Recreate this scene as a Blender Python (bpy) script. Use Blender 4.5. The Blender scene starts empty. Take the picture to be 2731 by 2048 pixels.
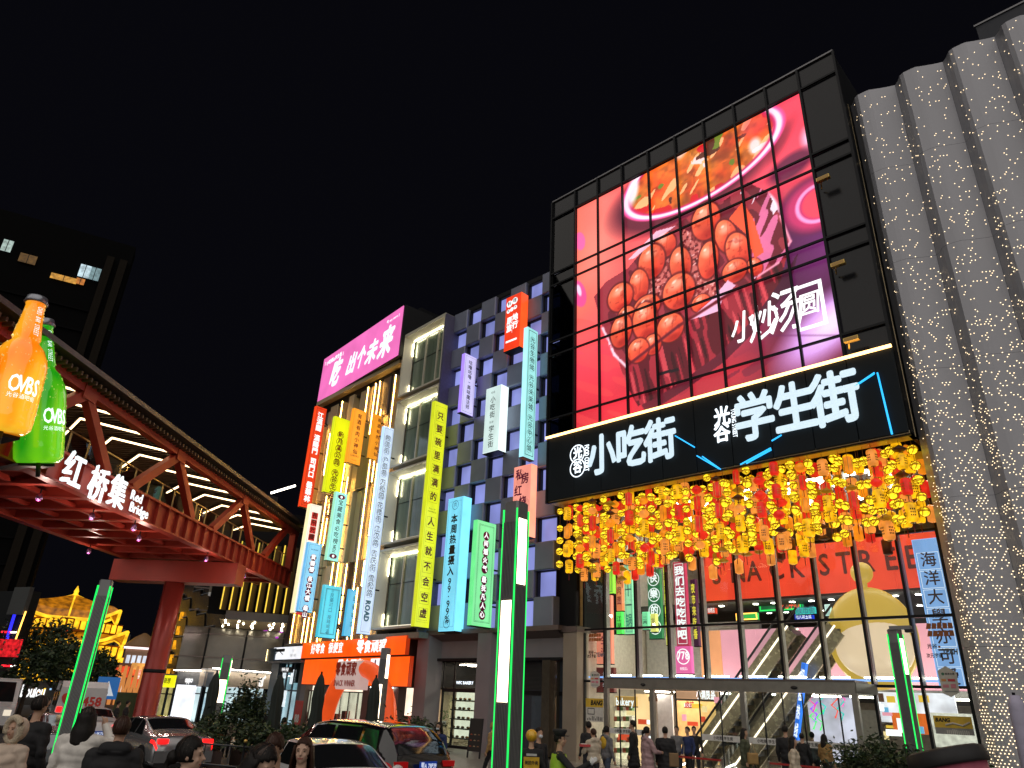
import bpy, bmesh, math, random
import numpy as np
from mathutils import Vector, Matrix, noise
rnd = random.Random(7)
S = bpy.context.scene
COL = S.collection
# ---------------------------------------------------------------- camera
FPX, PITCH, ROLL, YAW, EYE = 1890.0, math.radians(24.23), math.radians(2.62), math.radians(44.2), 2.15
cy, sy, cp, sp = math.cos(YAW), math.sin(YAW), math.cos(PITCH), math.sin(PITCH)
FWD = Vector((-sy*cp, cy*cp, sp)); RT0 = Vector((cy, sy, 0)); UP0 = RT0.cross(FWD)
cr, sr = math.cos(ROLL), math.sin(ROLL)
RT = RT0*cr + UP0*sr; UPV = UP0*cr - RT0*sr
cam = bpy.data.cameras.new('camera'); camo = bpy.data.objects.new('camera', cam); COL.objects.link(camo)
camo.matrix_world = Matrix(((RT.x, UPV.x, -FWD.x, 0), (RT.y, UPV.y, -FWD.y, 0), (RT.z, UPV.z, -FWD.z, EYE), (0, 0, 0, 1)))
cam.sensor_width = 36.0; cam.lens = FPX/2731*36.0; cam.clip_start = .1; cam.clip_end = 3000
S.camera = camo
# ---------------------------------------------------------------- night sky, faint high glow of the city
W = bpy.data.worlds.new("World"); S.world = W; W.use_nodes = True
nt = W.node_tree; bg = nt.nodes['Background']
sky = nt.nodes.new('ShaderNodeTexSky'); sky.sky_type = 'NISHITA'; sky.sun_disc = False
sky.sun_elevation = math.radians(-6); sky.sun_rotation = math.radians(200)
mx = nt.nodes.new('ShaderNodeMixRGB'); mx.blend_type = 'ADD'; mx.inputs[0].default_value = 1
mx.inputs[2].default_value = (.0022, .0022, .0036, 1)
vm = nt.nodes.new('ShaderNodeVectorMath'); vm.operation = 'SCALE'; vm.inputs[3].default_value = .05
nt.links.new(sky.outputs[0], vm.inputs[0]); nt.links.new(vm.outputs[0], mx.inputs[1]); nt.links.new(mx.outputs[0], bg.inputs[0])
bg.inputs[1].default_value = 1.0
sl = bpy.data.lights.new('sun', 'SUN'); sl.energy = 1.7; sl.angle = math.radians(120); sl.color = (1, .93, .86)
so = bpy.data.objects.new('sun', sl); COL.objects.link(so)
so.rotation_euler = Vector((-.45, .62, -.64)).to_track_quat('-Z', 'Y').to_euler()
V = S.view_settings; V.view_transform = 'Standard'; V.look = 'None'; V.exposure = 0; V.gamma = 1; V.use_curve_mapping = False
S.cycles.use_denoising = True
S.cycles.max_bounces = 6; S.cycles.diffuse_bounces = 3; S.cycles.glossy_bounces = 3; S.cycles.transparent_max_bounces = 12
S.cycles.sample_clamp_indirect = 4.0; S.cycles.use_light_tree = True
S.cycles.caustics_reflective = False; S.cycles.caustics_refractive = False

# ---------------------------------------------------------------- pixel rays of the photograph (2731 x 2048) to points of the place
CAM = Vector((0, 0, EYE))
def ray(u, v): return FWD + RT*((u-1365.5)/FPX) - UPV*((v-1024)/FPX)
def onY(u, v, y): d = ray(u, v); return CAM + d*(y/d.y)
def onX(u, v, x): d = ray(u, v); return CAM + d*(x/d.x)
def onZ(u, v, z): d = ray(u, v); return CAM + d*((z-EYE)/d.z)
def onD(u, v, D): d = ray(u, v); return CAM + d*(D/math.hypot(d.x, d.y))
class Plane:
    """vertical plane through p (x,y), running at angle a; un() gives (along, z)"""
    def __init__(s, x, y, deg):
        s.p = Vector((x, y)); s.a = math.radians(deg); s.d = Vector((math.cos(s.a), math.sin(s.a))); s.n = Vector((-s.d.y, s.d.x))
    def un(s, u, v, off=0):       # off: metres towards the viewer
        r = ray(u, v); q = s.p - s.n*off
        t = q.dot(s.n)/Vector((r.x, r.y)).dot(s.n); P = CAM + r*t
        return (Vector((P.x, P.y))-s.p).dot(s.d), P.z
    def at(s, t, off=0, z=0):
        q = s.p + s.d*t - s.n*off; return Vector((q.x, q.y, z))

# ---------------------------------------------------------------- colours and materials
def lin(c):
    if isinstance(c, str):
        c = [int(c[i:i+2], 16)/255 for i in (0, 2, 4)]
        c = [x/12.92 if x <= .04045 else ((x+.055)/1.055)**2.4 for x in c]
    return (c[0], c[1], c[2], 1)
MATS = {}
def mat(name, color, rough=.6, metal=0, var=.15, scale=6, bump=0, spec=.5, coat=0, streak=False):
    if name in MATS: return MATS[name]
    m = bpy.data.materials.new(name); m.use_nodes = True; n = m.node_tree.nodes; l = m.node_tree.links
    b = n['Principled BSDF']; c = lin(color)
    b.inputs['Roughness'].default_value = rough; b.inputs['Metallic'].default_value = metal
    b.inputs['Specular IOR Level'].default_value = spec; b.inputs['Coat Weight'].default_value = coat
    b.inputs['Coat Roughness'].default_value = .04
    tc = n.new('ShaderNodeTexCoord'); no = n.new('ShaderNodeTexNoise'); no.inputs['Scale'].default_value = scale
    no.inputs['Detail'].default_value = 4
    if streak:
        mp = n.new('ShaderNodeMapping'); mp.inputs['Scale'].default_value = (3, 3, .25); l.new(tc.outputs['Object'], mp.inputs[0]); l.new(mp.outputs[0], no.inputs['Vector'])
    else: l.new(tc.outputs['Object'], no.inputs['Vector'])
    mr = n.new('ShaderNodeMapRange'); mr.inputs[1].default_value = .25; mr.inputs[2].default_value = .75
    mr.inputs[3].default_value = 1-var; mr.inputs[4].default_value = 1+var
    l.new(no.outputs[0], mr.inputs[0])
    mu = n.new('ShaderNodeVectorMath'); mu.operation = 'SCALE'; mu.inputs[0].default_value = c[:3]; l.new(mr.outputs[0], mu.inputs[3])
    l.new(mu.outputs[0], b.inputs['Base Color'])
    rr = n.new('ShaderNodeMapRange'); rr.inputs[3].default_value = max(0, rough-.08); rr.inputs[4].default_value = min(1, rough+.1)
    l.new(no.outputs[0], rr.inputs[0]); l.new(rr.outputs[0], b.inputs['Roughness'])
    if bump:
        bp = n.new('ShaderNodeBump'); bp.inputs['Strength'].default_value = bump; bp.inputs['Distance'].default_value = .02
        l.new(no.outputs[0], bp.inputs['Height']); l.new(bp.outputs[0], b.inputs['Normal'])
    MATS[name] = m; return m
def glow(name, color, strength=1.0, var=.0, scale=1.2, stretch=(1, 1, 1), rough=.35):
    """something that gives off light: lamp, lit sign face, screen; also a glow put into walls and skins"""
    if name in MATS: return MATS[name]
    m = bpy.data.materials.new(name); m.use_nodes = True; n = m.node_tree.nodes; l = m.node_tree.links
    b = n['Principled BSDF']; c = lin(color)
    b.inputs['Base Color'].default_value = tuple(x*.25 for x in c[:3])+(1,); b.inputs['Roughness'].default_value = rough
    b.inputs['Emission Color'].default_value = c; b.inputs['Emission Strength'].default_value = strength
    if var:
        tc = n.new('ShaderNodeTexCoord'); mp = n.new('ShaderNodeMapping'); mp.inputs['Scale'].default_value = stretch
        no = n.new('ShaderNodeTexNoise'); no.inputs['Scale'].default_value = scale; no.inputs['Detail'].default_value = 2
        mr = n.new('ShaderNodeMapRange'); mr.inputs[1].default_value = .3; mr.inputs[2].default_value = .7
        mr.inputs[3].default_value = strength*(1-var); mr.inputs[4].default_value = strength*(1+var)
        l.new(tc.outputs['Object'], mp.inputs[0]); l.new(mp.outputs[0], no.inputs['Vector']); l.new(no.outputs[0], mr.inputs[0]); l.new(mr.outputs[0], b.inputs['Emission Strength'])
    MATS[name] = m; return m
def glass(name, tint='ffffff', clear=.85, rough=.02):
    if name in MATS: return MATS[name]
    m = bpy.data.materials.new(name); m.use_nodes = True; n = m.node_tree.nodes; l = m.node_tree.links
    for x in list(n):
        if x.type != 'OUTPUT_MATERIAL': n.remove(x)
    out = [x for x in n if x.type == 'OUTPUT_MATERIAL'][0]
    t = n.new('ShaderNodeBsdfTransparent'); c = lin(tint); t.inputs[0].default_value = (c[0]*clear, c[1]*clear, c[2]*clear, 1)
    g = n.new('ShaderNodeBsdfGlossy'); g.inputs['Roughness'].default_value = rough
    f = n.new('ShaderNodeFresnel'); ge = n.new('ShaderNodeNewGeometry'); ma = n.new('ShaderNodeMath'); ma.operation = 'MULTIPLY_ADD'; ma.inputs[1].default_value = -.8333; ma.inputs[2].default_value = 1.5; l.new(ge.outputs['Backfacing'], ma.inputs[0]); l.new(ma.outputs[0], f.inputs[0])   # a thin pane: same index from both sides
    a = n.new('ShaderNodeMixShader'); l.new(f.outputs[0], a.inputs[0]); l.new(t.outputs[0], a.inputs[1]); l.new(g.outputs[0], a.inputs[2])
    l.new(a.outputs[0], out.inputs[0]); MATS[name] = m; return m
def vcolmat(name, strength, rough=.4):
    m = bpy.data.materials.new(name); m.use_nodes = True; n = m.node_tree.nodes; l = m.node_tree.links; b = n['Principled BSDF']
    a = n.new('ShaderNodeVertexColor'); a.layer_name = 'picture'; b.inputs['Base Color'].default_value = (.02, .02, .02, 1)
    b.inputs['Roughness'].default_value = rough; l.new(a.outputs[0], b.inputs['Emission Color']); b.inputs['Emission Strength'].default_value = strength
    MATS[name] = m; return m

# ---------------------------------------------------------------- mesh builder
class MB:
    def __init__(s): s.v = []; s.f = []; s.mi = []; s.sm = []; s.mats = []; s.M = Matrix.Identity(4)
    def m(s, mt):
        if mt not in s.mats: s.mats.append(mt)
        return s.mats.index(mt)
    def add(s, vs, fs, mt, smooth=False):
        o = len(s.v); M = s.M; ident = (M == Matrix.Identity(4))
        s.v += [tuple(Vector(p)) if ident else tuple(M @ Vector(p)) for p in vs]
        i = s.m(mt)
        for f in fs: s.f.append(tuple(o+k for k in f)); s.mi.append(i); s.sm.append(smooth)
        return s
    def box(s, x0, x1, y0, y1, z0, z1, mt):
        v = [(x0,y0,z0),(x1,y0,z0),(x1,y1,z0),(x0,y1,z0),(x0,y0,z1),(x1,y0,z1),(x1,y1,z1),(x0,y1,z1)]
        return s.add(v, [(0,3,2,1),(4,5,6,7),(0,1,5,4),(1,2,6,5),(2,3,7,6),(3,0,4,7)], mt)
    def cbox(s, x0, x1, y0, y1, z0, z1, mt, c=.02):
        """box with its front (low y) edges chamfered"""
        v = [(x0+c,y0,z0+c),(x1-c,y0,z0+c),(x1-c,y0,z1-c),(x0+c,y0,z1-c),(x0,y0+c,z0),(x1,y0+c,z0),(x1,y0+c,z1),(x0,y0+c,z1),(x0,y1,z0),(x1,y1,z0),(x1,y1,z1),(x0,y1,z1)]
        return s.add(v, [(0,1,2,3),(4,5,1,0),(5,6,2,1),(6,7,3,2),(7,4,0,3),(8,9,5,4),(9,10,6,5),(10,11,7,6),(11,8,4,7),(11,10,9,8)], mt)
    def quad(s, a, b, c, d, mt): return s.add([a, b, c, d], [(0, 1, 2, 3)], mt)
    def tube(s, pts, r, mt, n=8, caps=True, smooth=True, r2=None, up=None):
        pts = [Vector(p) for p in pts]; vs = []; k = len(pts)
        for i, p in enumerate(pts):
            t = (pts[min(i+1, k-1)]-pts[max(i-1, 0)]).normalized()
            a = Vector(up) if up else (Vector((0, 0, 1)) if abs(t.z) < .9 else Vector((1, 0, 0))); x = t.cross(a).normalized(); y = t.cross(x)
            rr = r if r2 is None else r+(r2-r)*i/(k-1)
            if isinstance(r, (list, tuple)): rr = r[i]
            for j in range(n): w = 2*math.pi*j/n; vs.append(p+(x*math.cos(w)+y*math.sin(w))*rr)
        fs = [(i*n+j, i*n+(j+1) % n, (i+1)*n+(j+1) % n, (i+1)*n+j) for i in range(k-1) for j in range(n)]
        if caps: fs += [tuple(range(n)), tuple(reversed(range((k-1)*n, k*n)))]
        return s.add(vs, fs, mt, smooth)
    def bar(s, a, b, w, h, mt, up=(0, 0, 1)):
        a = Vector(a); b = Vector(b); t = (b-a).normalized(); u = Vector(up)
        x = t.cross(u)
        if x.length < 1e-3: x = t.cross(Vector((1, 0, 0)))
        x.normalize(); y = x.cross(t); x *= w/2; y *= h/2
        v = [a-x-y, a+x-y, a+x+y, a-x+y, b-x-y, b+x-y, b+x+y, b-x+y]
        return s.add(v, [(0,1,2,3),(7,6,5,4),(0,4,5,1),(1,5,6,2),(2,6,7,3),(3,7,4,0)], mt)
    def lathe(s, prof, mt, n=16, c=(0, 0, 0), smooth=True, fn=None, arc=None):
        vs = []; k = len(prof)
        for r, z in prof:
            for j in range(n):
                w = 2*math.pi*j/n; q = r*(fn(w, z) if fn else 1); vs.append((c[0]+q*math.cos(w), c[1]+q*math.sin(w), c[2]+z))
        fs = [(i*n+j, i*n+(j+1) % n, (i+1)*n+(j+1) % n, (i+1)*n+j) for i in range(k-1) for j in range(n)]
        fs += [tuple(reversed(range(n))), tuple(range((k-1)*n, k*n))]
        return s.add(vs, fs, mt, smooth)
    def ball(s, c, r, mt, seg=12, rings=8):
        if not isinstance(r, (tuple, list)): r = (r, r, r)
        vs = [(c[0], c[1], c[2]-r[2])]
        for i in range(1, rings):
            a = math.pi*i/rings-math.pi/2
            for j in range(seg): w = 2*math.pi*j/seg; vs.append((c[0]+r[0]*math.cos(a)*math.cos(w), c[1]+r[1]*math.cos(a)*math.sin(w), c[2]+r[2]*math.sin(a)))
        vs.append((c[0], c[1], c[2]+r[2])); e = len(vs)-1
        fs = [(0, 1+(j+1) % seg, 1+j) for j in range(seg)]
        fs += [(1+i*seg+j, 1+i*seg+(j+1) % seg, 1+(i+1)*seg+(j+1) % seg, 1+(i+1)*seg+j) for i in range(rings-2) for j in range(seg)]
        fs += [(e, 1+(rings-2)*seg+j, 1+(rings-2)*seg+(j+1) % seg) for j in range(seg)]
        return s.add(vs, fs, mt, True)
    def poly(s, pts, y0, y1, mt):
        """prism of an (x,z) outline between depths y0 (front) and y1; outline counter-clockwise seen from the front"""
        k = len(pts); v = [(x, y0, z) for x, z in pts]+[(x, y1, z) for x, z in pts]
        return s.add(v, [tuple(range(k)), tuple(reversed(range(k, 2*k)))]+[(i, i+k, (i+1) % k+k, (i+1) % k) for i in range(k)], mt)
    def disc(s, x, z, r, y, mt, n=20, rz=None):
        rz = rz or r
        return s.add([(x+r*math.cos(2*math.pi*i/n), y, z+rz*math.sin(2*math.pi*i/n)) for i in range(n)], [tuple(range(n))], mt)
    def ring(s, x, z, r, w, y, mt, n=24, rz=None):
        k = (rz or r)/r; v = []
        for i in range(n):
            a = 2*math.pi*i/n
            v += [(x+r*math.cos(a), y, z+k*r*math.sin(a)), (x+(r-w)*math.cos(a), y, z+k*(r-w)*math.sin(a))]
        return s.add(v, [(2*i, (2*i+2) % (2*n), (2*i+3) % (2*n), 2*i+1) for i in range(n)], mt)
    def rectline(s, x0, x1, z0, z1, w, y, mt, notch=0):
        for a in ((x0, x1, z0, z0+w), (x0, x1, z1-w, z1), (x0, x0+w, z0+w, z1-w), (x1-w, x1, z0+w, z1-w)):
            s.add([(a[0], y, a[2]), (a[1], y, a[2]), (a[1], y, a[3]), (a[0], y, a[3])], [(0, 1, 2, 3)], mt)
        return s
    def build(s, name, parent=None, kind=None, mats=None):
        if not s.v: return None
        me = bpy.data.meshes.new(name); me.from_pydata(s.v, [], s.f)
        for m in s.mats: me.materials.append(m)
        me.polygons.foreach_set('material_index', s.mi); me.polygons.foreach_set('use_smooth', s.sm); me.update()
        o = bpy.data.objects.new(name, me); COL.objects.link(o)
        if parent is not None: o.parent = parent
        if kind: o['kind'] = kind
        return o
def one(name, parent, fn, *a, kind=None):
    b = MB(); getattr(b, fn)(*a); return b.build(name, parent, kind)
def thing(name, label, cat, loc=(0, 0, 0), rz=0, group=None):
    o = bpy.data.objects.new(name, None); COL.objects.link(o); o.location = loc; o.rotation_euler = (0, 0, rz); o.empty_display_size = .2
    o['label'] = label; o['category'] = cat
    if group: o['group'] = group
    return o
def tag(o, label, cat, group=None):
    o['label'] = label; o['category'] = cat
    if group: o['group'] = group
    return o
def kids():
    d = {}
    for o in S.objects:
        if o.parent: d.setdefault(o.parent.name, []).append(o)
    return d
def copy_tree(o, d, parent=None):
    c = o.copy(); COL.objects.link(c)
    if parent is not None: c.parent = parent
    for ch in d.get(o.name, []): copy_tree(ch, d, c)
    return c
ORD = 'first second third fourth fifth sixth seventh eighth ninth tenth eleventh twelfth thirteenth fourteenth fifteenth sixteenth seventeenth eighteenth nineteenth twentieth'.split()
def ordn(i):
    if i < 20: return ORD[i]
    t = {2: 'twenty', 3: 'thirty', 4: 'forty', 5: 'fifty'}; k = i+1
    return (t[k//10]+('-'+ORD[k % 10-1] if k % 10 else 'th')).replace('twentyth', 'twentieth').replace('thirtyth', 'thirtieth').replace('fortyth', 'fortieth').replace('fiftyth', 'fiftieth')

# ---------------------------------------------------------------- lettering (Blender's own font)
GL = {}
def glyph(ch, bold=0.0, ext=0.0):
    k = (ch, bold, ext)
    if k in GL: return GL[k]
    c = bpy.data.curves.new('g', 'FONT'); c.body = ch; c.size = 1; c.resolution_u = 2; c.offset = bold; c.extrude = ext
    o = bpy.data.objects.new('g', c); me = o.to_mesh()
    vs = [(v.co.x, v.co.y, v.co.z) for v in me.vertices]; fs = [tuple(p.vertices) for p in me.polygons]
    o.to_mesh_clear(); bpy.data.objects.remove(o); bpy.data.curves.remove(c)
    x0 = min((v[0] for v in vs), default=0); x1 = max((v[0] for v in vs), default=.3)
    y0 = min((v[1] for v in vs), default=0); y1 = max((v[1] for v in vs), default=.7)
    GL[k] = (vs, fs, x0, x1, y0, y1); return GL[k]
def put(b, ch, x, z, w, h, y, mt, bold=0.0, ext=0.0, rot=0, slant=0):
    if bold > .008:      # heavier strokes: the outline laid down several times, a hair apart
        q = bold*1.0; ds = [(0, 0), (q, 0), (-q, 0), (0, q), (0, -q)]
        if bold > .02: ds += [(q*.7, q*.7), (-q*.7, q*.7), (q*.7, -q*.7), (-q*.7, -q*.7)]
        for i, (dx, dz) in enumerate(ds): put1(b, ch, x+dx*w, z+dz*h, w, h, y-i*.0006, mt, 0, ext if i == 0 else 0, rot, slant)
        return
    put1(b, ch, x, z, w, h, y, mt, 0, ext, rot, slant)
def put1(b, ch, x, z, w, h, y, mt, bold=0.0, ext=0.0, rot=0, slant=0):
    """one character fitted by its em box, centred on x,z; extrusion towards the viewer"""
    vs, fs, x0, x1, y0, y1 = glyph(ch, bold, ext)
    if not vs: return
    cx, cz = (x0+x1)/2, (y0+y1)/2
    if ord(ch) > 0x2000: cz = .28
    c, s_ = math.cos(rot), math.sin(rot); out = []
    for v in vs:
        a = (v[0]-cx)*w; q = (v[1]-cz)*h; a += slant*q
        out.append((x+a*c-q*s_, y+(0 if v[2] > -1e-6 else .06*min(w, h)), z+a*s_+q*c))
    b.add(out, fs, mt)
def vtext(b, t, x, ztop, pitch, size, y, mt, bold=.0, ext=0, sz=None, slant=0):
    z = ztop
    for ch in t:
        if ch != ' ': put(b, ch, x, z-pitch/2, size, sz or size, y, mt, bold, ext, 0, slant); z -= pitch
        else: z -= pitch*.55
def htext(b, t, x0, x1, zc, size, y, mt, bold=0, ext=0, sz=None, rot=0, slant=0):
    """a line of text centred between x0 and x1; latin glyphs get their own widths"""
    ws = []
    for ch in t:
        g = glyph(ch); ws.append(1.02 if ord(ch) > 0x2000 else (.32 if ch == ' ' else g[3]-g[2]+.09))
    tot = sum(ws)*size; x = (x0+x1)/2-tot/2 if rot == 0 else 0
    if x1-x0 > 0 and tot > (x1-x0): k = (x1-x0)/tot; x = x0
    else: k = 1
    for ch, w in zip(t, ws):
        w *= size*k
        if ch != ' ': 
            g = glyph(ch); zz = zc
            if ord(ch) < 0x2000: zz = zc + ((g[4]+g[5])/2-.35)*(sz or size)
            put(b, ch, x+w/2, zz, size*k, sz or size, y, mt, bold, ext, 0, slant)
        x += w
def rtext(b, t, x, ztop, zbot, size, y, mt, bold=0, ext=0):
    """latin text turned a quarter clockwise, running down"""
    ws = [(.32 if ch == ' ' else glyph(ch)[3]-glyph(ch)[2]+.1) for ch in t]
    k = (ztop-zbot)/sum(ws); z = ztop
    for ch, w in zip(t, ws):
        if ch != ' ':
            g = glyph(ch); put(b, ch, x+((g[4]+g[5])/2-.35)*size, z-w*k/2, k, size, y, mt, bold, ext, -math.pi/2)
        z -= w*k
# ================================================================= materials
asphalt = mat('asphalt', (.035, .035, .037), .75, var=.3, scale=3, bump=.3)
paving = mat('paving_stone', (.16, .145, .13), .45, var=.25, scale=1.5, bump=.1)
black_metal = mat('black_metal', (.012, .013, .015), .4, .2, var=.2, spec=.2)
dark_panel = mat('dark_panel', (.007, .008, .010), .5, 0, var=.2, scale=.8, spec=.12)
grey_metal = mat('grey_metal', (.22, .22, .23), .4, .5, var=.12, scale=1)
grey_clad = mat('grey_cladding', (.24, .23, .25), .5, .2, var=.12, scale=.7)
slate_clad = mat('slate_cladding', (.20, .225, .30), .42, .35, var=.12, scale=.9)
tan_stone = mat('tan_stone', (.30, .255, .20), .5, .1, var=.1, scale=.8)
champagne = mat('champagne_metal', (.58, .48, .30), .4, .25, var=.1, scale=.8)
bronze = mat('bronze_metal', (.16, .13, .12), .4, .5, var=.12, scale=.8)
frame_clad = mat('frame_cladding', (.55, .53, .44), .45, .1, var=.06, scale=.6)
silver_clad = mat('silver_perforated_metal', (.38, .385, .42), .42, .35, var=.1, scale=.35, streak=True)
white_paint = mat('white_paint', (.75, .75, .74), .45, var=.05)
red_steel = mat('red_steel', (.40, .040, .022), .42, .15, var=.18, scale=.9, bump=.05)
gold_metal = mat('gold_metal', (.6, .42, .12), .3, .8)
chrome = mat('chrome', (.6, .6, .6), .12, 1, var=.03)
ink_black = mat('black_print', (.01, .01, .012), .6, var=.02)
ink_red = mat('dark_red_print', (.22, .01, .03), .6, var=.02)
ink_maroon = mat('maroon_print', (.30, .006, .09), .6, var=.02)
ink_blue = mat('blue_print', (.06, .25, .38), .6, var=.02)
ink_white = glow('lit_white_print', 'ffffff', 1.2)
led_white = glow('white_led', 'fff4e2', 7)
led_warm = glow('warm_led', 'ffc060', 55)
led_soft = glow('soft_white_led', 'fff2c8', 24)
led_orange = glow('amber_led', 'ffb14a', 4)
led_green = glow('green_led', '19e35a', 1.6)
led_blue = glow('blue_led', '2fb4ff', 1.6)
red_lamp = glow('red_tail_lamp', 'ff1414', 3)
red_lamp_dim = glow('dim_red_tail_lamp', 'a00c10', .5)
clear_glass = glass('clear_glass', 'e6f2f0', .93)
dark_glass = mat('dark_window_glass', (.012, .015, .016), .06, 0, var=.1, spec=.9)
green_glass = mat('greenish_window_glass', (.12, .16, .12), .2, 0, var=.6, scale=.5, spec=.9, streak=True)
ceiling_black = mat('black_ceiling', (.03, .03, .032), .6)

# ================================================================= ground
def sheet(name, pts, z, m):
    b = MB(); b.add([(x, y, z) for x, y in pts], [tuple(range(len(pts)))], m); o = b.build(name, None, 'structure'); return o
sheet('ground', [(-1500, -1500), (1500, -1500), (1500, 1500), (-1500, 1500)], -.12, mat('dark_ground', (.03, .03, .03), .8))
road = sheet('road', [(-140, -30), (-4, -30), (6, 13.2), (-24, 16.0), (-60, 24), (-140, 60)], -.112, asphalt)
b = MB(); b.box(-34, 14, 16.6, 40, -.1, 0, paving); b.build('pavement', None, 'structure')
b = MB(); pts = [(14, 16.4), (-34, 16.4), (-58, 22.0), (-100, 40)]
for a, c in zip(pts, pts[1:]):
    b.bar((a[0], a[1], -.04), (c[0], c[1], -.04), .22, .16, grey_clad)
b.build('kerb', None, 'structure')
sheet('shop_forecourt', [(-34.1, 16.6), (-34.1, 40), (-110, 75), (-110, 44), (-58, 22.2)], -.002, paving)
# zebra and lane paint
for i in range(7):
    b = MB(); x = -24-2.6*i; b.add([(x, 9.2+.2*i, -.108), (x+1.6, 9.05+.2*i, -.108), (x+1.65, 9.2+.2*i, -.108), (x+.05, 9.35+.2*i, -.108)], [(0, 1, 2, 3)], white_paint); b.build('lane_marking', None, 'structure')

# ================================================================= screen building (the black box)
BX0, BX1, BY = -21.25, -5.65, 24.5
COLX = [-21.25, -19.6, -18.08, -16.52, -14.93, -13.36, -11.81, -10.24, -8.7, -7.21, -5.65]
ROWZ = [13.95, 14.85, 18.3, 19.1, 22.5, 23.25, 26.9, 28.1]
sb = thing('screen_building', 'tall black glass-clad box over the mall entrance carrying the giant food screen', 'building', (BX0, BY, 0))
def L(*a): return None
def local(b, o): b.M = Matrix.Translation(-Vector(o))
def MBo(o):
    b = MB(); local(b, o); return b
O = (BX0, BY, 0)
b = MBo(O); b.box(BX0, BX1, 26.6, 27.6, 10.75, 27.9, dark_panel); b.box(BX1-.12, BX1, 24.62, 26.6, 10.75, 27.9, dark_panel); b.box(-19.7, BX1-.12, 25.1, 25.25, 14.0, 27.6, dark_panel); b.build('back_wall', sb)
b = MBo(O); b.box(BX0, BX1, 24.44, 24.56, 28.06, 28.14, grey_metal); b.build('coping', sb)
b = MBo(O)
b.box(BX0, BX1, 24.55, 25.3, 10.75, 10.85, champagne); b.box(BX0, -20.9, 25.3, 26.9, 10.75, 10.9, champagne); b.build('soffit', sb)
# glazed side with a steel ladder truss (seen at the left end)
for y0, y1 in ((24.5, 24.6), (25.35, 25.45)):
    b = MBo(O); b.box(BX0, BX0+.1, y0, y1, 10.85, 28.05, black_metal); b.build('steel_post', sb)
for k in range(13):
    z = 14.2+k*1.1; b = MBo(O); b.bar((BX0+.05, 24.6, z), (BX0+.05, 25.35, z+(.5 if k % 2 else -.3)), .07, .09, black_metal); b.build('truss_strut', sb)
for z in ROWZ[1:-1]:
    b = MBo(O); b.box(BX0+.01, BX0+.09, 24.6, 26.5, z-.05, z+.05, black_metal); b.build('side_transom', sb)
# dark glass panes round the screen, one per bay and row
for i in range(10):
    for j in range(7):
        inscr = (1 <= i <= 8 and j < 6)
        if i == 0 and j < 6:
            b = MBo(O); b.box(COLX[0]+.06, COLX[1]-.05, 24.53, 24.55, ROWZ[j]+.05, ROWZ[j+1]-.05, glass('smoked_glass', '5a6470', .5)); b.build('window_pane', sb)
            b = MBo(O); b.box(-20.6, COLX[1]-.05, 25.02, 25.06, ROWZ[j]+.05, ROWZ[j+1]-.05, dark_panel); b.build('inner_panel', sb)
        elif not inscr:
            b = MBo(O); b.box(COLX[i]+.05, COLX[i+1]-.05, 24.53, 24.57, ROWZ[j]+.05, ROWZ[j+1]-.05, mat('smoked_pane', (.008, .009, .012), .16, 0, var=.35, scale=.4, spec=.35)); b.build('window_pane', sb)
for i, x in enumerate(COLX):
    b = MBo(O); b.box(x-.045, x+.045, 24.40, 24.52, 13.95, 28.05, black_metal); b.build('mullion', sb)
for z in ROWZ[1:7]:
    b = MBo(O); b.box(BX0, BX1, 24.42, 24.51, z-.045, z+.045, black_metal); b.build('transom', sb)
# fascia band
for i in range(10):
    b = MBo(O); b.cbox(COLX[i]+.012, COLX[i+1]-.012, BY-.02, BY+.12, 10.78, 13.86, mat('fascia_panel', (.012, .017, .021), .5, 0, var=.25, scale=.5, spec=.12), .015); b.build('fascia_panel', sb)
b = MBo(O); b.box(BX0, BX1, BY+.1, BY+.2, 10.7, 13.9, black_metal); b.box(BX0-.02, BX0+.1, BY-.05, BY+.1, 10.68, 13.9, black_metal); b.build('fascia_frame', sb)
b = MBo(O); b.box(BX0-.05, BX1, BY-.11, BY-.03, 13.87, 13.97, glow('amber_strip', 'ffc477', 5)); b.build('led_strip', sb)
for z in (17.35, 21.35, 14.2):
    t = thing('floodlight', 'small brass floodlight right of the screen, %s of three' % {17.35: 'middle', 21.35: 'topmost', 14.2: 'lowest'}[z], 'floodlight', (-7.0, 24.4, z), 0, 'floodlights beside the screen')
    b = MB(); b.bar((0, 0, 0), (.12, -.35, .1), .05, .05, gold_metal); b.build('bracket', t)
    b = MB(); b.box(.0, .5, -.52, -.34, .05, .2, gold_metal); b.box(.03, .47, -.53, -.52, .07, .18, glow('floodlight_lens', 'a07838', .4)); b.build('lamp_head', t)

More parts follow.
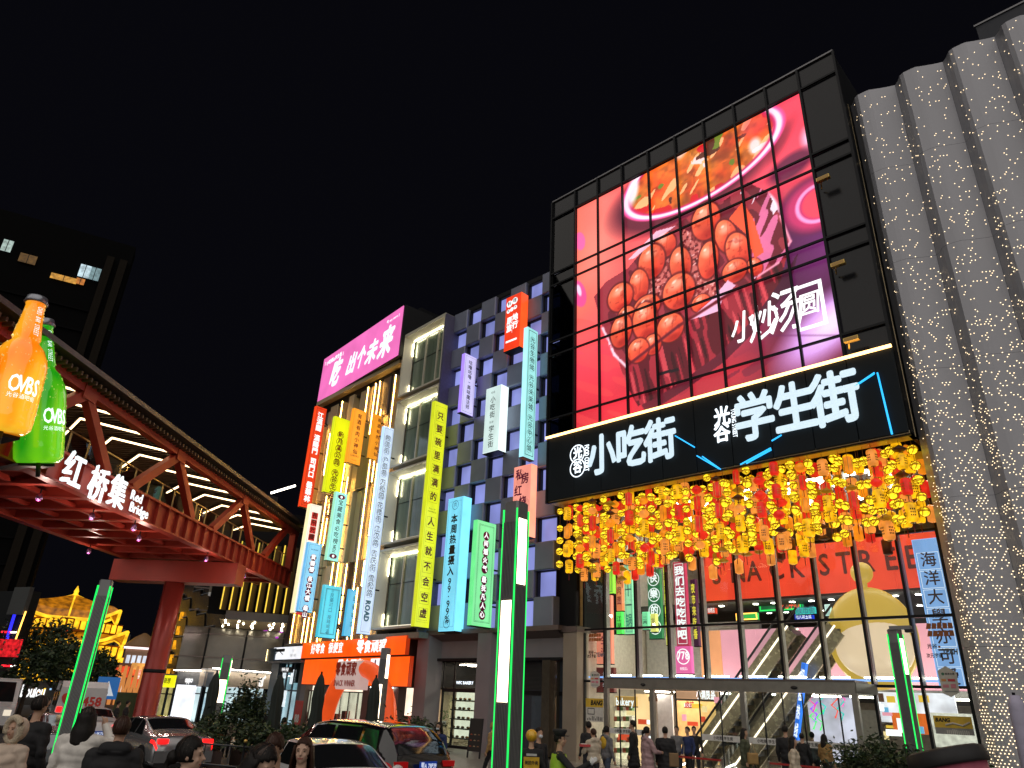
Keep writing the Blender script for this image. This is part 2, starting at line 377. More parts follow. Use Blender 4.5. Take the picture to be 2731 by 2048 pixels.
# ---------------------------------------------------------------- picture on the screen: painted as coloured LED cells
def P2S(u, v): p = onY(u, v, 24.5); return p.x, p.z
ZB = lambda x, y: P2S(1400+x*.45208, 600+y*.45208)
ZA = lambda x, y: P2S(1400+x*.40687, 100+y*.40687)
SX0, SX1, SZ0, SZ1 = -19.56, -7.23, 13.98, 26.86
NX, NZ = 336, 352
def paint():
    gx = SX0+(np.arange(NX+1)/NX)*(SX1-SX0); gz = SZ0+(np.arange(NZ+1)/NZ)*(SZ1-SZ0)
    Xg, Zg = np.meshgrid(gx, gz)
    rs = np.random.RandomState(3)
    def vnoise(sx, sz, seed, rot=0.):
        r = np.random.RandomState(seed); g = r.rand(64, 64)
        c, s = math.cos(rot), math.sin(rot); a = ((Xg*c+Zg*s)*sx) % 63; q = ((-Xg*s+Zg*c)*sz) % 63
        i, j = a.astype(int), q.astype(int); fa, fq = a-i, q-j; fa = fa*fa*(3-2*fa); fq = fq*fq*(3-2*fq)
        return (g[j, i]*(1-fa)+g[j, (i+1) % 64]*fa)*(1-fq)+(g[(j+1) % 64, i]*(1-fa)+g[(j+1) % 64, (i+1) % 64]*fa)*fq
    def c(h): return np.array([int(h[i:i+2], 16) for i in (0, 2, 4)])/255.
    img = np.zeros(Xg.shape+(3,))
    def mixc(col, a): 
        nonlocal img
        a = np.clip(a, 0, 1)[..., None]; img = img*(1-a)+np.asarray(col)*a
    def ell(p, rx, rz, rot=0.):
        dx, dz = Xg-p[0], Zg-p[1]; cc, ss = math.cos(rot), math.sin(rot)
        return np.sqrt(((dx*cc+dz*ss)/rx)**2+((-dx*ss+dz*cc)/rz)**2)
    def inpoly(pts):
        ins = np.zeros(Xg.shape, bool); k = len(pts)
        for i in range(k):
            x1, z1 = pts[i]; x2, z2 = pts[(i+1) % k]
            if z1 == z2: continue
            cond = ((z1 > Zg) != (z2 > Zg)) & (Xg < (x2-x1)*(Zg-z1)/(z2-z1)+x1); ins ^= cond
        return ins
    def seg(a, bb, w):
        ax, az = a; bx, bz = bb; t = np.clip(((Xg-ax)*(bx-ax)+(Zg-az)*(bz-az))/((bx-ax)**2+(bz-az)**2+1e-9), 0, 1)
        return np.hypot(Xg-ax-t*(bx-ax), Zg-az-t*(bz-az))-w
    def soft(d, w=.05): return np.clip(.5-d/w, 0, 1)
    # table top
    img[:] = c('f0485a'); k = (SX1-Xg)/(SX1-SX0)
    mixc(c('ff7a5c'), np.clip(1.5*(k-.45), 0, 1)*np.clip((Zg-17.5)/3, 0, 1))
    mixc(c('ffa48c'), soft(ell((-18.0, 24.0), 1.6, 3.2)-.4, 1.4)*.7)
    mixc(c('c8202c'), np.clip((19.5-Zg)/5, 0, 1)*.85*np.clip(k*1.6, 0, 1))
    mixc(c('f04a44'), (vnoise(.5, 2.6, 5, -.5) > .62)*.35*(Zg < 20))
    mixc(c('3a0f33'), np.clip((.40-k)*4, 0, 1)*np.clip((22.6-Zg)/2.6, 0, 1))
    mixc(c('7e2a8c'), soft(ell((-7.2, 18.9), 2.4, 2.2)-.5, 1)*.55)
    mixc(c('6a1a2a'), np.clip((16.4-Zg)/1.5, 0, 1)*np.clip((.75-k)*3, 0, 1)*.75)
    mixc(c('b82a34'), (vnoise(1.0, 3, 8, .35) > .5)*soft(ell((-12.4, 14.6), 2.8, 1.1)-.7, .6)*.8)
    mixc(c('cfa0ee'), soft(ell((-7.6, 15.5), 2.9, 1.35, .55)-.75, .5)*.9); mixc(c('f0e2ff'), soft(ell((-7.4, 15.6), 1.7, .8, .6)-.6, .7)*.8)
    mixc(c('4a1040'), soft(seg((-10.2, 15.9), (-7.2, 14.9), .02), .1)*.6)
    # top right glow
    mixc(c('ff3b52'), soft(ell((-8.0, 25.6), 1.6, 1.6)-.8, .8)*.8); mixc(c('7c1e30'), soft(ell((-8.3, 24.9), .5, 1.6, -.6)-.6, .6)*.6)
    mixc(c('ffd0f4'), soft(ell((-7.2, 24.3), .55, 1.0)-.5, .7))
    mixc(c('4c1434'), soft(ell((-8.1, 23.3), 1.3, .75, .3)-.8, .4)*.9)
    # cup on the right
    q = ZA(1900, 1080); mixc(c('5a1640'), soft(ell(q, 1.5, 1.35)-1, .2)); mixc(c('b92a60'), soft(ell(q, 1.25, 1.2)-1, .3))
    mixc(c('ff9ad0'), soft(np.abs(ell((q[0]+.1, q[1]), .85, .85)-1)-.1, .1)); mixc(c('ff4256'), soft(ell((q[0]+.15, q[1]), .7, .7)-1, .15))
    mixc(c('fff0ff'), soft(ell(ZA(1590, 1080), .42, 1.1, .35)-.7, .3))
    # bowl shadow, bowl, noodles
    bc = ZA(1120, 830); br = (4.35, 2.25, math.radians(4))
    mixc(c('3a0a1e'), soft(ell((bc[0]-.5, bc[1]-.55), 4.5, 2.3, br[2])-1, .25)*.85)
    e = ell(bc, *br); mixc(c('ff4f9a'), soft(e-1, .03)); mixc(c('ffe6fa'), soft(e-.965, .03)); mixc(c('c02060'), soft(e-.9, .03))
    n1 = vnoise(1.5, 1.2, 1, .6); n2 = .6*vnoise(2.0, 2.0, 2)+.4*vnoise(5, 5, 19); n3 = vnoise(.8, 3.5, 4, .9)
    food = (c('e8380c')[None, None]*(1-n1[..., None])+c('ff9a2a')*n1[..., None]); food = food*(.45+.75*n2[..., None])
    food = np.where((n3 > .72)[..., None], c('ffb070'), food); food = np.where((n2*n1 > .52)[..., None], c('ffd0c8'), food)
    food = np.where(((vnoise(1.3, 1.3, 9) > .84))[..., None], c('47200c'), food); food = np.where((vnoise(1.6, 1.6, 12) > .9)[..., None], c('5c7a1a'), food)
    food = np.where((vnoise(1.5, 1.5, 31) > .8)[..., None], c('c21018'), food)
    a = soft(e-.86, .04)[..., None]; img = img*(1-a)+food*a
    mixc(c('fff2f6'), soft(ell(ZA(700, 1000), .55, 1.4, -.2)-.6, .4)*.9); mixc(c('e83050'), soft(ell(ZA(1500, 560), 1.0, .9)-.7, .5)*.45)
    mixc(c('f2f4ff'), soft(ell(ZA(1500, 700), .4, .6)-.7, .5)*.8); mixc(c('ffd8c8'), soft(ell(ZA(1010, 760), .5, .5)-.5, .5)*.8)
    # basket
    rim = [ZB(400, 420), ZB(470, 330), ZB(600, 250), ZB(760, 60), ZB(1000, -80), ZB(1180, -160), ZB(1310, -260), ZB(1430, -200), ZB(1500, -60), ZB(1560, 90), ZB(1500, 210), ZB(1300, 340), ZB(1120, 450), ZB(900, 590), ZB(720, 730), ZB(590, 830), ZB(520, 760), ZB(450, 600)]
    side = [ZB(520, 740), ZB(590, 830), ZB(720, 730), ZB(900, 590), ZB(1120, 450), ZB(1300, 340), ZB(1500, 210), ZB(1550, 130), ZB(1500, 330), ZB(1330, 560), ZB(1120, 770), ZB(900, 930), ZB(760, 1020), ZB(660, 1065), ZB(600, 960)]
    sh = [(x+.35, z-.35) for x, z in side]; mixc(c('2a0616'), inpoly(sh)*.7)
    m = inpoly(side); w = vnoise(5.5, .55, 6, .18); mixc(c('4a0a14'), m*1.); mixc(c('a02430'), m*(w > .55)*.85); mixc(c('d84a50'), m*(w > .78)*.7); mixc(c('260408'), m*(w < .22)*.9)
    m = inpoly(rim); mixc(c('5c1420'), m*1.); w = vnoise(3.5, .8, 16, .5); mixc(c('8e2a34'), m*(w > .5)*1.)
    mixc(c('e070a0'), m*(vnoise(4, .7, 21, -.55) > .6)*(Xg > -10.3)*.9); mixc(c('fff0ff'), m*(vnoise(5, .8, 22, -.5) > .8)*(Xg > -10.4)*.9)
    nut = [ZB(930, 20), ZB(1040, 60), ZB(1090, 250), ZB(1130, 400), ZB(1000, 470), ZB(840, 430), ZB(700, 420), ZB(650, 330), ZB(780, 240), ZB(880, 160)]
    mm = inpoly(nut); g = vnoise(9, 9, 40); mixc(c('7c2424'), mm*1.); mixc(c('c86a60'), mm*(g > .5)*.9); mixc(c('3a0c10'), mm*(g < .22)*.9); mixc(c('f0a8a0'), mm*(vnoise(11, 11, 41) > .8)*.9)
    balls = [(1180, 60, 62, 105, .2), (1250, 140, 70, 110, .2), (1060, -30, 85, 110, 0), (820, 110, 62, 75, .3), (740, 210, 78, 100, .1), (910, 225, 62, 105, .1), (1075, 200, 60, 108, -.1), (665, 350, 55, 95, .1), (555, 420, 72, 82, .3), (710, 480, 80, 70, 0), (900, 385, 95, 105, .1), (1030, 455, 55, 50, 0), (560, 620, 62, 95, -.1), (590, 545, 55, 70, 0), (700, 560, 72, 110, .05), (850, 600, 78, 85, .3), (660, 735, 62, 70, .2), (745, 700, 50, 60, .2), (1230, 265, 75, 68, .2), (1350, 240, 42, 58, .3)]
    for (x, y, rx, ry, ro) in sorted(balls, key=lambda t: t[1]):
        p = ZB(x, y); R = ((ZB(x+rx, y)[0]-ZB(x-rx, y)[0])*.5, (ZB(x, y-ry)[1]-ZB(x, y+ry)[1])*.5); e = ell(p, R[0], R[1], ro)
        mixc(c('4a0a0c'), soft(e-1.14, .1)*.8)
        l = np.clip(((Xg-p[0])/R[0]*-.35+(Zg-p[1])/R[1]*.75)*.5+.55, 0, 1)
        base = c('b81a10')[None, None]*(1-l[..., None])+c('ff7a48')*l[..., None]
        base = base*(.9+.2*vnoise(4, 4, int(x))[..., None])
        a = soft(e-1, .06)[..., None]; img = img*(1-a)+base*a
        mixc(c('ffb494'), soft(ell((p[0]-.1*R[0], p[1]+.45*R[1]), R[0]*.62, R[1]*.36, .3)-.7, .8)*.75); mixc(c('8e120c'), soft(ell((p[0]+.2*R[0], p[1]-.72*R[1]), R[0]*.7, R[1]*.3)-.7, .7)*.6)
        mixc(c('8c1808'), soft(seg((p[0]+R[0]*.3, p[1]+R[1]*.8), (p[0]+R[0]*.1, p[1]-R[1]*.3), .012), .06)*.6)
    for (x, y, rx, ry, ro) in balls:
        p = ZB(x, y); R = ((ZB(x+rx, y)[0]-ZB(x-rx, y)[0])*.5, (ZB(x, y-ry)[1]-ZB(x, y+ry)[1])*.5)
        mixc(c('ffd8c0'), soft(ell((p[0]-.25*R[0], p[1]+.62*R[1]), R[0]*.22, R[1]*.10, .5)-.7, .5)*.9)
        mixc(c('7a1008'), (vnoise(6, 6, abs(int(y))+7) > .78)*soft(ell(p, R[0]*.9, R[1]*.9, ro)-1, .1)*.35)
    # label card, paper, rim highlights
    mixc(c('f0522c'), inpoly([ZA(1330, 1180), ZA(1420, 1070), ZA(1490, 1180), ZA(1560, 1400), ZA(1500, 1440), ZA(1440, 1280)])*1.)
    mixc(c('f2b8d8'), inpoly([ZB(955, 560), ZB(1090, 440), ZB(1190, 320), ZB(1235, 350), ZB(1160, 430), ZB(1130, 505)])*1.); mixc(c('ffdcf4'), inpoly([ZB(600, 200), ZB(770, 30), ZB(880, 0), ZB(760, 90), ZB(640, 190)])*.8)
    rp = [ZB(590, 830), ZB(720, 730), ZB(900, 590)]
    for p, q in zip(rim[8:], rim[9:]): mixc(c('f8a0b8'), soft(seg(p, q, .05), .08)*(vnoise(3, 3, 50) > .45))
    for p, q in zip(rim[11:15], rim[12:16]): mixc(c('5a1018'), soft(seg(p, q, .08), .08))
    for p, q in zip(rim[15:], rim[16:]): mixc(c('ffd8e8'), soft(seg(p, q, .06), .08)*(vnoise(4, 4, 52) > .3))
    # onion drops at the left edge, block of dark bay
    mixc(c('ff5fa0'), soft(ell(ZB(318, 90), .32, .62, .25)-1, .15)*1.); mixc(c('ff4a90'), soft(ell(ZB(310, 400), .42, .9, .35)-1, .15)); mixc(c('ffd0e8'), soft(ell(ZB(312, 380), .12, .4, .3)-1, .4))
    mixc(c('06060a'), inpoly([ZB(780, 868), ZB(900, 835), ZB(905, 852), ZB(785, 885)])*1.)
    img *= (.94+.12*vnoise(.9, .9, 70)[..., None]); img = img*.92+.08*np.array([1., .42, .55]); img *= (1+.035*(rs.rand(*img.shape[:2])-.5))[..., None]; img = np.clip(img, 0, 1)
    L_ = np.where(img <= .04045, img/12.92, ((img+.055)/1.055)**2.4)
    return gx, gz, Xg, Zg, L_
gx, gz, Xg, Zg, IMG = paint()
scr = thing('video_screen', 'giant lit screen showing a basket of orange dumplings and a bowl of food', 'screen', (SX0, 24.6, SZ0))
scrmat = vcolmat('screen_picture', 1.35)
xi = [int(round((x-SX0)/(SX1-SX0)*NX)) for x in COLX[1:10]]; xi[0] = 0; xi[-1] = NX
zi = [int(round((z-SZ0)/(SZ1-SZ0)*NZ)) for z in ROWZ[:7]]; zi[0] = 0; zi[-1] = NZ
for i in range(8):
    for j in range(6):
        a0, a1, b0, b1 = xi[i], xi[i+1], zi[j], zi[j+1]
        X_ = Xg[b0:b1+1, a0:a1+1]; Z_ = Zg[b0:b1+1, a0:a1+1]; C_ = IMG[b0:b1+1, a0:a1+1]
        h_, w_ = X_.shape; n_ = h_*w_
        v = np.stack([X_.ravel()-SX0, np.zeros(n_), Z_.ravel()-SZ0], 1)
        idx = np.arange(n_).reshape(h_, w_); f = np.stack([idx[:-1, :-1].ravel(), idx[:-1, 1:].ravel(), idx[1:, 1:].ravel(), idx[1:, :-1].ravel()], 1)
        me = bpy.data.meshes.new('screen_panel'); me.from_pydata(v.tolist(), [], f.tolist()); me.materials.append(scrmat)
        ca = me.color_attributes.new('picture', 'FLOAT_COLOR', 'POINT'); ca.data.foreach_set('color', np.concatenate([C_.reshape(-1, 3), np.ones((n_, 1))], 1).ravel().astype(np.float32))
        o = bpy.data.objects.new('screen_panel', me); COL.objects.link(o); o.parent = scr
b = MB(); b.M = Matrix.Translation(-Vector((SX0, 24.6, SZ0)))
for ch, x, y, s_ in (('小', 1285, 610, 1.0), ('炒', 1405, 585, 1.15), ('汤', 1535, 520, 1.35), ('圆', 1672, 470, .8)):
    q = ZB(x, y); put(b, ch, q[0], q[1], s_*1.1, s_*(1.5 if ch != '圆' else 1.3), 24.57, glow('screen_letter_white', 'ffffff', 1.6), .010 if ch != '圆' else .012, 0, 0, .12)
q = ZB(1672, 470); b.rectline(q[0]-.58, q[0]+.58, q[1]-.98, q[1]+.98, .14, 24.575, MATS['screen_letter_white'])
b.build('lettering', scr)

# ---------------------------------------------------------------- the two lit name signs on the fascia
mesh_white = glow('mesh_white_letter', 'cfe4f0', 1.1, .12, 30)
halo_white = glow('halo_white_letter', 'eaf6ff', 1.7)
ZC = lambda x, y: (lambda p: (p.x, p.z))(onY(1400+x*.45208, 600+y*.45208, 24.3))
t = thing('food_court_sign', 'white lit characters with two ringed characters, left on the black fascia', 'sign', (-18, 24.3, 12))
b = MB(); b.M = Matrix.Translation(-Vector((-18, 24.3, 12)))
for ch, x, y in (('小', 447, 1370), ('吃', 620, 1325), ('街', 790, 1285)):
    q = ZC(x, y); put(b, ch, q[0], q[1], 1.58, 1.95, 24.36, mesh_white, .034, .05)
b.build('lettering', t)
b = MB(); b.M = Matrix.Translation(-Vector((-18, 24.3, 12)))
for ch, y in (('光', 1348), ('谷', 1432)):
    q = ZC(306, y); put(b, ch, q[0], q[1], .52, .6, 24.36, halo_white, .035, .04)
    b.ring(q[0], q[1], .44, .055, 24.34, halo_white)
q0, q1 = ZC(360, 1295), ZC(358, 1450); rtext(b, 'FOOD COURT', q0[0], q0[1], q1[1], .36, 24.36, halo_white, .03, .03)
b.build('small_lettering', t)
t = thing('young_street_sign', 'larger white lit characters, right on the black fascia', 'sign', (-11, 24.3, 12))
b = MB(); b.M = Matrix.Translation(-Vector((-11, 24.3, 12)))
for ch, x, y, s_ in (('学', 1350, 1150, 1.75), ('生', 1590, 1095, 1.75), ('街', 1825, 1045, 1.85)):
    q = ZC(x, y); put(b, ch, q[0], q[1], s_*.95, s_*1.15, 24.36, mesh_white, .032, .05)
b.build('lettering', t)
b = MB(); b.M = Matrix.Translation(-Vector((-11, 24.3, 12)))
for ch, y in (('光', 1135), ('谷', 1230)):
    q = ZC(1158, y); put(b, ch, q[0], q[1], .72, .85, 24.36, halo_white, .03, .04)
q0, q1 = ZC(1222, 1080), ZC(1235, 1250); rtext(b, 'YOUNG STREET', q0[0], q0[1], q1[1], .26, 24.36, halo_white, .02, .03)
b.build('small_lettering', t)
strk = [((880, 1240), (995, 1308)), ((1008, 1358), (1140, 1435)), ((1040, 1362), (1148, 1438)), ((1265, 1410), (1445, 1312)), ((1300, 1403), (1448, 1322)), ((1450, 1270), (1508, 1235)), ((1942, 945), (2058, 866)), ((1950, 942), (2056, 872)), ((2074, 866), (2160, 1230)), ((2078, 880), (2162, 1230))]
t = thing('neon_line_decoration', 'thin blue neon lines zigzagging across the black fascia', 'neon light', (-14, 24.4, 11))
for p, q in strk:
    p = ZC(*p); q = ZC(*q); b = MB(); b.M = Matrix.Translation(-Vector((-14, 24.4, 11))); b.tube([(p[0], 24.38, p[1]), (q[0], 24.38, q[1])], .028, led_blue, 6); b.build('neon_tube', t)

# ================================================================= perforated metal facade on the right
MX0 = -5.62
def scallop(x):
    t = ((x-MX0)/1.74) % 1.0
    if t < .22: s = t/.22; s = s*s*(3-2*s)
    elif t < .48: s = 1
    else: s = 1-(t-.48)/.52; s = s**1.15
    return 25.47-.45*s
mf = thing('perforated_facade', 'pleated silver metal facade covered in tiny warm lights, right edge', 'facade', (MX0, 25.3, 0))
OM = (MX0, 25.3, 0); ncol = 5
for c_ in range(ncol):
    xs = [MX0+1.74*(c_+k/12) for k in range(13)]
    for r_ in range(6):
        z0, z1 = [.0, 4.2, 8.6, 13.0, 17.4, 21.6][r_]+.004, [4.2, 8.6, 13.0, 17.4, 21.6, 25.66][r_]-.004
        b = MBo(OM); v = []; 
        for x in xs: v += [(min(x, xs[-1]-.006), scallop(x-1e-4), z0), (min(x, xs[-1]-.006), scallop(x-1e-4), z1)]
        b.add(v, [(2*i, 2*i+2, 2*i+3, 2*i+1) for i in range(12)], silver_clad); b.build('metal_panel', mf)
b = MBo(OM); b.box(MX0, 14, 25.7, 30, 0, 25.5, dark_panel); b.build('wall', mf)
b = MBo(OM); b.tube([(MX0-.06, 25.2, 10.8), (MX0-.06, 25.2, 25.6)], .05, champagne); b.build('edge_trim', mf)
b = MBo(OM); rs = np.random.RandomState(11); dot = glow('warm_pin_light', 'ffe0b0', 3.6)
vv, ff = [], []
gxs = np.arange(MX0+.05, MX0+7.6, .098); gzs = np.arange(.3, 25.5, .082)
cl = rs.rand(200, 120)
for zz in gzs:
    h_ = zz/25.5; pr = .70*(1-h_)**2.2+.065
    for x in gxs:
        q = cl[int(zz*7.3) % 200, int((x+10)*6.1) % 120]; pk = pr*(1.5 if q > .5 else .4)
        if rs.rand() > pk: continue
        xx = x+(.049 if int(zz/.082) % 2 else 0); y = scallop(xx)-.012; y2 = scallop(xx+.024)-.012; k = len(vv)
        vv += [(xx, y, zz), (xx+.024, y2, zz), (xx+.024, y2, zz+.024), (xx, y, zz+.024)]; ff.append((k, k+1, k+2, k+3))
b.add(vv, ff, dot); b.build('pin_lights', mf, 'stuff')
rb = thing('rooftop_box', 'dark box above the pleated silver facade in the top right corner', 'building', (0, 27, 25))
b = MB(); b.box(-.9, 9, 0, 5, 0, 3.0, mat('blue_grey_panel', (.018, .022, .034), .6)); b.build('wall', rb)
b = MB(); b.box(-.95, 9, -.05, .05, 3.0, 3.08, grey_metal); b.build('coping', rb)

# ================================================================= checkered building
CX0, CX1, CY = -31.02, -22.2, 26.3
cb = thing('checkered_building', 'building clad in a checkerboard of slate panels and lavender lit windows', 'building', (CX0, CY, 0))
OC = (CX0, CY, 0); pw = 1.26; ph = 1.304; ztop = 25.05
win_glow = glow('lavender_window', '8c94dc', .85, .3, .7, (1, 1, .6))
b = MBo(OC); b.box(-31.2, -21.2, 26.72, 30, 5.4, 25.0, dark_panel); b.box(-31.2, -21.0, 26.5, 29, 24.9, 25.3, black_metal); b.build('wall', cb)
for r_ in range(15):
    for c_ in range(7):
        x0 = CX0+c_*pw; z1 = ztop-r_*ph; z0 = z1-ph
        if (r_+c_) % 2 == 0:
            b = MBo(OC); b.cbox(x0+.01, x0+pw-.01, 26.22, 26.72, z0-.03, z1+.03, slate_clad, .05); b.build('cladding_panel', cb)
        else:
            b = MBo(OC); b.box(x0+.10, x0+pw-.06, 26.66, 26.69, z0+.06, z1-.08, win_glow); w = b.build('window', cb)
            b = MBo(OC); b.box(x0+.03, x0+.1, 26.45, 26.70, z0+.03, z1-.03, black_metal); b.box(x0+pw-.06, x0+pw-.02, 26.5, 26.70, z0+.03, z1-.03, black_metal); b.box(x0+.1, x0+pw-.06, 26.5, 26.7, z1-.08, z1-.03, black_metal)
            f = b.build('window_frame', w)
# tan return beside the lantern bay
b = MBo(OC); b.box(-22.15, -21.3, 26.75, 26.9, 5.0, 10.6, tan_stone); b.build('tan_panel', cb)
b = MBo(OC); b.box(-22.2, -20.85, 26.3, 26.9, .0, .02, tan_stone); b.build('plinth', cb)
b = MBo(OC); b.cbox(-21.75, -20.95, 26.45, 27.3, 0, 5.2, tan_stone, .02); b.box(-21.9, -20.9, 26.4, 27.4, 5.2, 5.45, bronze); b.build('column', cb)
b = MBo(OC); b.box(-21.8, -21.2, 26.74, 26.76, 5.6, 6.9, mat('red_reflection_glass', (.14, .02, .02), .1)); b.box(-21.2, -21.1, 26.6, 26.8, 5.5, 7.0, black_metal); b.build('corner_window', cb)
b = MBo(OC)
b.box(-31.6, -21.75, 26.1, 26.75, 5.28, 5.5, bronze); b.build('cornice', cb)
for x0, x1 in ((-30.6, -26.9), (-26.0, -22.2)):
    b = MBo(OC); v = [(x0-.5, 26.15, 5.28), (x1+.3, 26.15, 5.28), (x1+.3, 26.8, 5.0), (x0, 26.8, 5.0)]; b.quad(*v, bronze); b.build('soffit_panel', cb)
    b = MBo(OC); b.box(x0, x1+.3, 26.8, 26.95, 4.15, 5.0, grey_clad); b.build('fascia', cb)
    b = MBo(OC); b.box(x0-.15, x1+.2, 26.6, 26.95, 4.02, 4.15, black_metal); b.build('canopy_edge', cb)
for x in (-31.1, -26.45):
    b = MBo(OC); b.add([(x-.5, 26.12, 0), (x+.45, 26.12, .0), (x+.45, 26.12, 5.28), (x-.5, 26.12, 5.28), (x+.75, 26.9, 0), (x+.75, 26.9, 5.28), (x-.5, 26.9, 0), (x-.5, 26.9, 5.28)], [(0, 1, 2, 3), (1, 4, 5, 2), (0, 3, 7, 6)], grey_clad); b.build('pier', cb)
for i, x in enumerate((-30.2, -29.35, -27.6, -26.95, -25.75, -24.8, -22.9)):
    b = MBo(OC); b.box(x-.04, x+.04, 26.9, 27.0, 0, 4.05, black_metal); b.build('door_frame', cb)
b = MBo(OC); b.box(-30.2, -22.1, 26.88, 27.02, 2.55, 2.72, black_metal); b.box(-30.2, -22.1, 26.88, 27.02, 0, .12, black_metal); b.build('transom', cb)
for x0, x1 in ((-30.15, -29.4), (-29.3, -27.65), (-27.55, -27.0), (-25.7, -24.85), (-24.75, -22.95)):
    for k in range(23):
        z = 2.78+k*.056; b = MBo(OC); b.add([(x0, 26.9, z), (x1, 26.9, z), (x1, 26.95, z+.035), (x0, 26.95, z+.035)], [(0, 1, 2, 3)], mat('louvre_grey', (.09, .09, .08), .4, .4)); b.build('louvre', cb)
for x0, x1 in ((-30.15, -29.4), (-29.3, -27.65), (-27.55, -27.0), (-25.7, -24.85)):
    b = MBo(OC); b.box(x0, x1, 26.94, 26.955, .12, 2.55, clear_glass); b.build('shop_window', cb)
b = MBo(OC); b.box(-24.75, -22.1, 26.94, 26.99, .1, 4.0, mat('slate_blue_door', (.035, .045, .06), .4)); b.build('shutter', cb)
b = MBo(OC); b.box(-23.95, -23.1, 26.9, 26.95, .1, 2.5, mat('slate_door', (.06, .085, .11), .4)); b.build('door', cb)
b = MBo(OC); b.box(-22.75, -22.3, 26.2, 26.95, .1, 4.0, mat('olive_dark_glass', (.07, .06, .045), .1, spec=.9)); b.build('corner_glass', cb)
# bakery interior
bk = thing('bakery_interior', 'bright bakery shop interior with lit bread shelves behind glass doors', 'shop interior', (-30.2, 27.2, 0))
OB = (-30.2, 27.2, 0); cream = mat('cream_wall', (.62, .54, .42), .6)
b = MBo(OB); b.box(-35, -25, 30.5, 30.6, 0, 4, cream); b.box(-35.1, -35, 27.2, 30.5, 0, 4, cream); b.box(-24.85, -24.8, 27.05, 30.5, 0, 4, cream); b.build('wall', bk)
b = MBo(OB); b.box(-35, -24.85, 27.05, 30.5, .0, .03, mat('shop_floor', (.35, .3, .24), .25)); b.build('floor', bk)
b = MBo(OB); b.box(-35, -24.85, 27.05, 30.5, 3.98, 4.05, ceiling_black); b.build('ceiling', bk)
for x in (-33, -31.6, -30, -28.6, -27.2, -25.8):
    b = MBo(OB); b.box(x-.4, x+.4, 28.2, 29.2, 3.9, 3.96, glow('shop_ceiling_light', 'fff0d6', 22)); b.build('ceiling_light', bk)
sxa, sxb = onY(1203, 1900, 28.2).x, onY(1256, 1900, 28.2).x
for k in range(5):
    z = .35+k*.45; b = MBo(OB); b.box(sxa, sxb, 28.1, 28.5, z, z+.04, black_metal); s_ = b.build('shelf', bk)
    b = MBo(OB); b.box(sxa+.05, sxb-.05, 28.46, 28.5, z+.05, z+.42, glow('shelf_backlight', 'fff2d8', 1.3, .1, 3)); b.build('shelf_back', bk)
    for q in range(4):
        b = MBo(OB); x = sxa+.2+(sxb-sxa-.4)*q/3+rnd.uniform(-.05, .05); b.ball((x, 28.25, z+.1), (.12, .08, .06), mat('bread_crust', (.35, .16, .05), .6), 8, 5); b.build('bread', bk)
b = MBo(OB); b.box(onY(1165, 1900, 29).x, onY(1196, 1900, 29).x, 29, 29.4, 0, 2.4, mat('cream_panel_lit', (.7, .6, .42), .6)); b.build('wall_panel', bk)
t = thing('potted_plant', 'small green potted plant just inside the bakery door', 'plant', (onY(1185, 1900, 27.8).x, 27.8, .9)); 
b = MB(); b.lathe([(.1, 0), (.14, .25), (.12, .25)], white_paint, 10); b.build('pot', t)
b = MB()
for k in range(120):
    w = rnd.uniform(0, 6.28); r = rnd.uniform(.02, .25); p = Vector((r*math.cos(w), r*math.sin(w), .3+rnd.uniform(0, .45))); d = Vector((rnd.uniform(-1, 1), rnd.uniform(-1, 1), rnd.uniform(0, 1))).normalized()*.09; e = d.cross(Vector((0, 0, 1))).normalized()*.03
    b.add([p-e, p+e, p+d], [(0, 1, 2)], mat('houseplant_green', (.08, .3, .03), .5))
b.build('leaves', t, 'stuff')
bs = thing('bakery_sign', 'small glowing white lettering hung behind the bakery louvres', 'sign', (-28.5, 26.86, 3.0))
b = MB(); htext(b, 'WFC BAKERY', -.75, .75, 0, .2, 0, halo_white, .03); b.build('lettering', bs)

# ================================================================= box signs
def face_mat(hexc, st=1.0): return glow('sign_face_'+hexc, hexc, st, .13, 1.6, (1, 1, .35))
def sign(name, label, loc, rz, w, h, d, face, case, draw, st=1.0, brackets=True, side_glow=True, grp='box signs on the facades'):
    """lit box sign; local x to the reader's right, z up, face at y=0 looking to -y"""
    t = thing(name, label, 'sign', loc, rz, grp)
    b = MB(); sm = glow('sign_side_'+case, case, 1.5, .1) if side_glow else mat('sign_case_'+case, case, .5)
    b.box(0, w, .015, d, 0, h, sm); b.build('casing', t)
    b = MB(); b.box(-.01, w+.01, .01, d+.01, -.04, 0, black_metal); b.build('base_plate', t)
    b = MB(); b.box(.02, w-.02, 0, .014, .02, h-.02, face_mat(face, st)); b.build('face_panel', t)
    b = MB(); draw(b, w, h); b.build('lettering', t)
    if brackets:
        for z in (h*.2, h*.55, h*.85):
            b = MB(); b.bar((w, d/2, z), (w+.38, d/2, z), .06, .08, black_metal); b.build('bracket', t)
    return t
Y1, Y2 = -.004, -.008
HP = math.pi/2
def dr_red(b, w, h):
    b.rectline(.07, w-.07, .12, h-.12, .018, Y1, ink_red); z = h-.45
    for g in ('江漢關', '漢陽門', '司門口', '曇華林'):
        vtext(b, g, w/2, z, .5, .5, Y2, ink_white, .035); z -= 3*.5+.28
    htext(b, 'ROAD', .1, w-.1, .3, .14, Y2, ink_black)
sign('red_box_sign', 'long red lit sign at the far left corner, white characters in groups of three', (-44.59, 25.12, 14.12), HP, .88, 7.63, .3, 'e8401c', 'd03a14', dr_red)
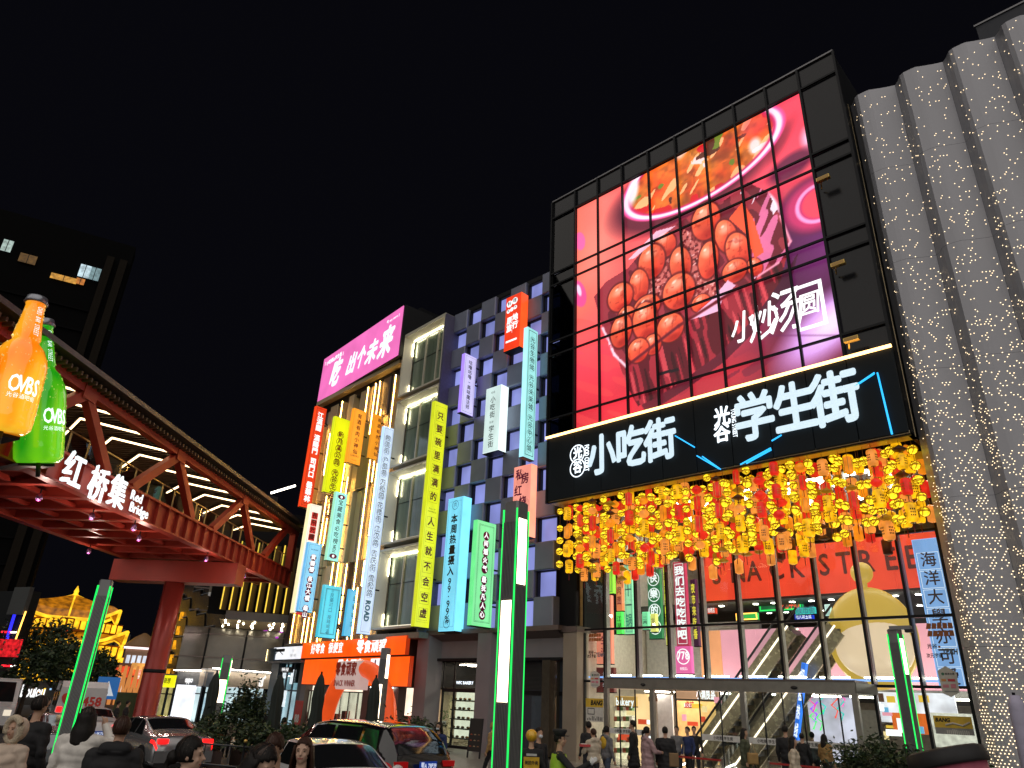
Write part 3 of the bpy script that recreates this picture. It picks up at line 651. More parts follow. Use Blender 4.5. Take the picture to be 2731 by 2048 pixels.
def chain(b, t, x, z, pitch, r, size, ring, tx, bold=.02, hexa=False, y=Y2):
    for ch in t:
        if ch != ' ':
            if hexa: b.disc(x, z-pitch/2, r, Y1, ring, 6, r)
            else: b.ring(x, z-pitch/2, r, .035, Y1, ring)
            put(b, ch, x, z-pitch/2, size, size, y, tx, bold); z -= pitch
        else: z -= pitch*.5
def dr_yel(b, w, h):
    b.rectline(.08, w-.08, .1, h-.1, .012, Y1, mat('olive_print', (.25, .28, .02), .6)); chain(b, '新月溪公园', w/2, h-1.0, .5, .27, .4, ink_red, ink_red, .03); chain(b, '光谷生态大走廊', w/2, h-3.75, .5, .27, .4, ink_red, ink_red, .03)
sign('yellow_box_sign', 'yellow-green lit sign of red ringed characters, second blade from the left', (-40.97, 24.64, 14.49), HP, 1.26, 5.42, .3, 'e6ee14', 'b8c020', dr_yel)
def dr_or(b, w, h):
    b.rectline(.06, w-.06, .08, h-.08, .012, Y1, mat('orange_print', (.5, .15, .01), .6)); vtext(b, '有酒有肉小神仙', w/2, h-.3, .42, .36, Y2, ink_red, .02); htext(b, 'CHEERS', .12, w-.12, .55, .2, Y2, ink_red); htext(b, 'WUHAN', .25, w-.25, .25, .1, Y2, ink_red)
sign('orange_box_sign', 'short orange lit sign with one column of dark red characters', (-38.94, 24.77, 16.2), HP, 1.03, 3.85, .3, 'ffa733', 'e08a20', dr_or)
def dr_lb(b, w, h):
    b.rectline(.06, w-.06, .12, h-.12, .012, Y1, ink_black); z = h-.55
    for g in ('粮道街', '户部巷', '万松园', '花楼街', '江汉路', '吉庆街', '雪松路'):
        for ch in g: put(b, ch, w/2, z-.22, .40, .40, Y2, ink_black, .004); b.ring(w/2, z-.22, .23, .014, Y1, ink_black); z -= .425
        z -= .17
    rtext(b, 'ROAD', w/2-.02, z-.0, z-1.15, .48, Y2, ink_blue, .05)
sign('pale_blue_box_sign', 'very tall pale blue lit sign of black ringed characters ending in ROAD', (-35.15, 24.75, 5.36), HP, .75, 12.5, .28, 'cfe4fb', 'a8c8e8', dr_lb)
def dr_mint(b, w, h):
    b.rectline(.12, w-.12, .2, h-.2, .012, Y1, ink_black)
    for z in (h-.3, .3): b.disc(w/2, z, .28, Y1, ink_maroon, 16, .16); b.disc(w/2, z, .09, Y2, ink_white)
    vtext(b, '宝藏美食必吃榜', w/2, h-.5, .42, .38, Y2, ink_black, .012); rtext(b, 'NO.1', w/2, h-3.45, .55, .34, Y2, ink_black, .02)
sign('mint_box_sign', 'mint green lit sign with maroon ornaments ending in NO.1', (-39.87, 24.91, 9.93), HP, .89, 4.45, .28, 'a6f4ea', '8cc8a8', dr_mint)
def dr_white(b, w, h):
    b.rectline(.1, w-.1, .1, h-.1, .01, Y1, mat('grey_print', (.3, .3, .3), .6)); z = h-.55
    for i in range(13):
        if i in (4, 9): z -= .2
        b.poly([(w/2-.24, z-.46), (w/2+.24, z-.46), (w/2+.24, z), (w/2-.24, z)], Y1, Y1+.003, glow('red_print_lit', 'e23a34', .8))
        ch = '長飛光纖長江'[i:i+1]
        if ch: put(b, ch, w/2, z-.23, .42, .42, Y2, ink_black, .02)
        z -= .49
sign('white_box_sign', 'long cream white lit sign with red blocks, half hidden by a blue sign', (-43.16, 25.1, 6.9), HP, .9, 7.2, .42, 'fff8e8', 'e0cfa0', dr_white)
def dr_blue(b, w, h):
    b.rectline(.08, w-.08, .12, h-.12, .014, Y1, ink_black); htext(b, 'WUHAN', .2, w-.2, h-.45, .14, Y2, ink_black); z = h-.75
    for g in ('黄鶴樓', '長江大橋', '龜山'):
        for ch in g: b.disc(w/2, z-.21, .25, Y1, ink_maroon, 6); put(b, ch, w/2, z-.21, .36, .36, Y2, ink_white, .03); z -= .4
        z -= .22
sign('blue_box_sign', 'sky blue lit sign with white characters on maroon hexagons', (-42.40, 24.96, 6.95), HP, 1.04, 4.41, .28, '8fd4f6', '5a9cc8', dr_blue)
def dr_teal(b, w, h):
    b.rectline(.14, w-.14, .2, h-.2, .03, Y1, ink_blue); b.rectline(.2, w-.2, .26, h-.26, .01, Y1, ink_blue)
    vtext(b, '良藥可口', w/2, h-.45, .29, .3, Y2, ink_blue, .008); vtext(b, '按時喝酒', w/2, h-1.75, .27, .28, Y2, ink_blue, .008)
    for z in (h-.32, .3): b.ring(w/2, z, .07, .02, Y2, ink_blue)
sign('teal_box_sign', 'short turquoise lit sign low on the golden facade', (-39.07, 24.57, 5.26), HP, 1.23, 3.05, .28, '62d8ec', '3aa0b4', dr_teal)
sign('narrow_teal_box_sign', 'sliver of a turquoise sign behind the tall pale blue sign', (-38.07, 25.7, 5.4), HP, .7, 2.72, .2, '62c0e8', '3a90b4', lambda b, w, h: vtext(b, '良藥可口', .5, h-.3, .5, .34, Y2, ink_blue, .01))
sign('narrow_orange_box_sign', 'sliver of an orange sign deep between the gold fins', (-37.68, 25.55, 16.45), HP, .65, 3.14, .2, 'f09a28', 'c07a20', lambda b, w, h: vtext(b, '有酒有肉小神仙', .5, h-.2, .4, .3, Y2, ink_red, .02))
def dr_y2(b, w, h):
    b.rectline(.08, w-.08, .25, h-.25, .01, Y1, mat('olive_print', (.25, .28, .02), .6)); z = h-.55
    for i, ch in enumerate('只要碗里满满的|人生就不会空虚'):
        if ch == '|': htext(b, 'FULL OF', .2, w-.2, z-.2, .13, Y2, ink_black); htext(b, 'HAPPINESS', .1, w-.1, z-.36, .13, Y2, ink_black); z -= .62; continue
        b.rectline(w/2-.31, w/2+.31, z-.66, z-.04, .012, Y1, ink_red); put(b, ch, w/2, z-.35, .5, .5, Y2, ink_red, .03); z -= .82
sign('tall_yellow_box_sign', 'tallest yellow lit sign, boxed dark red characters, beside the white window frames', (-30.53, 24.90, 5.61), HP, 1.0, 12.84, .3, 'e2ea22', 'b0b81c', dr_y2)
def dr_pur(b, w, h):
    b.rectline(.08, w-.08, .12, h-.12, .012, Y1, ink_black); vtext(b, '咕噜咕噜', w/2, h-.35, .31, .3, Y2, ink_black, .015); vtext(b, '~', w/2, h-1.65, .22, .3, Y2, ink_black, .01); vtext(b, '美味魔法师', w/2, h-1.95, .31, .3, Y2, ink_black, .015)
sign('lavender_box_sign', 'lavender lit sign of small dark characters near the top of the checkerboard', (-28.23, 24.95, 17.18), HP, .95, 3.76, .28, 'cfc8f8', '9478e0', dr_pur)
def dr_cy(b, w, h):
    b.rectline(.1, w-.1, .15, h-.15, .03, Y1, ink_black); z = h-.5
    for g in ('光谷生物城', '光谷未来城', '光谷中心城'):
        for ch in g: b.ring(w/2, z-.21, .22, .014, Y1, ink_black); put(b, ch, w/2, z-.21, .34, .34, Y2, ink_black, .012); z -= .42
        z -= .2
sign('aqua_box_sign', 'tall narrow aqua lit sign of ringed characters beside the screen building', (-23.35, 25.07, 13.58), HP, .83, 7.5, .3, 'a2ece8', '9cd8e4', dr_cy)
def dr_gr(b, w, h):
    b.rectline(.14, w-.14, .18, h-.18, .014, Y1, ink_black); b.rectline(.19, w-.19, .23, h-.23, .01, Y1, ink_black); z = h-.5
    for g in ('人间烟火气', '最抚凡人心'):
        for ch in g: b.disc(w/2, z-.215, .225, Y1, ink_maroon, 20); put(b, ch, w/2, z-.215, .32, .32, Y2, ink_white, .035); z -= .415
        z -= .12
sign('green_box_sign', 'light green lit sign with white characters on maroon discs behind the lamp post', (-25.85, 24.55, 5.47), HP, 1.35, 5.1, .3, '86eca0', '5cc878', dr_gr)
def dr_pl(b, w, h):
    for ch, x, z in (('料', .3, h-.5), ('理', .72, h-.42)): b.disc(x, z, .22, Y1, ink_white); put(b, ch, x, z, .3, .3, Y2, ink_black, .02)
    for ch, x, z in (('是', .24, h-.98), ('一', .5, h-.93), ('场', .78, h-.88)): b.disc(x, z, .135, Y1, ink_white); put(b, ch, x, z, .18, .18, Y2, ink_black, .01)
    for ch, x, z in (('原', .36, h-1.68), ('地', .82, h-1.58), ('旅', .36, h-2.2), ('行', .82, h-2.1)): put(b, ch, x, z, .42, .5, Y2, ink_white, .035)
    b.box(.59, .605, Y2, Y1, h-2.5, h-1.35, ink_white); b.box(.1, 1.1, Y2, Y1, h-1.92, h-1.905, ink_white); b.box(.15, 1.0, Y2, Y1, .5, .62, ink_white)
sign('vermilion_box_sign', 'orange-red lit box sign, highest on the checkerboard, with a small grid of characters', (-25.69, 25.6, 20.45), 0, 1.22, 3.56, .6, 'f03c18', 'f0501c', dr_pl, brackets=False)
def dr_wh(b, w, h):
    htext(b, '光谷', .3, .85, h-.35, .17, Y2, ink_black); vtext(b, '小吃街', w/2, h-.6, .45, .42, Y2, ink_black, .01); htext(b, '光谷', .3, .85, h-2.15, .17, Y2, ink_black); vtext(b, '学生街', w/2, h-2.35, .45, .42, Y2, ink_black, .01)
sign('silver_white_box_sign', 'pale silvery lit box sign with plain black characters mid-height on the checkerboard', (-26.92, 25.6, 14.56), 0, 1.2, 3.88, .6, 'cfe6e2', 'dcecec', dr_wh, brackets=False)
def dr_cal(b, w, h):
    b.rectline(.12, w-.12, .2, h-.2, .012, Y1, ink_blue); vtext(b, '本周热量摄入', w/2, h-.95, .56, .52, Y2, ink_black, .035)
    vtext(b, '99.99%', w/2, h-4.35, .38, .52, Y2, ink_black, .02)
    for z in (h-.42, .4): b.ring(w/2, z, .26, .03, Y1, ink_blue); put(b, '肉', w/2, z, .28, .28, Y2, ink_blue)
sign('cyan_box_sign', 'big bright cyan lit box sign counting 99.99% low on the checkerboard', (-29.43, 25.6, 5.38), 0, 1.24, 7.02, .62, '7ad8f4', '78d4f4', dr_cal, brackets=False)
def dr_pk(b, w, h):
    for i in range(12):
        x, z = rnd.uniform(.15, w-.15), rnd.uniform(.3, h-.2)
        for r in (.1, .17, .24): 
            if x-r > 0 and x+r < w: b.ring(x, z, r, .01, Y1, mat('coral_print', (.5, .12, .09), .6))
    for ch, x, z in (('私', .4, h-.5), ('房', .8, h-.75), ('红', .35, h-1.35), ('烧', .68, h-1.95), ('肉', .6, h-2.75)): put(b, ch, x, z, .52, .6, Y2, ink_maroon, .03)
sign('coral_box_sign', 'coral pink lit box sign with scattered dark characters above the lamp post', (-24.46, 25.6, 9.6), 0, 1.2, 3.72, .45, 'f79a88', 'ff9c7c', dr_pk, brackets=False)

# ================================================================= golden facade building
LP = Plane(-31.1, 25.6, -4)
gb = thing('golden_facade_building', 'building with golden fins, light strips and deep lit window frames', 'building', LP.at(-16.4), math.radians(-4))
def GB(): b = MB(); b.M = Matrix.Translation((16.4, 0, 0)); return b          # local: x along plane (t), y inward
b = GB(); b.box(-16.3, -.1, 1.3, 8, 2.8, 23.4, dark_panel); b.box(-5.2, .0, 1.25, 8, 20, 24.9, dark_panel); b.build('wall', gb)
b = GB(); b.box(-4.7, .0, -.06, .9, 24.85, 25.0, frame_clad); b.build('roof_edge', gb)
# window frames
for k in range(4):
    z1 = 24.9-k*4.88; z0 = z1-4.6
    for (x0, x1, a0, a1) in ((-4.62, -4.5, z0, z1), (-.12, -.0, z0, z1), (-4.5, -.12, z1-.12, z1), (-4.5, -.12, z0, z0+.12)):
        b = GB(); b.box(x0, x1, -.05, 1.2, a0, a1, frame_clad); b.build('frame_side', gb)
    b = GB(); b.quad((-4.5, 0, z0+.12), (-4.15, .5, z0+.25), (-4.15, .5, z1-.32), (-4.5, 0, z1-.12), frame_clad); b.build('left_splay', gb)
    b = GB(); b.quad((-.12, 0, z1-.12), (-4.5, 0, z1-.12), (-4.15, .5, z1-.32), (-.12, .5, z1-.32), frame_clad); b.build('top_splay', gb)
    b = GB(); b.quad((-4.5, 0, z0+.12), (-.12, 0, z0+.12), (-.12, .5, z0+.25), (-4.15, .5, z0+.25), frame_clad); b.build('bottom_splay', gb)
    b = GB(); b.box(-4.1, -.2, .46, .50, z1-.37, z1-.34, led_soft); b.build('led_strip', gb)
    b = GB(); b.box(-3.6, -.9, .15, .2, z0+.15, z0+.2, glow('dim_led', 'fff4d8', 1.2)); b.build('led_strip', gb)
    b = GB(); b.box(-4.13, -4.10, .42, .46, z0+.3, z0+.9, led_soft); b.build('corner_light', gb)
    b = GB(); b.box(-4.13, -4.10, .42, .46, z1-1.5, z1-.5, led_soft); b.build('corner_light', gb)
    for x0, x1 in ((-4.1, -2.75), (-2.68, -1.42), (-1.35, -.15)):
        b = GB(); b.box(x0, x1, .60, .63, z0+.27, z1-.34, green_glass); w = b.build('window', gb)
        b = GB(); b.box(x0, x1, .57, .60, z0+2.6, z0+2.63, black_metal); b.build('transom', w)
    for x in (-2.71, -1.38):
        b = GB(); b.box(x-.05, x+.05, .50, .62, z0+.25, z1-.33, frame_clad); b.build('mullion', gb)
b = GB(); b.box(-4.7, .3, -.1, 1.2, 5.1, 5.4, mat('warm_grey_trim', (.25, .23, .19), .5)); b.build('ledge', gb)
b = GB(); b.box(-.02, .12, -.05, 1.25, 5.4, 24.9, mat('violet_grey_side', (.10, .10, .17), .5, .2)); b.build('end_wall', gb)
# golden panels: staggered rows; joints at each storey
rowz = [5.2, 10.05, 14.9, 19.75, 22.6]
for j in range(4):
    z0, z1 = rowz[j]+.015, rowz[j+1]-.015
    x = -16.3; q = 0
    while x < -4.75:
        w = rnd.choice((.55, .7, .9, 1.15)); w = min(w, -4.7-x); d = rnd.choice((.3, .45, .6, .8)); 
        m_ = rnd.choice((champagne, champagne, champagne, bronze))
        zz0 = z0+(rnd.choice((0, 0, 1.6)) if j else 0)
        b = GB(); b.cbox(x+.008, x+w-.008, d, 1.29, z0, z1, m_, .02); b.build('cladding_panel', gb); x += w; q += 1
STR = [(-12.62, 19.9, 22.4), (-12.85, 11.5, 15.1), (-9.04, 19.8, 22.5), (-8.05, 18.6, 22.5), (-7.5, 5.2, 22.5), (-5.55, 17.9, 22.4), (-6.95, 15.0, 20.2), (-13.83, 16.8, 20.1), (-6.5, 11.4, 16.2), (-12.3, 11.5, 14.4), (-11.6, 11.4, 14.4), (-10.5, 8.4, 10.2), (-9.8, 8.4, 10.1), (-8.7, 6.2, 9.9), (-13.3, 5.2, 7.0), (-12.75, 5.2, 6.8), (-11.2, 5.2, 6.8), (-6.6, 8.3, 9.9), (-7.0, 5.2, 8.3), (-12.1, 5.2, 7.1), (-5.9, 5.2, 9.7), (-14.9, 5.2, 9.8), (-9.2, 5.2, 6.0), (-15.2, 10.3, 21.0), (-10.2, 10.3, 16.0), (-5.3, 9.9, 14.7), (-10.9, 14.9, 19.6), (-8.7, 5.2, 5.9)]
for i, (x, z0, z1) in enumerate(STR):
    b = GB(); b.box(x-.12, x+.04, .12, .9, z0, z1, champagne); f = b.build('fin', gb)
    b = GB(); b.box(x+.04, x+.056, .16, .19, z0+.02, z1-.02, led_warm); b.build('light_strip', gb)
# pink billboard
pp = LP.at(-5.25, .35); PK = Plane(pp.x, pp.y, -6.5)
c_ = [PK.un(*p) for p in ((865.4, 958), (1074.9, 815.7), (1062, 944.4), (845, 1075))]
x0 = (c_[0][0]+c_[3][0])/2; x1 = (c_[1][0]+c_[2][0])/2; zt = (c_[0][1]+c_[1][1])/2; zb = (c_[2][1]+c_[3][1])/2
t = thing('pink_billboard', 'large pink lit roof billboard with brushed white characters', 'billboard', PK.at(x0, 0, zb), math.radians(-6.5)); w, h = x1-x0, zt-zb
b = MB(); b.box(-.1, w+.15, .05, 2.4, -.1, h+.05, black_metal); b.build('casing', t)
b = MB(); b.box(0, w, 0, .05, 0, h, glow('pink_face', 'ee72bc', 1.05, .12, .5)); b.build('face_panel', t)
b = MB(); ZP = lambda u, v: (lambda q: (q[0]-x0, q[1]-zb))(PK.un(750+u*.3014, 750+v*.3014))
for ch, u, v, s_, sz in (('吃', 480, 830, 1.7, 2.3), ('出', 620, 745, 1.5, 1.7), ('个', 705, 690, 1.3, 1.7), ('未', 800, 640, 1.6, 1.8), ('来', 925, 560, 1.9, 2.3)):
    q = ZP(u, v); put(b, ch, q[0], q[1], s_*.95, sz*1.05, -.02, glow('aqua_white_letter', 'e6fcff', 1.15), .045, .01, 0, .28)
q = ZP(470, 690); htext(b, '「小吃街&学生街」', q[0]-1.7, q[0]+1.7, q[1], .42, -.02, ink_white, .03)
q = ZP(1000, 325); htext(b, '吃 eat more :)', q[0]-1.3, q[0]+1.1, q[1], .28, -.02, ink_white, .02)
b.build('lettering', t)
b = GB(); b.box(-16.5, -5.0, .0, 1.3, 23.0, 23.35, champagne); b.box(-16.5, -4.7, .5, 1.3, 22.4, 23.0, black_metal); b.build('upper_ledge', gb)
b = GB(); b.box(-5.05, -4.75, 1.1, 6, 23.3, 27.8, dark_panel); b.build('parapet', gb)
# base under the fins

# ================================================================= glass lobby front
GY = 27.0
gl = thing('mall_glass_front', 'tall glass front of the mall entrance below the lanterns', 'glass wall', (-21, GY, 0)); OG = (-21, GY, 0)
MUL = [-20.95, -19.82, -18.15, -16.56, -14.96, -13.40, -11.81, -10.30, -8.79, -7.30, -6.0]
for i, x in enumerate(MUL):
    z0 = 0 if i in (0, 1, 8, 9, 10) else 3.15
    b = MBo(OG); b.box(x-.045, x+.045, GY-.06, GY+.1, z0, 10.9, black_metal); b.build('mullion', gl)
    if 0 < i < 10: b = MBo(OG); b.box(x-.02, x+.03, GY+.12, GY+.38, max(z0, 3.2), 10.9, mat('fin_grey', (.3, .3, .29), .4)); b.build('fin', gl)
for z in (5.33, 8.1, 3.18):
    b = MBo(OG); b.box(MUL[0], MUL[-1], GY-.05, GY+.09, z-.045, z+.045, black_metal); b.build('transom', gl)
for i in range(10):
    for z0, z1 in ((3.23, 5.28), (5.38, 8.05), (8.15, 10.9)):
        b = MBo(OG); b.quad((MUL[i]+.05, GY, z0), (MUL[i+1]-.05, GY, z0), (MUL[i+1]-.05, GY, z1), (MUL[i]+.05, GY, z1), clear_glass); b.build('window_pane', gl)
for i in (0, 8, 9):
    b = MBo(OG); b.quad((MUL[i]+.05, GY, .05), (MUL[i+1]-.05, GY, .05), (MUL[i+1]-.05, GY, 3.1), (MUL[i]+.05, GY, 3.1), clear_glass); b.build('window_pane', gl)
# vestibule with sliding doors
vs = thing('entrance_vestibule', 'grey-framed glass entrance vestibule with sliding doors', 'entrance', (-19.2, 25.9, 0)); OV = (-19.2, 25.9, 0); VY = 25.9
steel = mat('brushed_steel_frame', (.30, .29, .26), .35, .6, var=.08)
b = MBo(OV); b.box(-19.0, -9.0, VY-.08, VY+.12, 2.88, 3.24, steel); b.build('header', vs)
b = MBo(OV); b.box(-19.0, -8.96, VY-.1, 27.0, 3.24, 3.3, bronze); b.build('roof', vs)
b = MBo(OV); b.bar((-9.05, VY, 3.06), (-8.75, 27, 3.06), .16, .32, steel); b.build('side_header', vs)
for x in (-18.95, -16.75, -12.95, -9.06):
    b = MBo(OV); b.box(x-.09, x+.09, VY-.07, VY+.1, 0, 2.88, steel); b.build('post', vs)
for x in (-18.3, -17.55, -15.7, -14.7, -13.85, -12.2, -11.5, -10.8, -10.2, -9.6):
    b = MBo(OV); b.box(x-.018, x+.018, VY-.02, VY+.03, .03, 2.86, black_metal); b.build('door_edge', vs)
for x0, x1 in ((-18.86, -17.57), (-17.53, -16.84), (-14.68, -13.04), (-12.86, -11.52), (-11.48, -10.22), (-10.18, -9.15)):
    b = MBo(OV); b.quad((x0, VY+.01, .05), (x1, VY+.01, .05), (x1, VY+.01, 2.85), (x0, VY+.01, 2.85), clear_glass); p = b.build('door_pane', vs)
    b = MBo(OV); b.quad((x0, VY-.002, 1.22), (x1, VY-.002, 1.22), (x1, VY-.002, 1.42), (x0, VY-.002, 1.42), mat('frosted_white_film', (.7, .7, .68), .5)); f = b.build('safety_film', p)
    b = MBo(OV); htext(b, '小吃街 学生街', x0+.2, x1-.15, 1.31, .12, VY-.006, ink_black, .02); b.build('film_lettering', p)
b = MBo(OV); b.quad((-8.97, VY+.1, .05), (-8.80, 26.9, .05), (-8.80, 26.9, 2.9), (-8.97, VY+.1, 2.9), clear_glass); b.build('side_pane', vs)
for x in (-17.1, -11.0):
    b = MBo(OV); b.ball((x, VY-.1, 3.04), (.12, .06, .06), ink_black, 8, 6); b.build('door_sensor', vs)
# ---------------------------------------------------------------- interior
it = thing('mall_interior', 'two-storey mall hall behind the glass with pink walls and lit signs', 'interior', (-21, 33, 0)); OI = (-21, 33, 0)
pinkw = glow('backlit_pink_panel', 'f6a8b8', 1.0, .12, .5); redw = glow('backlit_red_panel', 'f4462c', 1.0, .15, .6)
b = MBo(OI); b.box(-22, 4, 27.12, 44, -.02, .02, mat('lobby_floor', (.38, .35, .31), .15)); b.build('floor', it)
b = MBo(OI); b.box(-22, 4, 43.9, 44.1, 0, 12, mat('lobby_back_wall', (.6, .52, .44), .5)); b.build('back_wall', it)
b = MBo(OI); b.box(-22.2, -22, 27.3, 44, 0, 12, mat('lobby_side_wall', (.6, .55, .48), .5)); b.box(3.8, 4, 27.12, 44, 0, 12, MATS['lobby_side_wall']); b.build('side_wall', it)
b = MBo(OI); b.box(-22, 4, 27.3, 44, 11.2, 11.4, mat('lobby_ceiling', (.12, .11, .10), .5)); b.build('ceiling', it)
for k in range(16):
    x = -20.5+(k % 8)*2.0; y = 29.5+(k//8)*2.2
    b = MBo(OI); b.bar((x, y, 11.1), (x+.5, y+1.3, 11.1), .12, .05, glow('lobby_tube_light', 'fff4e4', 60)); b.build('ceiling_light', it)
# floor slab of the upper level with red header SNACK STREET
HY = 31.0
hdr = thing('snack_street_header', 'glowing red panel header lettered SNACK STREET behind the glass', 'sign', (-16, HY, 7)); OH = (-16, HY, 7)
q0 = onY(1880, 1590, HY); q1 = onY(2560, 1500, HY); xa = onY(1868, 1600, HY).x; zb_ = onY(1890, 1602, HY).z; zt_ = zb_+2.1
xb = onY(2500, 1560, HY).x
n_ = 7
for k in range(n_):
    a = xa+(xb+2-xa)*k/n_; c2 = xa+(xb+2-xa)*(k+1)/n_
    b = MBo(OH); b.box(a+.012, c2-.012, HY, HY+.1, zb_, zt_, redw); b.build('light_panel', hdr)
b = MBo(OH); lx = [onY(u, v, HY) for u, v in ((1912, 1538), (1968, 1520), (2010, 1512), (2070, 1505), (2125, 1500), (2198, 1500), (2250, 1487), (2310, 1482), (2375, 1478), (2432, 1475))]
for ch, p in zip('SNACKSTREE', lx): put(b, ch, p.x, zb_+1.15, 1.0, 1.25, HY-.05, mat('oxblood_letter', (.12, .012, .01), .5), .02, .03)
b.build('lettering', hdr)
b = MBo(OI); b.box(xa, 4, HY+.1, 44, zb_-.1, zb_+.02, ceiling_black); b.box(-22, xa, HY+.6, 44, zb_-.1, zb_+.02, ceiling_black); b.build('upper_slab', it)
for k in range(26):
    x = xa+.4+(k % 13)*.85; y = HY+1+(k//13)*3.2; b = MBo(OI); b.box(x, x+.18, y, y+.18, zb_-.13, zb_-.11, glow('spot_lamp', 'fff4e0', 30)); b.build('spotlight', it)
# pink backlit parapet of the first floor and slab
PY = 31.5; zp0 = onY(1950, 1812, PY).z; zp1 = onY(1950, 1680, PY).z
ppx = [onY(u, 1750, PY).x for u in (1868, 1925, 2020, 2150, 2290, 2450, 2600)]
for a, c2, o_ in zip(ppx, ppx[1:], (0, 1, 2, 3, 4, 5)):
    b = MBo(OI); b.box(a+.015, c2-.015, PY, PY+.12, zp0-.3, zp1, glow('backlit_coral_panel', 'f0a070', 1.0, .1) if o_ == 0 else pinkw); b.build('pink_panel', it)
b = MBo(OI); b.box(ppx[0], 4, PY-.1, 44, zp0-.55, zp0-.3, ceiling_black); b.build('first_floor_slab', it)
b = MBo(OI); b.box(-21.9, 4, 27.8, 27.84, 3.35, 3.42, glow('blue_line_light', '8fb8ff', 1.4)); b.build('light_line', it)
# giant plain yellow balloon, brightened by a glow put into its skin
YY = 30.2; pc = onY(2325, 1700, YY); rr = (onY(2470, 1700, YY).x-onY(2222, 1700, YY).x)/2
yr = thing('round_yellow_balloon', 'huge plain yellow and cream round balloon with a knob on top, behind the glass', 'balloon', (pc.x, YY, pc.z))
b = MB(); b.ball((0, 0, 0), (rr, .5, rr*1.12), glow('butter_yellow_skin', 'e4b648', .75, .08, .4), 36, 20); b.build('body', yr)
b = MB(); b.ball((.1, -.22, -.35), (rr*.86, .36, rr*.72), glow('cream_skin', 'f6d4b0', .88, .06, .4), 32, 16); b.build('belly', yr)
b = MB(); b.ball((0, 0, rr*1.12+.55), (.42, .35, .42), MATS['butter_yellow_skin'], 16, 10); b.lathe([(.14, rr*1.1), (.16, rr*1.1+.4)], MATS['butter_yellow_skin'], 10); b.build('knob', yr)
# hanging interior signs
def isign(name, label, u0, v0, u1, v1, Y, face, draw=None, st=.95, side=None, d=.2):
    a = onY(u0, v0, Y); c2 = onY(u1, v1, Y); return sign(name, label, (a.x, Y, c2.z), 0, c2.x-a.x, a.z-c2.z, d, face, side or face, draw or (lambda b, w, h: None), st, brackets=False, grp='lit signs inside the lobby')
def vt(s, col, size, bold=.02, border=None, top=.2):
    def f(b, w, h):
        if border: b.rectline(.08, w-.08, .08, h-.08, .02, Y1, border)
        vtext(b, s, w/2, h-top, (h-2*top)/max(1, len(s)), min(size, w*.8), Y2, col, bold, sz=min((h-2*top)/max(1, len(s))*.9, size*1.05))
    return f
isign('coral_hanging_sign', 'coral lit banner with small dark characters at the left end behind the glass', 1590, 1590, 1632, 1770, 29.0, 'f58d72', vt('我热爱生活', ink_maroon, .4, .02))
isign('lime_hanging_sign', 'lime green lit sign framing a pale panel, upper left behind the glass', 1590, 1480, 1636, 1582, 29.2, 'a4f04c', vt('江城', ink_blue, .6, .02, ink_blue))
isign('orange_hanging_sign', 'salmon orange lit sign between lime and mint signs behind the glass', 1642, 1500, 1660, 1628, 29.6, 'f08a58', vt('红烧肉面', ink_red, .4))
isign('mint_hanging_sign', 'mint lit sign with outlined rounded squares behind the glass', 1662, 1470, 1690, 1690, 29.8, '9ae8b4', vt('二三十一锅', ink_blue, .7, .015, ink_blue))
isign('small_green_hanging_sign', 'small bright green lit sign below the salmon one', 1643, 1632, 1659, 1690, 29.4, '5af060', vt('江湖', ink_black, .4, .01))
isign('dark_green_hanging_sign', 'dark green lit banner with white ringed characters behind the glass', 1725, 1520, 1766, 1702, 29.4, '2f7a4e', lambda b, w, h: [(b.ring(w/2, h-.45-k*.72, .32, .04, Y1, ink_white), put(b, ch, w/2, h-.45-k*.72, .42, .42, Y2, ink_white, .03)) for k, ch in enumerate('快樂的生活'[:5]) if h-.45-k*.72 > .3], .8)
isign('yellow_hanging_sign', 'thin bright yellow lit banner right of the dark green one', 1768, 1510, 1782, 1720, 29.7, 'f0ea3a', vt('武汉味道好', ink_black, .4, .01))
isign('small_mint_hanging_sign', 'small mint placard hanging left of a yellow placard', 1712, 1632, 1729, 1678, 28.8, '8cf0b0', vt('二两', ink_black, .3, .01))
isign('small_yellow_hanging_sign', 'small pale yellow placard beside the mint placard', 1734, 1637, 1750, 1684, 28.8, 'f4ee7a', vt('生煎', ink_black, .3, .01))
isign('rose_hanging_sign', 'tall rose pink banner with big white characters behind the glass', 1794, 1500, 1838, 1722, 29.0, 'c23c58', vt('我们去吃吃吃吧', ink_white, .62, .04, ink_white), .85)
isign('pink_number_sign', 'bright pink banner numbered 778 under the rose banner', 1800, 1724, 1846, 1796, 28.9, 'f266a8', lambda b, w, h: (htext(b, '778', .1, w-.1, h*.66, .45, Y2, ink_white, .03), b.ring(w/2, h*.62, w*.42, .04, Y1, ink_white), htext(b, '你好武汉人', .2, w-.2, h*.16, .13, Y2, ink_white, .01)))
isign('plum_hanging_sign', 'plum purple banner with yellow characters and a dotted bulb edge', 1840, 1545, 1864, 1722, 29.2, '4a2440', vt('夜市来吃香', glow('yellow_letter_lit', 'f6e24a', 1), .5, .03), .7)
isign('brown_wall_sign', 'maroon wall board with small white characters near the left column', 1590, 1780, 1638, 1846, 28.6, '6a2c28', vt('江城味道', ink_white, .25, .02), .55)
isign('bakery_inside_sign', 'white glowing bakery lettering board inside the left doors', 1640, 1856, 1694, 1884, 28.2, 'c89a50', lambda b, w, h: htext(b, 'bakery', .05, w-.05, h*.45, .42, Y2, ink_white, .03), .6)
isign('buns_shop_sign', 'white on brown shop sign above the counter inside', 1802, 1842, 1915, 1866, 30, 'b08a68', lambda b, w, h: htext(b, '小满良品', w*.5, w-.1, h*.5, .42, Y2, ink_white, .04), .8)
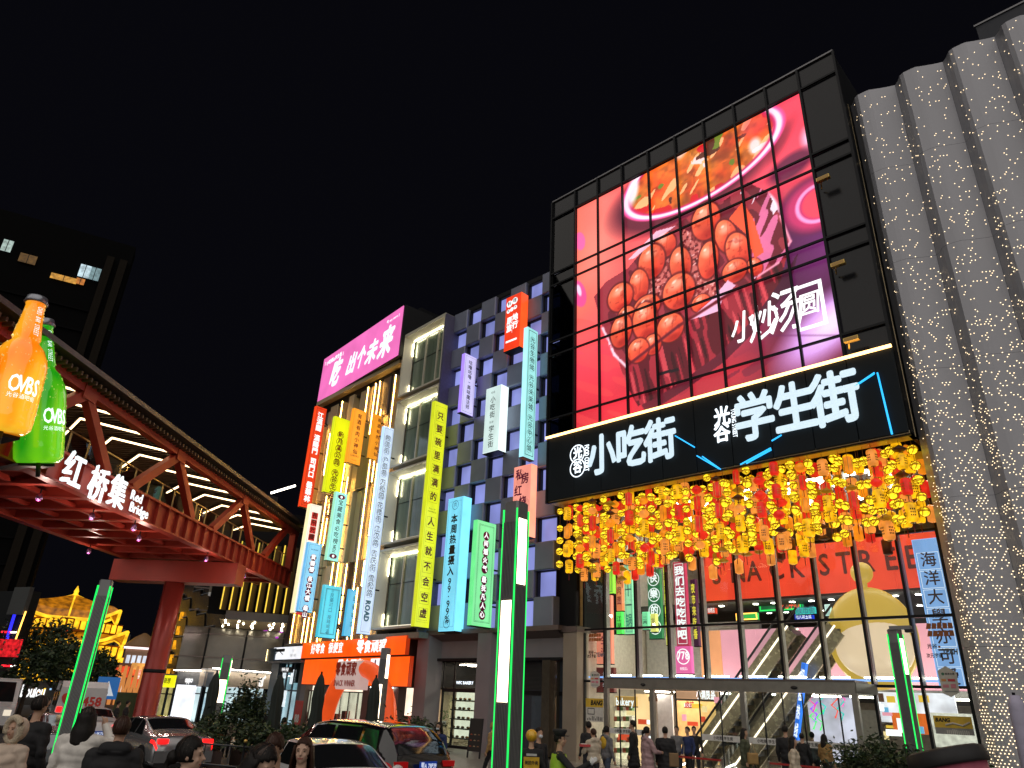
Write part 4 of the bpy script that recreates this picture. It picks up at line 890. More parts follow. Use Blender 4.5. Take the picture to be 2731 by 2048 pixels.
isign('red_shop_sign', 'small white shop sign with red letters beneath the brown one', 1824, 1876, 1856, 1886, 29.8, 'f4f0ec', lambda b, w, h: htext(b, '卤味', .05, w-.05, h*.5, .3, Y2, glow('red_letter_lit', 'd02020', .8), .03))
isign('green_neon_sign', 'green neon arrow-like sign under the black ceiling', 2022, 1606, 2140, 1626, 33, '1f9a5a', lambda b, w, h: (b.rectline(.05, w-.05, .03, h-.03, .05, Y1, led_green), htext(b, '小吃中心', w*.45, w-.1, h*.5, .4, Y2, glow('neon_red', 'ff5038', 1.5), .02)), .35)
isign('blue_neon_sign', 'deep blue neon sign with pale characters under the green one', 2118, 1638, 2168, 1650, 32.6, '1838c8', lambda b, w, h: htext(b, '地大珠宝城', .05, w-.05, h*.5, .3, Y2, ink_white, .01), .8)
isign('cyan_neon_sign', 'rounded cyan neon sign left of a green strip sign', 2120, 1622, 2178, 1636, 32.5, '3ad0c8', lambda b, w, h: htext(b, '夜市街', .05, w-.05, h*.5, .35, Y2, ink_blue, .02), .8)
isign('small_orange_neon_sign', 'green sign in an orange neon ring at the left of the escalators', 1962, 1636, 2020, 1652, 32.5, '38c85a', lambda b, w, h: b.rectline(0, w, 0, h, .05, Y1, led_orange), .8)
isign('menu_light_box', 'pair of pale hanging menu light boxes left of the yellow balloon', 2198, 1612, 2216, 1642, 31, 'd8f4ec', vt('米粉', ink_black, .2, .01))
isign('red_neon_shop_sign', 'small red neon shop sign at upper left of the hall', 1886, 1622, 1908, 1636, 32, 'd83a20', lambda b, w, h: htext(b, '烧烤店', .02, w-.02, h*.5, .25, Y2, ink_white, .01), .9)
# blue university banner at the right end (blade inside the glass)
isign('ocean_banner', 'tall pale blue banner with brown traditional characters beside the metal facade', 2430, 1440, 2582, 1830, 27.6, '8cb8f4', lambda b, w, h: [(b.rectline(w/2-.34, w/2+.34, h-1.05-k*.62, h-.47-k*.62, .012, Y1, ink_white), put(b, ch, w/2, h-.76-k*.62, .5, .52, Y2, mat('brown_print', (.16, .05, .04), .6), .015)) for k, ch in enumerate('海洋大學亦可愛')], .9)
# warm shop block and grey louvred wall at lobby left
b = MBo(OI); b.box(-21.9, -15.6, 33.5, 33.7, 3.3, 6.2, mat('ribbed_grey_wall', (.46, .46, .47), .5)); b.build('ribbed_wall', it)
for k in range(26):
    z = 3.4+k*.105; b = MBo(OI); b.box(-20, -15.7, 33.46, 33.5, z, z+.05, MATS['ribbed_grey_wall']); b.build('wall_rib', it)
shop_warm = glow('warm_shop_wall', 'f4c890', 1.2, .2, .8)  # glow put into the shop walls to brighten the ground floor
for nm, u0, v0, u1, v1, Y, m_ in (('shop_wall', 1694, 1850, 1750, 2048, 31, shop_warm), ('shop_wall', 1640, 1856, 1693, 2048, 30.6, glow('warm_shelf_wall', 'f0e0b8', 1.2, .35, 4)), ('shop_wall', 1802, 1868, 1916, 2040, 31.2, glow('wood_shop_wall', 'e8b470', 1.1, .35, 2)), ('shop_wall', 2150, 1850, 2300, 2040, 34, glow('cool_shop_wall', 'ccc8dc', .95, .4, 1.2)), ('shop_wall', 2330, 1845, 2560, 1935, 30.5, glow('white_shop_wall', 'f0ecf4', 1.1, .35, 1.5)), ('shop_front', 2376, 1900, 2480, 1960, 29.8, glow('orange_shop_front', 'f07028', .85, .2, 3)), ('shop_front', 2390, 1915, 2425, 1955, 29.7, ink_white), ('shop_wall', 2480, 1900, 2620, 2000, 29, glow('poster_wall', 'f4eedc', .75, .3, 5)), ('ribbed_panel', 1752, 1852, 1800, 2048, 30.8, MATS['ribbed_grey_wall'])):
    a = onY(u0, v0, Y); c2 = onY(u1, v1, Y); b = MBo(OI); b.box(a.x, c2.x, Y, Y+.1, max(0.02, c2.z), a.z, m_); b.build(nm, it)
for k in range(7):
    b = MBo(OI); x = -16.3+.2*k; b.box(x, x+.05, 30.4, 30.5, 0, 3, MATS['ribbed_grey_wall']); b.build('column_fin', it)
for k in range(5):
    for j in range(6):
        a = onY(1644+j*8, 1895+k*28, 30.5); b = MBo(OI); b.box(a.x, a.x+.16, 30.3, 30.5, a.z, a.z+.2, mat(('jar_white', 'jar_red', 'jar_green')[(k+j) % 3], ((.7, .7, .66), (.4, .1, .06), (.12, .25, .1))[(k+j) % 3], .4)); b.build('shelf_goods', it)
pcol = [('ff4aa8', 2168, 1900), ('38d8c8', 2195, 1905), ('b050ff', 2172, 1925), ('ff5a48', 2228, 1915), ('38c8b8', 2243, 1925), ('ff70c0', 2247, 1885), ('58f078', 2170, 1945), ('58f078', 2188, 1948)]
for h_, u, v in pcol:
    a = onY(u, v, 33.8); b = MBo(OI); b.tube([(a.x, 33.8, a.z), (a.x+.15, 33.8, a.z+.3), (a.x-.1, 33.8, a.z+.5), (a.x+.25, 33.8, a.z+.8)], .04, glow('neon_'+h_, h_, 1.3), 5); b.build('neon_figure', it)
# escalators
def escal(label, u0, v0, Y, dx, dz, wdt=1.0):
    a = onY(u0, v0, Y); t = thing('escalator', label, 'escalator', (a.x, Y, 0), 0, 'escalators inside the lobby')
    b = MB(); x0 = 0; 
    for s_ in (0, wdt):
        b = MB(); b.bar((0, s_, .2), (dx, s_, dz), .12, .75, mat('escalator_side', (.30, .26, .18), .25, .4)); b.build('side_panel', t)
        b = MB(); b.tube([(-.6, s_, .95), (0, s_, 1.05), (dx, s_, dz+.95)], .045, ink_black, 6); b.build('handrail', t)
        b = MB(); b.bar((-.5, s_-.08, .12), (0, s_-.08, .32), .05, .06, led_white); b.bar((0, s_-.08, .32), (dx, s_-.08, dz+.12), .05, .06, glow('escalator_light', 'ffe8d0', 2.5)); b.build('light_strip', t)
        b = MB(); b.quad((0, s_, .55), (dx, s_, dz+.4), (dx, s_, dz+.9), (0, s_, 1.0), clear_glass); b.build('glass_panel', t)
    for k in range(20):
        b = MB(); b.box(dx*k/20, dx*(k+1)/20+.1, .08, wdt-.08, dz*k/20+.1, dz*k/20+.28, mat('step_metal', (.12, .12, .12), .35, .7)); b.build('step', t)
escal('left escalator rising to the right inside the lobby, its foot lit white', 1850, 2030, 29.2, 4.6, 5.3)
escal('right escalator rising beside the first one, nearer the blue banner', 1965, 2040, 29.6, 4.6, 5.3)
t = isign('blue_slant_banner', 'bright blue poster banner leaning along the escalator', 2088, 1760, 2125, 1990, 29.0, '2f7af0', vt('招租热线', ink_white, .5, .03), .8)
t.rotation_euler = (0, math.radians(14), 0)
# stickers on the glass
def sticker(name, label, u0, v0, u1, v1, Y, m_, draw=None, shape=None):
    a = onY(u0, v0, Y); c2 = onY(u1, v1, Y); w, h = c2.x-a.x, a.z-c2.z
    t = thing(name, label, 'sticker', (a.x, Y, c2.z), 0, 'stickers on the glass front')
    if m_: b = MB(); b.poly(shape or [(0, 0), (w, 0), (w, h), (0, h)], -.01, 0, m_) if not shape else b.poly([(x*w, z*h) for x, z in shape], -.01, 0, m_); b.build('film', t)
    if draw: b = MB(); draw(b, w, h); b.build('print', t)
pap = mat('sticker_white', (.62, .6, .56), .5); hexs = [(.15, .12), (.5, 0), (.92, .16), (.95, .8), (.5, 1), (.1, .84)]
yel_p = mat('sticker_yellow', (.75, .5, .05), .5)
def notice(b, w, h):
    b.box(w*.25, w*.85, -.016, -.012, h*.16, h*.2, mat('grey_rule', (.3, .3, .3), .6)); b.box(w*.2, w*.42, -.016, -.012, h*.5, h*.58, mat('notice_orange', (.7, .3, .1), .6)); b.box(w*.5, w*.82, -.016, -.012, h*.5, h*.58, mat('notice_red', (.55, .05, .07), .6)); b.box(w*.22, w*.5, -.016, -.012, h*.3, h*.4, mat('notice_pink', (.7, .25, .32), .6)); b.box(w*.58, w*.82, -.016, -.012, h*.28, h*.42, MATS['notice_pink']); b.disc(w*.32, h*.74, w*.07, -.014, mat('notice_green', (.05, .2, .12), .6)); htext(b, '蛤来达酒', w*.42, w*.85, h*.74, w*.11, -.014, ink_black, .02)
sticker('notice_sticker', 'grey hexagonal notice sheet on the glass by the left column', 1571, 1788, 1602, 1836, 26.9, pap, notice, hexs)
sticker('notice_sticker', 'larger grey hexagonal notice sheet on the glass by the metal facade', 2492, 1776, 2567, 1860, 26.9, pap, notice, hexs)
def bang(b, w, h): b.box(0, w, -.014, -.011, h*.62, h, yel_p); htext(b, 'BANG', w*.3, w*.95, h*.82, w*.28, -.018, ink_black, .05, slant=.2); b.rectline(w*.1, w*.5, h*.3, h*.58, .03, -.014, ink_black); [b.box(w*(.08+.09*k), w*(.12+.09*k), -.014, -.012, h*.05, h*(.12+.12*rnd.random()), ink_black) for k in range(10)]
sticker('comic_poster', 'yellow and white comic poster lettered BANG by the left column', 1563, 1862, 1610, 1926, 26.9, mat('poster_white', (.7, .69, .65), .5), bang)
def bang2(b, w, h): b.box(0, w, -.014, -.011, h*.35, h, yel_p); htext(b, 'BANG', w*.04, w*.45, h*.78, w*.14, -.018, ink_black, .05, slant=.2); b.tube([(w*.3, -.02, h*.5), (w*.5, -.02, h*.62), (w*.75, -.02, h*.5), (w*.95, -.02, h*.7)], .03, pap, 5); [b.box(w*(.3+.05*k), w*(.33+.05*k), -.014, -.012, h*.02, h*(.2+.1*rnd.random()), pap) for k in range(12)]
sticker('comic_poster', 'wide yellow comic poster lettered BANG below the hexagonal notice, right end', 2488, 1908, 2600, 1962, 26.9, mat('poster_grey', (.3, .3, .3), .5), bang2)
def logo(b, w, h):
    for r_ in range(2):
        for k in range(5): b.poly([(w*(.06+.18*k), h*(.1+.5*r_)), (w*(.22+.18*k), h*(.1+.5*r_)), (w*(.26+.17*k), h*(.46+.5*r_)), (w*(.12+.17*k), h*(.5+.5*r_))], -.012, 0, mat('rust_logo', (.38, .12, .03), .5))
sticker('rust_logo_sticker', 'rust brown block logo sticker high on the right end glass', 2462, 1662, 2552, 1700, 26.9, None, logo)
sticker('rust_logo_sticker', 'small rust brown block logo sticker high by the left column', 1568, 1690, 1605, 1712, 26.9, None, logo)
def yeah(b, w, h): htext(b, '光谷', w*.08, w*.4, h*.75, w*.17, -.01, ink_black, .03); htext(b, '次元宇宙', 0, w*.52, h*.28, w*.16, -.01, ink_black, .03); htext(b, 'YEAH', w*.52, w*1.0, h*.5, w*.26, -.01, mat('steel_blue_ink', (.12, .16, .22), .5), .05, slant=.15); b.disc(w*.46, h*.74, w*.04, -.008, mat('rust_logo', (.4, .15, .05), .5))
sticker('dimension_sticker', 'dark YEAH sticker with Chinese characters on the right end glass', 2464, 1712, 2560, 1764, 26.9, None, yeah)
sticker('dimension_sticker', 'pale small YEAH sticker by the left column', 1566, 1736, 1612, 1756, 26.9, None, yeah)
# tan wall behind lanterns at the left, soffit glow
b = MBo(OG); b.box(-22.0, -20.95, 26.98, 27.1, 5.5, 10.7, mat('warm_tan_wall', (.5, .36, .16), .5)); b.build('side_panel', gl)

# ================================================================= hanging lanterns
lam_y = glow('lantern_yellow', 'f8b410', .95, .5, 4); lam_r = glow('lantern_red', 'e0281a', .85, .3, 3); lam_p = glow('lantern_peach', 'f4943c', .85, .3, 3); lam_o = glow('lantern_orange', 'f08a1a', .9, .3, 3)
ball_in = glow('rattan_ball_light', 'ffdc28', 1.5, .6, 14); ball_lat = glow('rattan_strand', 'c88000', .35); capm = mat('lantern_cap_brown', (.12, .04, .02), .4); cord = mat('lantern_cord', (.25, .15, .03), .5)
def ball_proto():
    t = thing('rattan_ball', 'x', 'lantern', (0, 0, 0))
    b = MB(); b.ball((0, 0, 0), .115, ball_in, 14, 9); b.build('light_ball', t)
    b = MB()
    for k in range(7):
        w = k*2.4; M = Matrix.Rotation(w, 4, 'Z') @ Matrix.Rotation(1.1*k, 4, 'X'); b.M = M
        pts = [(.128*math.cos(a), .128*math.sin(a), 0) for a in [2*math.pi*i/12 for i in range(13)]]; b.tube(pts, .0085, ball_lat, 4, False)
    b.build('lattice', t, 'stuff'); return t
def lantern_proto(kind, m):
    t = thing(kind, 'x', 'lantern', (0, 0, 0)); b = MB()
    if kind == 'tube_lantern':
        b.lathe([(.06, -.30), (.15, -.27), (.17, -.2), (.17, .2), (.15, .27), (.06, .30)], m, 16, fn=lambda w, z: 1+.03*math.cos(8*w)); b.build('shade', t)
        b = MB()
        for zz in (-.31, .29): b.lathe([(.08, zz), (.08, zz+.03)], gold_metal, 10)
        b.build('cap', t)
        b = MB(); 
        for a0 in (0, 1.57, 3.14, 4.71):
            b.M = Matrix.Rotation(a0, 4, 'Z')
            for r_ in range(3):
                for q in range(3): b.box(-.09+q*.055, -.06+q*.055, -.181, -.176, -.13+r_*.09, -.08+r_*.09, ink_black if m != lam_r else gold_metal)
        b.build('brush_marks', t, 'stuff')
    elif kind == 'hexagon_lantern':
        b.lathe([(.05, -.3), (.14, -.25), (.14, .25), (.05, .3)], m, 6, smooth=False); b.build('shade', t)
        b = MB()
        for k in range(6): w = k*math.pi/3; b.bar((.143*math.cos(w), .143*math.sin(w), -.25), (.143*math.cos(w), .143*math.sin(w), .25), .014, .014, gold_metal)
        b.build('frame', t)
    elif kind == 'drum_lantern':
        b.lathe([(.05, -.16), (.14, -.11), (.21, .0), (.14, .11), (.05, .16)], m, 16, fn=lambda w, z: 1+.04*math.cos(10*w)); b.build('shade', t)
        b = MB(); b.lathe([(.06, .16), (.06, .19)], gold_metal, 8); b.build('cap', t)
    else:
        b.lathe([(.03, .14), (.09, .1), (.22, .0), (.12, -.05), (.03, -.07)], capm if m is None else m, 12); b.build('shade', t)
    b = MB(); z0 = {'tube_lantern': -.31, 'hexagon_lantern': -.3, 'drum_lantern': -.16, 'hat_lantern': -.07}[kind]; b.tube([(0, 0, z0), (0, 0, z0-.3)], .014, ink_red, 5); b.build('tassel', t)
    return t
PRO = [('tube_lantern', lam_y, 'yellow'), ('tube_lantern', lam_r, 'red'), ('tube_lantern', lam_p, 'peach'), ('hexagon_lantern', lam_r, 'red'), ('hexagon_lantern', lam_o, 'orange'), ('drum_lantern', lam_r, 'red'), ('drum_lantern', lam_o, 'orange'), ('drum_lantern', lam_p, 'peach'), ('hat_lantern', None, 'brown'), ('hat_lantern', glow('hat_gold', 'b07a14', .5, .3, 5), 'dull gold')]
KW = [8, 6, 3, 6, 5, 4, 4, 2, 4, 4]
protos = [(lantern_proto(k, m), k, c_) for k, m, c_ in PRO]; bproto = ball_proto(); KD = kids(); first = {}
def inst(proto, key, loc, label, grp, rz=0., sc=1.):
    if key not in first: first[key] = 1; o = proto
    else: o = copy_tree(proto, KD)
    o.location = loc; o.rotation_euler = (0, 0, rz); o.scale = (sc, sc, sc); o['label'] = label; o['group'] = grp; return o
sx = np.linspace(-20.75, -6.15, 36); items = []
rows = ((24.9, 'front'), (25.55, 'second'), (26.2, 'third'), (26.72, 'rear'))
for i, x in enumerate(sx):
    for ri, (y, rn) in enumerate(rows):
        isball = ((i+ri) % 2 == 0 and ri in (0, 1)) or (ri == 2 and i % 4 == 0)
        xx = x+rnd.uniform(-.1, .1)+(.22 if ri % 2 else 0); yy = y+rnd.uniform(-.15, .15); top = 11.0 if ri else 10.74
        z = 10.45+rnd.uniform(-.25, .15)+.12*ri; low = 7.5+rnd.uniform(-.15, .6)+(.3 if x > -10 else 0)
        k = 0
        while z > low:
            if isball: items.append((yy, 'ball', -1, (xx, yy, z), i, k, rn)); z -= rnd.choice((.36, .5, .5, .56, .8))
            else:
                q = rnd.choices(range(len(PRO)), KW)[0]
                if z < low+.75 and rnd.random() < .55: q = rnd.choice((8, 9, 0, 2, 2))
                items.append((yy, PRO[q][0], q, (xx, yy, z-.1), i, k, rn)); z -= {'tube_lantern': .86, 'hexagon_lantern': .82, 'drum_lantern': .56, 'hat_lantern': .42}[PRO[q][0]]
            k += 1
        c = MB(); c.tube([(0, 0, 0), (0, 0, z+.3-top)], .008, cord, 4, False); o = c.build('lantern_string'); o.location = (xx, yy, top)
        tag(o, 'thin cord of the %s lantern string in the %s row' % (ordn(i), rn), 'string', 'cords the lanterns hang on')
nb = nl = 0; rest = {}
for it_ in sorted(items, key=lambda t: t[0]):
    yy, kd, q, loc, i, k, rn = it_; isb = kd == 'ball'
    if isb and nb < 290:
        inst(bproto, 'ball', loc, 'glowing yellow rattan ball, %s down on the %s string, %s row' % (ordn(k), ordn(i), rn), 'rattan ball lights under the canopy', rnd.uniform(0, 6), rnd.uniform(1.2, 1.4)); nb += 1
    elif not isb and nl < 290:
        inst(protos[q][0], ('l', q), loc, '%s %s, %s down on the %s string, %s row' % (PRO[q][2], kd.replace('_', ' '), ordn(k), ordn(i), rn), 'paper lanterns under the canopy', rnd.uniform(0, 6), rnd.uniform(.9, 1.12)); nl += 1
    else: rest.setdefault(isb, []).append(it_)
for isb, lst in rest.items():
    b = MB()
    for it_ in lst:
        x, y, z = it_[3]
        if isb: b.ball((x, y, z), .14, ball_in, 10, 7)
        else: b.lathe([(.06, -.3), (.16, -.25), (.17, .2), (.06, .3)], PRO[it_[2]][1] or capm, 10, (x, y, z))
    o = b.build('rear_lanterns' if not isb else 'rear_ball_lights', None, 'stuff'); tag(o, 'mass of lanterns in the rearmost rows seen between the front strings' if not isb else 'mass of ball lights in the rearmost rows', 'lanterns')
for key, (p, k, c_) in enumerate(protos):
    if ('l', key) not in first:
        for ch in KD.get(p.name, []): bpy.data.objects.remove(ch)
        bpy.data.objects.remove(p)
print('LANTERNS', nb, nl)

for k in range(10):  # ceiling strips added to brighten the dark lobby
    x = -20.2+1.55*k; b = MBo(OI); b.box(x, x+1.0, 27.9, 28.1, 3.46, 3.5, glow('added_lobby_light', 'fff0da', 30)); b.build('ceiling_light', it)
    b = MBo(OI); b.box(x, x+1.0, 30.6, 31.2, zp0-.62, zp0-.57, MATS['added_lobby_light']); b.build('ceiling_light', it)
    b = MBo(OI); b.box(x, x+1.1, 28.3, 28.6, 10.9, 10.95, MATS['added_lobby_light']); b.build('ceiling_light', it)

# random glowing boxes for goods and boards, added to brighten the ground-floor shops
for k in range(34):
    u = rnd.choice((1650, 1668, 1682, 1706, 1730, 1812, 1840, 1870, 1900, 2340, 2360, 2420, 2445, 2500))+rnd.uniform(-8, 8); v = rnd.uniform(1868, 1975); Y_ = rnd.uniform(29.2, 30.3); a = onY(u, v, Y_)
    if a.z < .3 or a.z > 3: continue
    h_ = ('ffffff', 'ffe0a0', 'e05030', 'f0c040', '70b8e0', 'f4a0b0', '503020')[k % 7]; w_, q_ = rnd.uniform(.12, .5), rnd.uniform(.08, .3)
    b = MBo(OI); b.box(a.x, a.x+w_, Y_, Y_+.06, a.z, a.z+q_, glow('added_glow_item_'+h_, h_, 1.0 if k % 7 else 1.8)); b.build('menu_board', it)
# ================================================================= snack shop front under the golden facade
SP = Plane(-31.9, 25.45, -7)
def spl(*pts, off=0): return [SP.un(*p, off) for p in pts]
def fsign(name, label, u0t, v0t, u1t, v1t, u1b, v1b, u0b, v0b, face, draw, st=1.05, off=0, d=.25, PL=SP, ang=-7, case='8a2408'):
    a = PL.un(u0t, v0t, off); c2 = PL.un(u1t, v1t, off); e = PL.un(u1b, v1b, off); f = PL.un(u0b, v0b, off)
    x0, x1, zt, zb = (a[0]+f[0])/2, (c2[0]+e[0])/2, (a[1]+c2[1])/2, (e[1]+f[1])/2
    return sign(name, label, PL.at(x0, off, zb), math.radians(ang), x1-x0, zt-zb, d, face, case, draw, st, brackets=False)
def dr_o1(b, w, h): htext(b, '好零食', w*.10, w*.27, h*.5, h*.66, Y2, ink_white, .022, sz=h*.66); htext(b, '很便宜', w*.30, w*.45, h*.5, h*.66, Y2, ink_white, .022, sz=h*.66); htext(b, '零食顽家', w*.57, w*.86, h*.48, h*.85, Y2, ink_white, .03, sz=h*.8)
fsign('upper_orange_shop_sign', 'upper bright orange fascia sign lettered in white over the snack shop', 806.8, 1716, 1084, 1691.3, 1080.4, 1743, 802, 1758.5, 'ff5a0c', dr_o1)
def dr_o2(b, w, h):
    htext(b, '零食顽家', w*.30, w*.68, h*.68, h*.52, Y2, ink_white, .03, sz=h*.5); b.box(w*.68, w*.765, Y1, Y1+.003, h*.22, h*.95, ink_white)
    vtext(b, '量贩零食', w*.722, h*.9, h*.155, h*.17, Y2, ink_maroon, .02)
fsign('lower_orange_shop_sign', 'taller lower orange fascia sign right above the snack shop doors', 812, 1760, 1093.6, 1748, 1086.4, 1828, 804.4, 1827.6, 'ff5e0c', dr_o2)
def dr_w(b, w, h): b.box(w*.06, w*.42, Y2, Y1, h*.62, h*.86, ink_black); b.tube([(w*.1, Y2, h*.42), (w*.2, Y2, h*.75), (w*.38, Y2, h*.4)], .03, ink_black, 5); htext(b, '饰品', w*.55, w*.9, h*.65, h*.22, Y2, mat('pale_grey_print', (.55, .55, .6), .5)); htext(b, '快剪  染烫', w*.5, w*.98, h*.28, h*.24, Y2, MATS['pale_grey_print'], .01)
fsign('white_shop_sign', 'white lit fascia sign left of the orange snack shop signs', 728.8, 1729, 806, 1719.6, 803, 1755.6, 725.9, 1762, 'f4f6fa', dr_w, case='505868')
ss = thing('snack_shop', 'bright snack shop front with glass doors under the orange signs', 'shop front', SP.at(-12, 0, 0), math.radians(-7))
def SB(): b = MB(); b.M = Matrix.Translation((12, 0, 0)); return b
zs = 2.68
bright_in = glow('snack_interior', 'ffe6cc', 1.3, .25, 1.2)
b = SB(); b.box(-14, -.6, 1.7, 1.8, 0, zs, bright_in); b.build('back_wall', ss)
b = SB(); b.box(-11.9, -.5, .5, 3.2, -.02, .02, paving); b.build('floor', ss)
b = SB(); b.box(-12.2, -.4, .28, 3.3, 2.68, 5.1, mat('dark_brown_fascia', (.05, .035, .03), .5)); b.build('fascia', ss)
for x0, x1 in ((-12.3, -11.6), (-8.9, -8.2), (-4.1, -3.4), (-.75, -.3)):
    b = SB(); b.box(x0, x1, .1, .6, 0, zs, bronze); b.build('pier', ss)
for x0, x1 in ((-11.55, -8.95), (-8.15, -6.2), (-6.15, -4.15), (-3.35, -.8)):
    b = SB(); b.box(x0, x1, .42, .44, .05, zs-.35, clear_glass); b.build('door_pane', ss)
    for x in (x0, (x0+x1)/2, x1):
        b = SB(); b.box(x-.035, x+.035, .38, .46, 0, zs-.3, chrome); b.build('door_frame', ss)
    b = SB(); b.box(x0, x1, .38, .46, zs-.36, zs-.3, chrome); b.build('door_head', ss)
for k in range(9):
    b = SB(); x = -10.9+1.15*k; b.box(x, x+.5, 1.3, 1.6, .3, .9+.2*(k % 3), mat('snack_box_red', (.5, .06, .03), .4)); b.build('snack_crate', ss)
for k in range(6):
    b = SB(); x = -3.1+.42*k; b.box(x, x+.25, -.02, .05, 2.6, 2.66, glow('downlight', 'ffffff', 8)); b.build('downlight', ss)
for x, s_, lb in ((-7.1, '8', 'red board printed with a single 8 by the snack shop doors'), (-10.9, '88', 'red board printed 88 left of the snack shop doors')):
    t = thing('price_standee', lb, 'sign', SP.at(x, .5, 0), math.radians(-7)); b = MB(); b.box(-.5, .5, 0, .05, .05, 1.75, mat('standee_red', (.5, .05, .04), .5)); b.build('board', t); b = MB(); htext(b, s_, -.42, .42, .75, .6, -.01, mat('standee_white', (.7, .7, .7), .5), .05); b.build('print', t)
# blue glazed shop left of it
bsn = thing('blue_glass_shop', 'narrow shop with navy wall and cold white lit windows', 'shop front', SP.at(-17.5, 0, 0), math.radians(-7))
def S2(): b = MB(); b.M = Matrix.Translation((17.5, 0, 0)); return b
navy = mat('navy_panel', (.03, .06, .09), .4)
b = S2(); b.box(-17.6, -16.3, .1, .6, 0, 4.1, navy); b.build('pier', bsn); b = S2(); b.box(-12.9, -12.3, .12, .6, 0, 4.1, mat('charcoal_panel', (.06, .06, .06), .5)); b.build('pier', bsn)
b = S2(); b.box(-17.7, -12.3, -.15, .3, 4.02, 4.15, grey_metal); b.box(-18.3, -17.0, -.1, .9, 4.15, 5.0, navy); b.build('canopy', bsn)
cold = glow('cold_wall_glow', 'b8dcf0', .8, .45, 1.1)  # back wall glow standing in for the cold shop lighting
b = S2(); b.box(-18.5, -12.9, 1.1, 1.2, 0, 4.0, cold); b.build('back_wall', bsn)
for x in (-16.3, -15.1, -14.0, -12.95):
    b = S2(); b.box(x-.05, x+.05, .2, .3, 0, 4.0, navy); b.build('mullion', bsn)
b = S2(); b.box(-16.3, -12.9, .2, .3, 2.25, 2.35, navy); b.build('transom', bsn)
for x0, x1 in ((-16.25, -15.15), (-15.05, -14.05), (-13.95, -13.0)):
    b = S2(); b.box(x0, x1, .24, .26, .05, 3.98, clear_glass); b.build('window_pane', bsn)
for x, z, w_, h_ in ((-15.6, 3.05, .5, .6), (-15.0, 1.3, .5, 1.0), (-14.3, 2.7, .4, .9)):
    b = S2(); b.box(x, x+w_, .15, .18, z, z+h_, glow('window_poster', 'e8f4fa', .9, .3, 6)); b.build('poster', bsn)
b = S2(); b.box(-15.9, -13.9, -.02, .12, 3.4, 3.75, ink_black); htext(b, '咔咔·兴业', -15.8, -14.0, 3.57, .26, -.03, ink_white, .02); b.build('door_sign', bsn)
for k in range(8):
    b = S2(); b.ball((-18.25, -.14, 4.2+k*.1), .035, glow('bulb', 'ffe2a0', 5), 6, 4); b.build('bulb', bsn)

# ================================================================= red truss bridge
BR = Plane(-30.7, 5.6, 130.6); BA = math.radians(130.6)
br = thing('red_truss_bridge', 'red steel truss footbridge crossing overhead into the golden building', 'bridge', BR.at(0), BA)
def bb(name, *a, m=red_steel, fn='box'): b = MB(); getattr(b, fn)(*a, m); return b.build(name, br)
T0, T1 = -14.0, 30.0; WB = 6.65
for y in (0, WB):
    bb('bottom_flange', T0, T1, y-.22, y+.28, 9.36, 9.44); bb('web_girder', T0, T1, y-.02, y+.04, 9.44, 10.52); bb('upper_flange', T0, T1, y-.22, y+.28, 10.52, 10.62)
    bb('top_chord', T0, T1, y-.2, y+.2, 13.25, 13.8)
    k = T0+.6
    while k < T1:
        if y == 0: bb('girder_stiffener', k, k+.05, -.2, -.02, 9.44, 10.52)
        k += 1.05
    nodes = [-14.0, -5.8, 2.4, 10.6, 19.4, 27.7]
    for i, t0 in enumerate(nodes):
        bb('gusset_plate', t0-.45, t0+.45, y-.24, y-.2, 13.0, 13.75)
        for a, c2 in ((t0-3.4, t0), (t0+2.8, t0)):
            if a < T0 or a > T1: continue
            b = MB(); b.bar((a, y, 10.62), (c2, y, 13.3), .34, .42, red_steel); b.build('diagonal_brace', br)
bb('end_post', 29.3, 29.9, -.2, .25, 10.62, 13.3)
k = T0
while k < T1:
    bb('cross_beam', k, k+.16, .04, WB-.02, 9.5, 10.35); bb('cross_beam_flange', k-.12, k+.28, .04, WB-.02, 9.44, 9.5); k += 2.1
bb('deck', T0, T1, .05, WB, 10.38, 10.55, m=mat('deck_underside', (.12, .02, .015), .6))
bb('drain_rib', T0, T1, 2.2, 2.4, 9.5, 9.7); bb('drain_rib', T0, T1, 4.4, 4.6, 9.5, 9.7)
bb('roof', T0, T1+.4, -.75, WB+.7, 14.0, 14.12, m=mat('roof_edge_dark', (.06, .055, .05), .5)); bb('roof_fascia', T0, T1+.4, -.78, -.72, 13.92, 14.14, m=mat('roof_edge_grey', (.14, .13, .12), .4, .5))
k = T0
wood = mat('wood_slat', (.09, .05, .03), .55)
b = MB()
while k < T1:
    b.box(k, k+.10, -.6, WB+.5, 13.55, 13.72, wood); k += .34
b.build('ceiling_slats', br, 'stuff')
for k in range(-6, 13):
    t0 = 5.45+2.62*(k)-.0
    if t0+2.4 > T1 or t0 < T0: continue
    b = MB(); b.bar((t0, 2.15, 13.34), (t0+2.35, -.15, 13.34), .07, .07, glow('chevron_led', 'ffd9a4', 5)); b.build('chevron_light', br)
    b = MB(); b.bar((t0, 2.15, 13.34), (t0+2.4, 4.5, 13.34), .07, .07, MATS['chevron_led']); b.build('chevron_light', br)
    b = MB(); b.bar((t0+.0, 2.15, 13.42), (t0+2.35, -.15, 13.42), .16, .08, ink_black); b.bar((t0, 2.15, 13.42), (t0+2.4, 4.5, 13.42), .16, .08, ink_black); b.build('light_channel', br)
